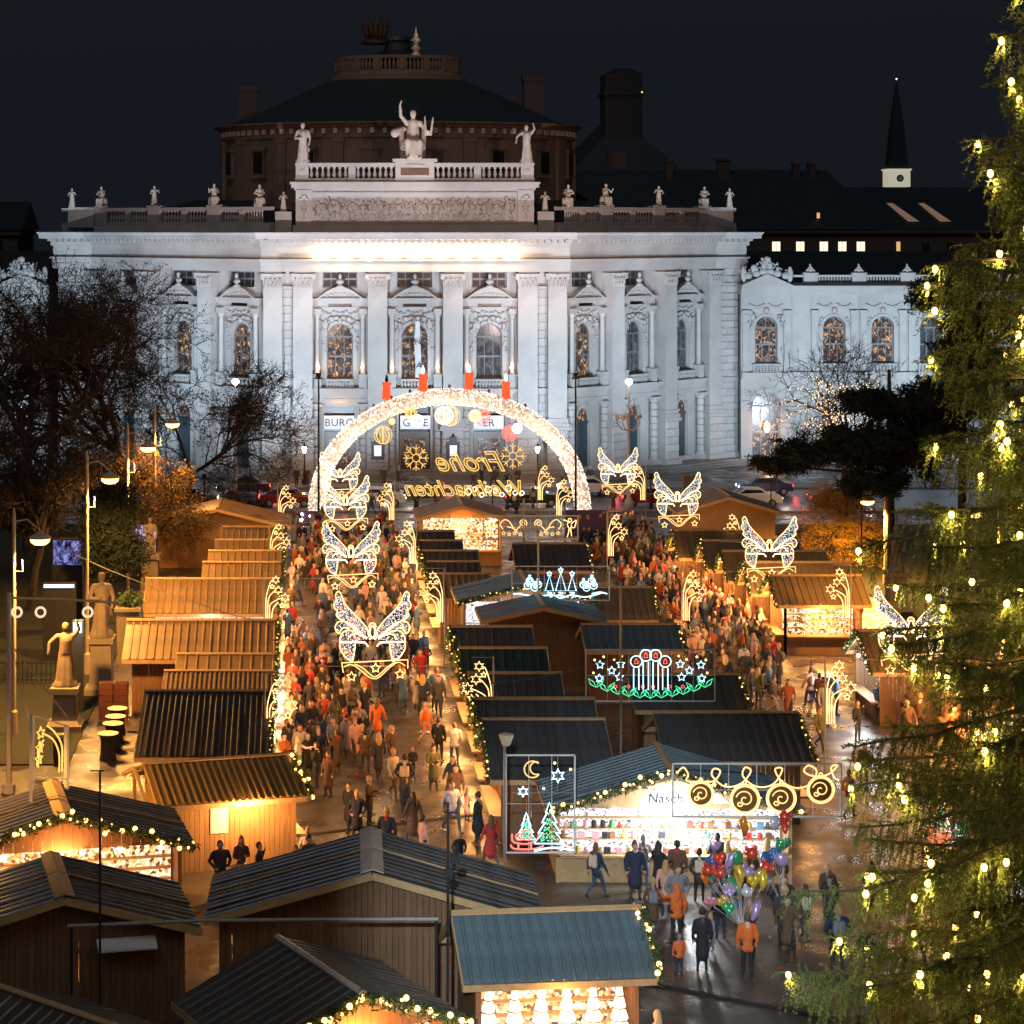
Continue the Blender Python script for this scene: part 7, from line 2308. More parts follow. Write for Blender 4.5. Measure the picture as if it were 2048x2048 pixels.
# people one can single out
P_ = [
    (-.30, 81.4, 1.2, 9, 'white', FABD['pale'], HAIR[2], 'person in a white jacket with white hat at the golden stall corner', 1.0),
    (.40, 80.6, -1.9, 8, 'black', None, HAIR[0], 'person in black holding something orange beside the white jacket', 1.0),
    (-2.75, 67.6, .4, 3, 'charcoal', FABD['brown'], HAIR[1], 'person with a backpack standing at the barrel table', 1.0),
    (-2.1, 68.2, .2, 4, 'brown', None, HAIR[1], 'person in brown drinking at the barrel table', .97),
    (-1.5, 67.5, 1.5, 8, 'black', None, HAIR[0], 'person in a black coat leaning over the barrel table', 1.0),
    (5.35, 84.6, 2.6, 0, 'black', FABD['navy'], HAIR[0], 'person all in black standing by the dark roofed stall corner', 1.02),
    (5.95, 84.2, 2.9, 8, 'pale', JEANS, HAIR[1], 'person in pale jacket and light jeans by the garlanded stall corner', .95),
    (3.3, 79.3, .6, 1, 'cream', FABD['brown'], HAIR[2], 'lone walker in an amber coat crossing the open paving', 1.03),
    (3.0, 88.2, 2.6, 5, 'orange', FABD['black'], HAIR[1], 'person in a long orange coat walking away in the first alley', 1.0),
    (5.0, 87.4, 1.2, 7, 'orange', FABD['pink'], HAIR[2], 'person in an orange jacket and pink trousers in the first alley', 1.0),
    (2.75, 71.4, 2.8, 6, 'navy', None, HAIR[2], 'blond person looking out from behind the middle foreground roof', 1.0),
    (3.95, 70.6, 2.0, 0, 'pink', None, HAIR[0], 'person in a pink jacket behind the middle foreground roof', 1.0),
    (5.1, 69.8, .3, 3, 'black', None, HAIR[2], 'short person in black with pale hat behind the middle foreground roof', .8),
    (10.55, 67.3, .1, 6, 'navy', FABD['brown'], HAIR[1], 'person in a long dark coat waiting before the sweets stall', 1.03),
    (10.95, 68.15, 3.0, 3, 'grey', JEANS, FABD['grey'], 'person in a grey hoodie at the sweets counter', 1.03),
    (11.35, 67.5, 2.2, 4, 'black', FABD['black'], HAIR[0], 'dark-haired person in black turned sideways at the sweets counter', 1.0),
    (11.95, 67.6, 2.8, 0, 'brown', FABD['black'], HAIR[0], 'person with a black cap and fur collar at the sweets counter', 1.02),
    (12.55, 67.0, 3.0, 3, 'charcoal', FABD['black'], HAIR[0], 'person with a dark rucksack before the sweets stall', .97),
    (13.35, 68.2, 3.3, 8, 'charcoal', JEANS, FABD['black'], 'person in a dark jacket and cap eating at the sweets counter', 1.05),
    (14.9, 67.8, 2.6, 2, 'pale', FABD['grey'], HAIR[2], 'person in a pale blue-grey coat near the balloon bunch', 1.02),
    (11.25, 65.7, 3.0, 5, 'pink', FABD['black'], HAIR[2], 'blond person in a pale pink coat before the balloons', .97),
    (11.15, 63.2, 3.4, 9, 'orange', FABD['black'], FABD['orange'], 'person in a hooded orange jacket reaching to the balloons', 1.0),
    (11.45, 60.7, 3.2, 6, 'black', FABD['black'], HAIR[0], 'tall person all in black beside the child in orange', 1.04),
    (10.75, 60.5, 3.5, 0, 'orange', FABD['navy'], FABD['grey'], 'small child in an orange jacket and grey bobble hat', .66),
    (12.65, 60.2, 3.1, 0, 'orange', FABD['black'], FABD['green' if False else 'olive'], 'balloon seller in a bright orange coat and black trousers', 1.06),
    (8.85, 53.0, -2.2, 5, 'cream', FABD['brown'], HAIR[2], 'long-haired person in a fawn coat at the end of the blue-grey stall', 1.0),
    (15.6, 55.2, .3, 4, 'brown', FABD['black'], HAIR[1], 'person in a brown jacket and pink scarf seen through the spruce', 1.05),
    (16.3, 55.6, -.3, 3, 'pale', JEANS, HAIR[1], 'person in a pale jacket behind the brown-jacketed one, behind the spruce', 1.03),
    (15.0, 56.2, .5, 2, 'blue', JEANS, HAIR[0], 'person in a teal jacket seen through the spruce', 1.0),
    (19.8, 76.5, 2.0, 7, 'charcoal', JEANS, HAIR[0], 'dark walker on the paving under the star post by the spruce', 1.0),
    (21.4, 80.5, -1.0, 0, 'black', None, HAIR[0], 'dark standing person before the lit counter behind the spruce', 1.0),
    (20.6, 92.5, 1.0, 1, 'brown', FABD['cream'], HAIR[1], 'pale-trousered walker in the open part of the second alley', 1.0),
    (6.0, 73.4, -2.0, 6, 'black', None, HAIR[0], 'dark person at the garlanded corner before the moon frame', 1.0),
    (6.2, 70.6, -2.6, 2, 'red', JEANS, HAIR[1], 'person in a red coat looking at the goods by the moon frame', 1.0),
    (5.2, 74.8, .6, 7, 'pale', JEANS, HAIR[1], 'pale walker in the bluish lit patch of paving', 1.0),
]
for (x, y, rz, v_, ct, lg, hr, lb, h_) in P_:
    person(x, y, rz, v_, ct, lg, hr, None, h_, lb)

CTS = ['black', 'black', 'black', 'navy', 'navy', 'charcoal', 'charcoal', 'brown', 'brown', 'rust', 'olive', 'olive', 'grey', 'grey', 'blue', 'red', 'cream', 'pink', 'rust', 'pale', 'white', 'brown', 'navy']


def crowd(n, x0, x1, y0, y1, where, group, seed, dens=None, dmin=.55, cts=CTS):
    r = random.Random(seed); k = 0; tries = 0
    while k < n and tries < n * 60:
        tries += 1
        x, y = r.uniform(x0, x1), y0 + (y1 - y0) * r.random() ** .85
        if dens and r.random() > dens(x, y):
            continue
        if any((x - a) ** 2 + (y - b) ** 2 < dmin * dmin for a, b in PLACED):
            continue
        ct = r.choice(cts)
        v_ = r.randrange(14)
        w_ = where(x, y) if callable(where) else where
        kind = 'walking' if v_ in (1, 2, 5, 7, 11, 13) else 'standing'
        person(x, y, r.choice((0, PI)) + r.gauss(0, .7), v_, ct, h=r.uniform(.92, 1.06) if r.random() > .08 else .68, label=f'person in {ct} clothes {kind} {w_}', group=group)
        k += 1


def w1(x, y):
    return 'in the first alley ' + ('below the nearest butterfly' if y < 95 else 'below the second butterfly' if y < 112 else 'below the third butterfly' if y < 132 else 'before the arch foot')


def w2(x, y):
    return 'in the second alley ' + ('near the spruce' if y < 100 else 'below the bluish butterfly' if y < 114 else 'below the middle butterfly' if y < 132 else 'at the far end by the road')


crowd(34, -.8, 2.4, 82, 100, w1, 'crowd in the first alley', 31, lambda x, y: 1 if y > 84 else .5)
crowd(22, 2.4, 5.9, 90, 104, w1, 'crowd in the first alley', 32)
crowd(66, -.9, 6.0, 102, 148, w1, 'crowd in the first alley', 33)
crowd(94, 18.5, 23.0, 98, 146, w2, 'crowd in the second alley', 34, lambda x, y: 1)
crowd(16, 19.0, 23.4, 86, 100, w2, 'crowd in the second alley', 35)
crowd(10, -.7, 1.6, 64.5, 69, 'beside the golden-roofed stall', 'people by the golden stall', 36, cts=['rust', 'brown', 'cream', 'pink', 'black', 'navy'])
crowd(14, -6, 26, 157.6, 160.2, 'on the kerb before the road', 'people on the kerb before the theatre', 37, cts=['black', 'charcoal', 'brown', 'navy'])
crowd(12, -4, 24, 173.4, 175.8, 'on the pavement before the theatre doors', 'people before the theatre', 38, cts=['black', 'charcoal', 'brown'])
crowd(8, 14.5, 19, 57, 66, 'on the dark paving beside the spruce', 'people near the spruce', 39, cts=['black', 'navy', 'charcoal', 'brown'], dmin=1.0)
crowd(14, .2, 6.0, 70, 84, 'on the near open paving', 'people on the open paving', 42, dmin=.7)
crowd(12, 9.2, 15.5, 61.5, 67.6, 'before the sweets stall', 'people before the sweets stall', 41, dmin=.6, cts=['black', 'navy', 'charcoal', 'brown', 'grey', 'pale', 'rust'])
crowd(14, 24.2, 30, 86, 92, 'at the lit counters behind the spruce', 'people behind the spruce', 40)

# the packed far parts of both alleys, beyond the people one can single out: one mass
LOW_ = [person_mesh('walk', 'long', True, vox=.055, seed=3), person_mesh('stand', 'short', vox=.055, seed=4), person_mesh('walk2', 'short', longhair=True, vox=.055, seed=6), person_mesh('cup', 'long', vox=.055, seed=8)]
lowd = []
for me in LOW_:
    n_ = len(me.vertices); co = np.empty(n_ * 3, dtype=np.float32); me.vertices.foreach_get('co', co)
    me.calc_loop_triangles(); k_ = len(me.loop_triangles); tr = np.empty(k_ * 3, dtype=np.int32); me.loop_triangles.foreach_get('vertices', tr)
    ti = np.empty(k_, dtype=np.int32); me.loop_triangles.foreach_get('polygon_index', ti)
    pm_ = np.empty(len(me.polygons), dtype=np.int32); me.polygons.foreach_get('material_index', pm_)
    lowd.append((co.reshape(-1, 3), tr.reshape(-1, 3), pm_[ti]))
rc = random.Random(99); Vc, Tc, Mc, nb_ = [], [], [], 0
mlist = [FABD[n] for n in FN] + [JEANS, SKIN, HAIR[0], HAIR[1], HAIR[2], SHOE]
zones = ((95, -1.0, 6.1, 100, 150), (115, 18.4, 23.4, 100, 148), (40, -.9, 2.6, 82, 102), (20, 22.0, 24.0, 104, 120))
for (n_, x0, x1, y0, y1) in zones:
    k_ = tr_ = 0
    while k_ < n_ and tr_ < n_ * 40:
        tr_ += 1
        x, y = rc.uniform(x0, x1), rc.uniform(y0, y1)
        if any((x - a) ** 2 + (y - b) ** 2 < .2 for a, b in PLACED):
            continue
        PLACED.append((x, y)); k_ += 1
        co, tr, pm_ = rc.choice(lowd)
        a = rc.choice((0, PI)) + rc.gauss(0, .7); ca, sa = math.cos(a), math.sin(a); h_ = rc.uniform(.92, 1.06)
        Vc.append(np.stack([co[:, 0] * ca - co[:, 1] * sa + x, co[:, 0] * sa + co[:, 1] * ca + y, co[:, 2] * h_], 1)); Tc.append(tr + nb_); nb_ += len(co)
        lut = np.array([FN.index(rc.choice(CTS)), rc.choice((14, 0, 2, 1)), 15, rc.choice((16, 17, 18, 0, 6, 9)), 19, rc.choice((9, 6, 3, 7, 11))], dtype=np.int32)
        Mc.append(lut[pm_])
cw = obj('crowd', np_mesh('crowd', np.concatenate(Vc), np.concatenate(Tc), mlist, True, np.concatenate(Mc)))
tag(cw, 'packed mass of visitors filling the far stretches of both alleys', 'crowd', kind='stuff')
for me in LOW_:
    bpy.data.meshes.remove(me)

# ================================================================ balloons
BC = [emit('foil_' + n, c, .05, base=c) for n, c in (('red', (.75, .08, .05)), ('pink', (.8, .35, .4)), ('lilac', (.5, .35, .6)), ('silver', (.6, .62, .66)), ('green', (.06, .4, .16)), ('yellow', (.8, .5, .05)), ('blue', (.06, .16, .4)), ('orange', (.8, .25, .03)), ('white', (.75, .72, .72)))]
for m_ in BC:
    p_ = m_.node_tree.nodes['Principled BSDF']; p_.inputs['Emission Strength'].default_value = 0; p_.inputs['Roughness'].default_value = .25; p_.inputs['Metallic'].default_value = .25
BNM = ['red', 'pink', 'lilac', 'silver', 'green', 'yellow', 'blue', 'orange', 'white']


def balloon_shape(k):
    mb = MB()
    if k == 0:
        mb.ell((0, 0, 0), (.24, .13, .26), 12, 8)
    elif k == 1:
        for i in range(5):
            a = 2 * PI * i / 5 + PI / 2
            mb.ell((.13 * math.cos(a), 0, .13 * math.sin(a)), (.13, .09, .13), 8, 6)
        mb.ell((0, 0, 0), (.17, .12, .17), 8, 6)
    elif k == 2:
        mb.ell((-.1, 0, .06), (.15, .1, .16), 10, 7).ell((.1, 0, .06), (.15, .1, .16), 10, 7).lathe([(.2, .02), (.12, -.14), (.01, -.28)], 10, sy=.5)
    elif k == 3:
        mb.tube([(0, 0, -.35), (.06, 0, -.1), (0, 0, .2), (.08, 0, .42)], [.06, .14, .17, .05], 9)
    else:
        mb.ell((0, 0, 0), (.22, .2, .2), 10, 7).ell((-.16, 0, .18), (.08, .05, .1), 7, 5).ell((.16, 0, .18), (.08, .05, .1), 7, 5)
    return mb


bsm = [balloon_shape(k) for k in range(5)]
bme = {}
SN = ['oval', 'star-shaped', 'heart-shaped', 'long twisted', 'eared']
rb = random.Random(15)


def bunch(n, c, sp, hand, where, seed):
    r = random.Random(seed)
    pos = []
    for k in range(n):
        for tr in range(60):
            q = Vector((c.x + r.gauss(0, sp[0]), c.y + r.gauss(0, sp[1]), c.z + r.gauss(0, sp[2])))
            if q.z > 1.1 and all((q - p).length > .27 for p in pos):
                break
        pos.append(q)
        sh, ci = r.randrange(5), r.randrange(9)
        if (sh, ci) not in bme:
            bme[(sh, ci)] = bsm[sh].mesh('balloon', BC[ci], True)
        o = obj('foil_balloon', bme[(sh, ci)], None, q, r.uniform(-.8, .8), None, (.82, .82, .82))
        o.rotation_euler = (r.gauss(0, .25), r.gauss(0, .4), r.uniform(-.8, .8))
        tag(o, f'{BNM[ci]} {SN[sh]} foil balloon {where}', 'balloon', 'foil balloons of the seller')
        d = o.rotation_euler.to_matrix().inverted() @ (Vector(hand) - q) / .82
        obj('string', MB().tube([(0, 0, -.2), tuple(d)], .006, 3).mesh('string', WHITEM), o)


bunch(26, Vector((12.35, 61.6, 2.45)), (.55, .35, .5), (12.6, 60.6, 1.3), 'in the big bunch over the orange-coated seller', 5)
bunch(10, Vector((14.0, 63.4, 2.9)), (.45, .3, .4), (14.3, 63.0, 1.2), 'in the smaller bunch before the sweets stall', 6)
person(14.35, 62.9, 3.0, 6, 'charcoal', None, None, None, 1.0, 'person in dark clothes holding the smaller balloon bunch')

# ================================================================ cars on the road
PAINT = [mat('car_paint_' + n, c, .25, var=.02, spec=.6) for n, c in (('grey', (.12, .12, .13)), ('white', (.6, .6, .6)), ('red', (.3, .02, .02)), ('black', (.015, .015, .018)), ('blue', (.03, .06, .15)))]
GLASSM = mat('car_glass', (.02, .022, .025), .1, var=.05)
TYRE = mat('tyre', (.015, .015, .015), .8)
RIM = mat('rim', (.4, .4, .42), .3, metal=.8)
HEADL = emit('headlamp_glow', (1, .93, .85), 14)
TAILL = emit('taillamp_glow', (1, .05, .03), 6)


def make_car():
    t = thing('car', 'x', 'car', (0, 0, 0), 0, 'cars on the road before the theatre')
    prof = [(-2.15, .35), (-2.2, .75), (-1.95, .95), (-1.2, 1.0), (-.6, 1.42), (.75, 1.45), (1.5, 1.02), (2.05, .95), (2.15, .6), (2.12, .35)]
    n = len(prof); vs_ = []
    for yy, ins in ((-.88, 0), (-.80, 1), (.80, 1), (.88, 0)):
        for (x, z) in prof:
            if ins: vs_.append((x, yy if z < 1.1 else yy * .86, z))
            else: vs_.append((x * .985, yy if z < 1.1 else yy * .80, min(z, .98) if z < 1.1 else z - .06))
    fs = []
    for k in range(3):
        for i in range(n):
            j = (i + 1) % n
            fs.append((k * n + i, k * n + j, (k + 1) * n + j, (k + 1) * n + i))
    fs.append(tuple(range(n - 1, -1, -1))); fs.append(tuple(range(3 * n, 4 * n)))
    body = MB().add(vs_, fs).build('body', PAINT[0], t, smooth=False)
    for s_ in (-1, 1):
        obj('side_window', MB().add([(-1.0, s_ * .86, 1.0), (-.5, s_ * .74, 1.34), (.65, s_ * .74, 1.36), (1.25, s_ * .86, 1.02)], [(0, 1, 2, 3)]).mesh('side_window', GLASSM), body)
    obj('windscreen', MB().add([(-1.16, -.62, 1.03), (-1.16, .62, 1.03), (-.66, .58, 1.41), (-.66, -.58, 1.41)], [(0, 1, 2, 3)]).mesh('windscreen', GLASSM), body, (-.02, 0, .02))
    obj('rear_window', MB().add([(1.45, -.62, 1.06), (1.45, .62, 1.06), (.83, .58, 1.42), (.83, -.58, 1.42)], [(0, 1, 2, 3)]).mesh('rear_window', GLASSM), body, (.02, 0, .02))
    wh = MB().lathe([(.2, -.1), (.31, -.1), (.33, -.06), (.33, .06), (.31, .1), (.2, .1)], 14, M=Matrix.Rotation(PI / 2, 4, 'X')).mesh('wheel', TYRE)
    ri = MB().lathe([(.01, -.105), (.2, -.1), (.2, .1), (.01, .105)], 10, M=Matrix.Rotation(PI / 2, 4, 'X')).mesh('rim', RIM)
    for x in (-1.35, 1.35):
        for y in (-.8, .8):
            w_ = obj('wheel', wh, t, (x, y, .33)); obj('rim', ri, w_)
    for y in (-.62, .62):
        obj('headlight', MB().ell((-2.16, y, .70), (.06, .17, .09), 8, 5).mesh('headlight', HEADL), t)
        obj('taillight', MB().ell((2.1, y, .80), (.06, .18, .09), 8, 5).mesh('taillight', TAILL), t)
    return t


car = make_car()
CARS = [(-9, 162.4, PI, 0, 'grey car nearest the bare trees on the near lane'), (-1.5, 162.2, PI, 2, 'red car behind the arch leg on the near lane'), (5.5, 162.5, PI, 1, 'white car below the greeting sign on the near lane'), (17.5, 162.3, PI, 3, 'black car on the near lane beside the purple banner'), (26.5, 162.4, PI, 2, 'red car on the near lane under the far butterfly'),
        (34.5, 162.3, PI, 1, 'white car on the near lane beside the golden hut'), (41, 162.4, PI, 4, 'blue car on the near lane under the black pine'), (-5, 169.2, 0, 3, 'black car on the far lane by the bare trees'), (9, 169.3, 0, 0, 'grey car on the far lane before the doors'), (22.5, 169.2, 0, 1, 'white car on the far lane beyond the arch'), (37, 169.4, 0, 4, 'blue car on the far lane near the wing')]
for i, (x, y, rz, pi_, lb) in enumerate(CARS):
    o = car if i == 0 else copy_tree(car)
    o.location = (x, y, .005); o.rotation_euler = (0, 0, rz); o['label'] = lb
    b = [c for c in o.children if c.name.startswith('body')][0]
    b.material_slots[0].link = 'OBJECT'; b.material_slots[0].material = PAINT[pi_]
    light('car_light', 'POINT', (-2.6, 0, .7), 40, (1, .9, .8), o, radius=.2)
    light('tail_light', 'POINT', (2.5, 0, .8), 22, (1, .06, .04), o, radius=.2)

# ================================================================ park things
PED = mat('pedestal_stone', (.24, .19, .13), .8, var=.2, scale=1.5)


def park_statue(u, vt, vb, y, label, seed, kind='stand'):
    top, bot = atY(u, vt, y), atY(u, vb, y)
    t = thing('park_statue', label, 'statue', (top.x, y, 0), 0, 'stone statues along the park edge')
    zb = bot.z
    MB().box(-.75, .75, -.75, .75, 0, .3).frustum(.3, .5, (.68, .68), (.55, .55)).frustum(.5, zb - .25, (.52, .52), (.46, .46)).box(-.6, .6, -.6, .6, zb - .25, zb).build('pedestal', PED, t)
    put_statue('figure', kind, (0, 0, zb), top.z - zb, '', rz=.2, seed=seed, parent=t, mtl=PSTAT)


park_statue(203, 1143, 1273, 97, 'pale robed statue on a tall plinth beside the round tables', 41)
park_statue(131, 1235, 1372, 90, 'dark robed statue on a plinth farther into the park', 42, 'raise')
park_statue(300, 1035, 1108, 122, 'small dark statue behind the amber roof', 43)
park_statue(1793, 1050, 1142, 118, 'pale statue under the pine beside the light-framed stall', 44)
park_statue(-40, 1150, 1300, 96, 'statue at the outer edge of the park', 45)
pl = thing('stone_planter', 'square pale pillar topped by a green plant beside the amber roof', 'planter', ((257 - CX) * 104 / F, 104, 0))
MB().frustum(0, 2.6, (.5, .5), (.56, .56)).box(-.65, .65, -.65, .65, 2.6, 2.75).build('pillar', PED, pl)
V, T = blades(np.array([(0, 0, 3.0), (.2, 0, 3.15), (-.2, .1, 3.1)]), 120, .09, .2, np.random.default_rng(4)); obj('plant', np_mesh('plant', V, T, GREEN), pl, kind='stuff')

CLOTHD = mat('dark_tablecloth', (.03, .022, .03), .8, var=.2)
TTOP = mat('pale_table_top', (.62, .42, .22), .45, var=.1)
for i, (u, v) in enumerate(((235, 1416), (231, 1432), (226, 1446), (216, 1466))):
    p = at(u, v, 1.1)
    t = thing('standing_table', ['farthest', 'second farthest', 'second nearest', 'nearest'][i] + ' round standing table with a dark cloth beside the stalls', 'table', (p.x, p.y, 0), 0, 'round standing tables by the park statue')
    MB().lathe([(.42, 1.07), (.425, 1.1), (.0, 1.104)], 24).build('table_top', TTOP, t)
    MB().lathe([(.36, .02), (.30, .35), (.29, .8), (.37, 1.065)], 16).build('cloth', CLOTHD, t)
bt = thing('barrel_table', 'small cloth-topped barrel table with cups beside the honey board wall', 'table', (-2.1, 67.2, 0))
MB().lathe([(.28, 0), (.34, .4), (.34, .6), (.28, 1.0)], 14).build('barrel', WOOD, bt)
MB().lathe([(.48, .86), (.47, 1.0), (.0, 1.03)], 16).build('cloth', mat('orange_cloth', (.5, .25, .06), .7), bt)
for k, (x, y) in enumerate(((.15, .1), (-.2, -.05))):
    tag(obj('cup', MB().lathe([(.035, 0), (.045, .12), (.04, .12)], 8).mesh('cup', CLOTH_W), None, (-2.1 + x, 67.2 + y, 1.03)), ['white cup nearer the wall', 'white cup nearer the alley'][k] + ' on the barrel table', 'cup')
CRT = mat('red_crate', (.11, .03, .022), .6, var=.2, rv=.15)
cm = MB()
cm.box(-.3, .3, -.2, -.17, 0, .26).box(-.3, .3, .17, .2, 0, .26).box(-.3, -.27, -.17, .17, 0, .26).box(.27, .3, -.17, .17, 0, .26).box(-.27, .27, -.17, .17, 0, .03)
cmm = cm.mesh('crate', CRT)
for k in range(12):
    st_, lv = k // 6, k % 6
    tag(obj('crate', cmm, None, (-8.75 + st_ * .66, 92.0 - st_ * .05, lv * .27 + .061 * 0), RND.uniform(-.05, .05)), f'red crate {["at the bottom", "second from below", "third from below", "fourth from below", "fifth from below", "on top"][lv]} of the {["outer", "inner"][st_]} stack behind the round tables', 'crate', 'red crates stacked behind the tables')
bn_ = thing('litter_bin', 'dark litter bin beside the nearest round table', 'bin', (-9.9, 84.6, 0))
MB().lathe([(.28, 0), (.3, .9), (.33, .92), (.33, 1.0)], 12).build('body', IRON, bn_); MB().lathe([(.34, 1.0), (.2, 1.12), (.02, 1.15)], 12).build('lid', IRON, bn_)
# lawn railing
rl = thing('park_railing', 'low dark railing in the park behind the statues', 'railing', (-16.5, 99, 0))
MB().bar((-5, 0, 1.0), (5.5, 0, 1.0), .05, .05).bar((-5, 0, .2), (5.5, 0, .2), .05, .05).build('rail', IRON, rl)
bm_ = MB().box(-.02, .02, -.02, .02, .05, 1.1).mesh('bar', IRON)
for k in range(48):
    obj('bar', bm_, rl, (-5 + k * .22, 0, 0))
# blue-lit and pink showcase lights inside the park
for (u, v, y, w_, h_, m_, lb) in ((118, 1172, 104, 1.5, .16, emit('ice_blue_glow', (.35, .7, 1), 2.2), 'ice-blue lit ledge glowing between the park trees'), (135, 1105, 112, 1.5, 1.3, lit_room('blue_violet_glow', [(.42, (.01, .01, .03)), (.52, (.15, .17, .5)), (.6, (.35, .35, 1)), (.7, (.7, .7, 1))], .6, 3.5), 'blue-violet lit display half hidden by branches'), (280, 1085, 128, 1.9, 2.2, emit('lilac_glow', (.6, .5, 1), .55), 'lilac lit shop window behind the small dark statue'), (155, 1255, 93, .35, .45, emit('cyan_lamp', (.3, .85, 1), 5), 'small cyan lamp beside the dark statue')):
    p = atY(u, v, y)
    t = thing('lit_display', lb, 'lit display', (p.x, y, 0))
    MB().box(-w_ / 2, w_ / 2, -.05, .0, p.z - h_ / 2, p.z + h_ / 2).build('glow_panel', m_, t)
    MB().box(-w_ / 2 - .06, w_ / 2 + .06, .003, .4, 0, p.z + h_ / 2 + .06).build('case', IRON, t)
light('cyan_light', 'POINT', (atY(155, 1255, 93).x, 92.4, 3.9), 60, (.3, .8, 1), None, radius=.2)

# ================================================================ poles, cables, beams
def mast(name, label, u, y, vtop, m=POLE, r=.05, extra=None):
    x = (u - CX) * y / F; z = H - (vtop - VH) * y / F
    t = thing(name, label, 'pole', (x, y, 0))
    MB().lathe([(r * 2.4, 0), (r * 2.2, .3), (r, .4), (r * .8, z)], 8).build('post', m, t)
    return t, z


t, z = mast('banner_mast', 'pale mast with side arm and ring lamps at the picture edge', 18, 80, 1185, mat('pale_mast', (.5, .42, .40), .5), .11)
MB().tube([(0, 0, z - .2), (2, 0, z - .25), (4.2, 0, z - .4)], .05, 6).tube([(.1, 0, 5.6), (2.2, 0, 2.9)], .03, 5).build('arm', POLEW, t)
for x in (.3, 3.0, 1.2):
    obj('ring_lamp', MB().tube([(x + .18 * math.cos(a * PI / 8), 0, z - .75 + .18 * math.sin(a * PI / 8)) for a in range(16)], .05, 6, closed=True).mesh('ring_lamp', emit('ring_lamp_glow', (1, .75, .5), .8)), t)
t, z = mast('thin_mast', 'thin dark mast before the dark stall backs', 200, 53.5, 1540, IRON, .035)
MB().bar((-.25, 0, z - .02), (.1, 0, z - .02), .03, .03).build('cross_arm', IRON, t)
t, z = mast('thin_mast', 'dark mast with two round black lamps beside the blue-grey stall', 896, 52.6, 1605, IRON, .045)
for (dx, vv) in ((.18, 1715), (.0, 1743)):
    zz = H - (vv - VH) * 52.6 / F
    obj('round_lamp', MB().lathe([(.01, -.03), (.13, -.03), (.14, 0), (.13, .03), (.01, .03)], 14, M=Matrix.Translation((dx, -.12, zz)) @ Matrix.Rotation(PI / 2, 4, 'X')).mesh('round_lamp', IRON), t)
MB().bar((-.12, 0, z - .25), (.25, 0, z - .25), .03, .03).build('cross_arm', IRON, t)
for (u, y, vt, lb) in ((1370, 100.0 * 1.48, 985, 'thin dark pole beside the golden hut gable'), (1542, 140, 950, 'dark tram pole by the golden hut'), (1253 + 470, 118, 1010, 'dark pole beside the pale statue under the pine'), (985, 139, 980, 'slim pale pole behind the curled panel'), (500, 152, 930, 'slim pole at the kerb by the bare trees')):
    mast('thin_mast', lb, u, y, vt, IRON, .05)
t = thing('cable_bridge', 'long grey cable duct spanning the dark stall backs', 'cable duct', (-1.3, 54.9, 0))
MB().tube([(-5.0, .6, 3.05), (-3.4, .4, 3.18), (-1.5, .2, 3.33), (1.5, 0, 3.42), (4.75, -.2, 3.5)], .05, 6).build('duct', mat('grey_duct', (.30, .29, .27), .6, var=.1), t)
MB().lathe([(.04, 0), (.04, 3.45)], 6, c=(4.7, -.2, 0)).lathe([(.04, 0), (.04, 3.0)], 6, c=(-4.9, .6, 0)).build('legs', IRON, t, kind='stuff')
for i, (a, b, lb) in enumerate((((-11, 92, 7.6), (-1.4, 86, 5.2), 'thin cable from the lowest street lamp to the dark roof'), ((-12.4, 112, 8.2), (-1.2, 108, 5.6), 'thin cable from the second street lamp to the amber roof'), ((-11.2, 80, 5.6), (-8.6, 66.6, 5.4), 'cable from the edge mast down to the gold star panel'), ((6.4, 75, 5.2), (13.3, 81, 5.4), 'thin cable from the star post to the candle panel'))):
    a, b = Vector(a), Vector(b)
    mid = (a + b) / 2 - Vector((0, 0, .25))
    tag(MB().tube([a, a.lerp(b, .25) - Vector((0, 0, .19)), mid, a.lerp(b, .75) - Vector((0, 0, .19)), b], .014, 4).build('cable', POLE), lb, 'cable')
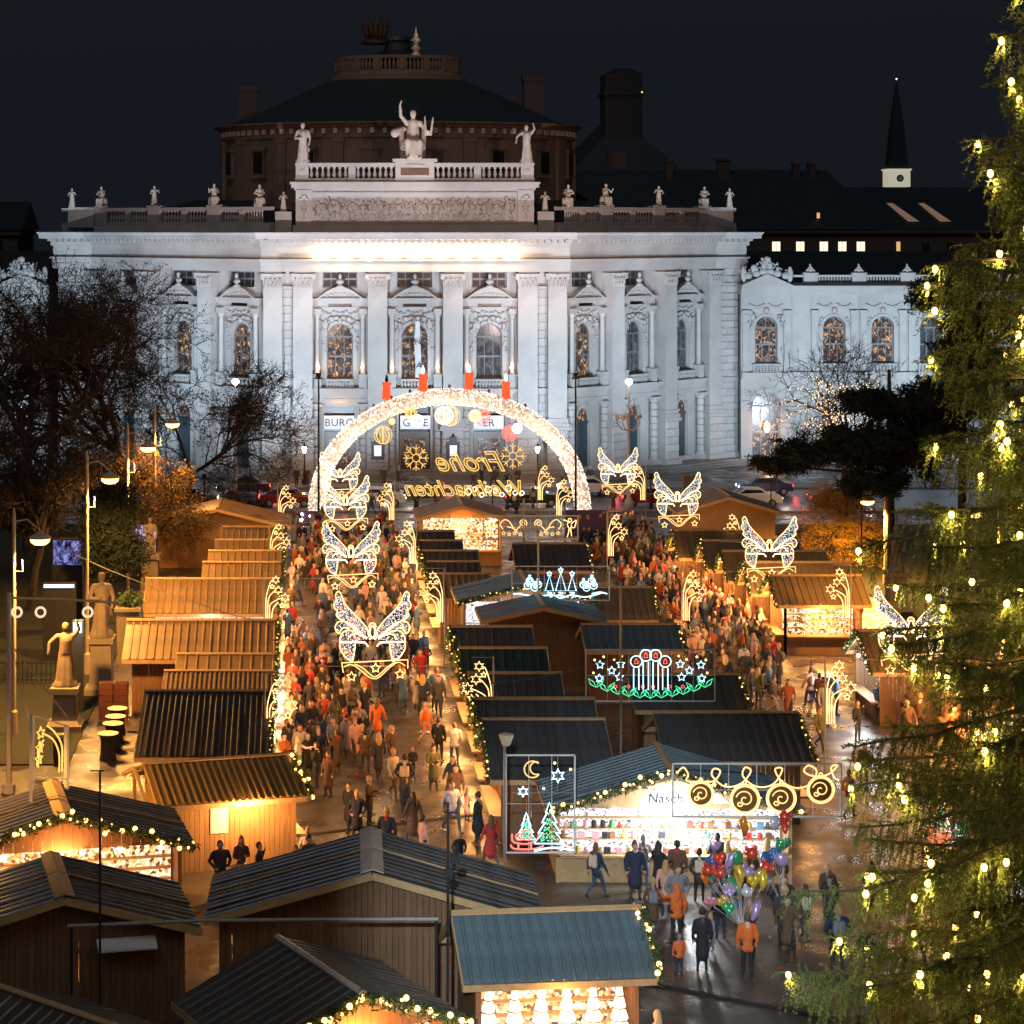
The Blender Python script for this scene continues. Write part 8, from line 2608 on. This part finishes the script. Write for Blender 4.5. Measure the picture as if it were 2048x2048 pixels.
# road signs and box by the kerb
kb = thing('street_cabinet', 'pale square pillar box at the kerb before the theatre end', 'cabinet', ((1377 - CX) * 160 / F, 159.6, 0))
MB().box(-.5, .5, -.4, .4, .13, 2.6).box(-.58, .58, -.48, .48, 2.6, 2.75).build('body', PED, kb)

# small things lying on the paving
LIT = [CLOTH_W, mat('brown_paper', (.35, .22, .1), .8), mat('red_cup', (.5, .05, .04), .5)]
rl_ = random.Random(44)
lm_ = [MB().add([(-.09, -.06, .006), (.08, -.07, .03), (.1, .07, .008), (-.05, .08, .035)], [(0, 1, 2, 3)]), MB().lathe([(.03, -.05), (.04, .05)], 7, M=Matrix.Translation((0, 0, .04)) @ Matrix.Rotation(PI / 2, 4, 'X'))]
lme = [lm_[i % 2].mesh('litter', m_) for i, m_ in enumerate(LIT + LIT)]
for k in range(46):
    x, y = (rl_.uniform(.5, 6), rl_.uniform(66, 90)) if k < 24 else (rl_.uniform(9.5, 18), rl_.uniform(52, 66))
    i = rl_.randrange(6)
    tag(obj('litter', lme[i], None, (x, y, .004), rl_.uniform(0, 6)), f'{("white paper", "brown paper", "red")[i % 3]} {("scrap", "cup")[i % 2]} lying on the {"open paving of the first alley" if k < 24 else "paving before the sweets stall"}', 'litter', 'litter on the paving')
mh = MB().lathe([(.36, .004), (.36, .012), (.30, .014), (.0, .014)], 20).mesh('manhole_cover', IRON)
for k, (x, y, w_) in enumerate(((2.2, 77, 'in the open paving of the first alley'), (4.1, 71.5, 'behind the middle foreground roof'), (10.2, 64.2, 'before the sweets stall'), (14.8, 60.3, 'near the balloon seller'))):
    tag(obj('manhole_cover', mh, None, (x, y, 0)), 'round iron manhole cover ' + w_, 'manhole cover')
rmp = MB().prism([(-.15, .004), (.15, .004), (.06, .05), (-.06, .05)], -3.6, 3.6).mesh('cable_ramp', mat('black_rubber', (.02, .02, .02), .7))
tag(obj('cable_ramp', rmp, None, (3.0, 75.6, 0), rad(112)), 'black rubber cable ramp across the first alley', 'cable ramp')
tag(obj('cable_ramp', rmp, None, (12.0, 58.4, 0), rad(60)), 'black rubber cable ramp near the balloon seller', 'cable ramp')
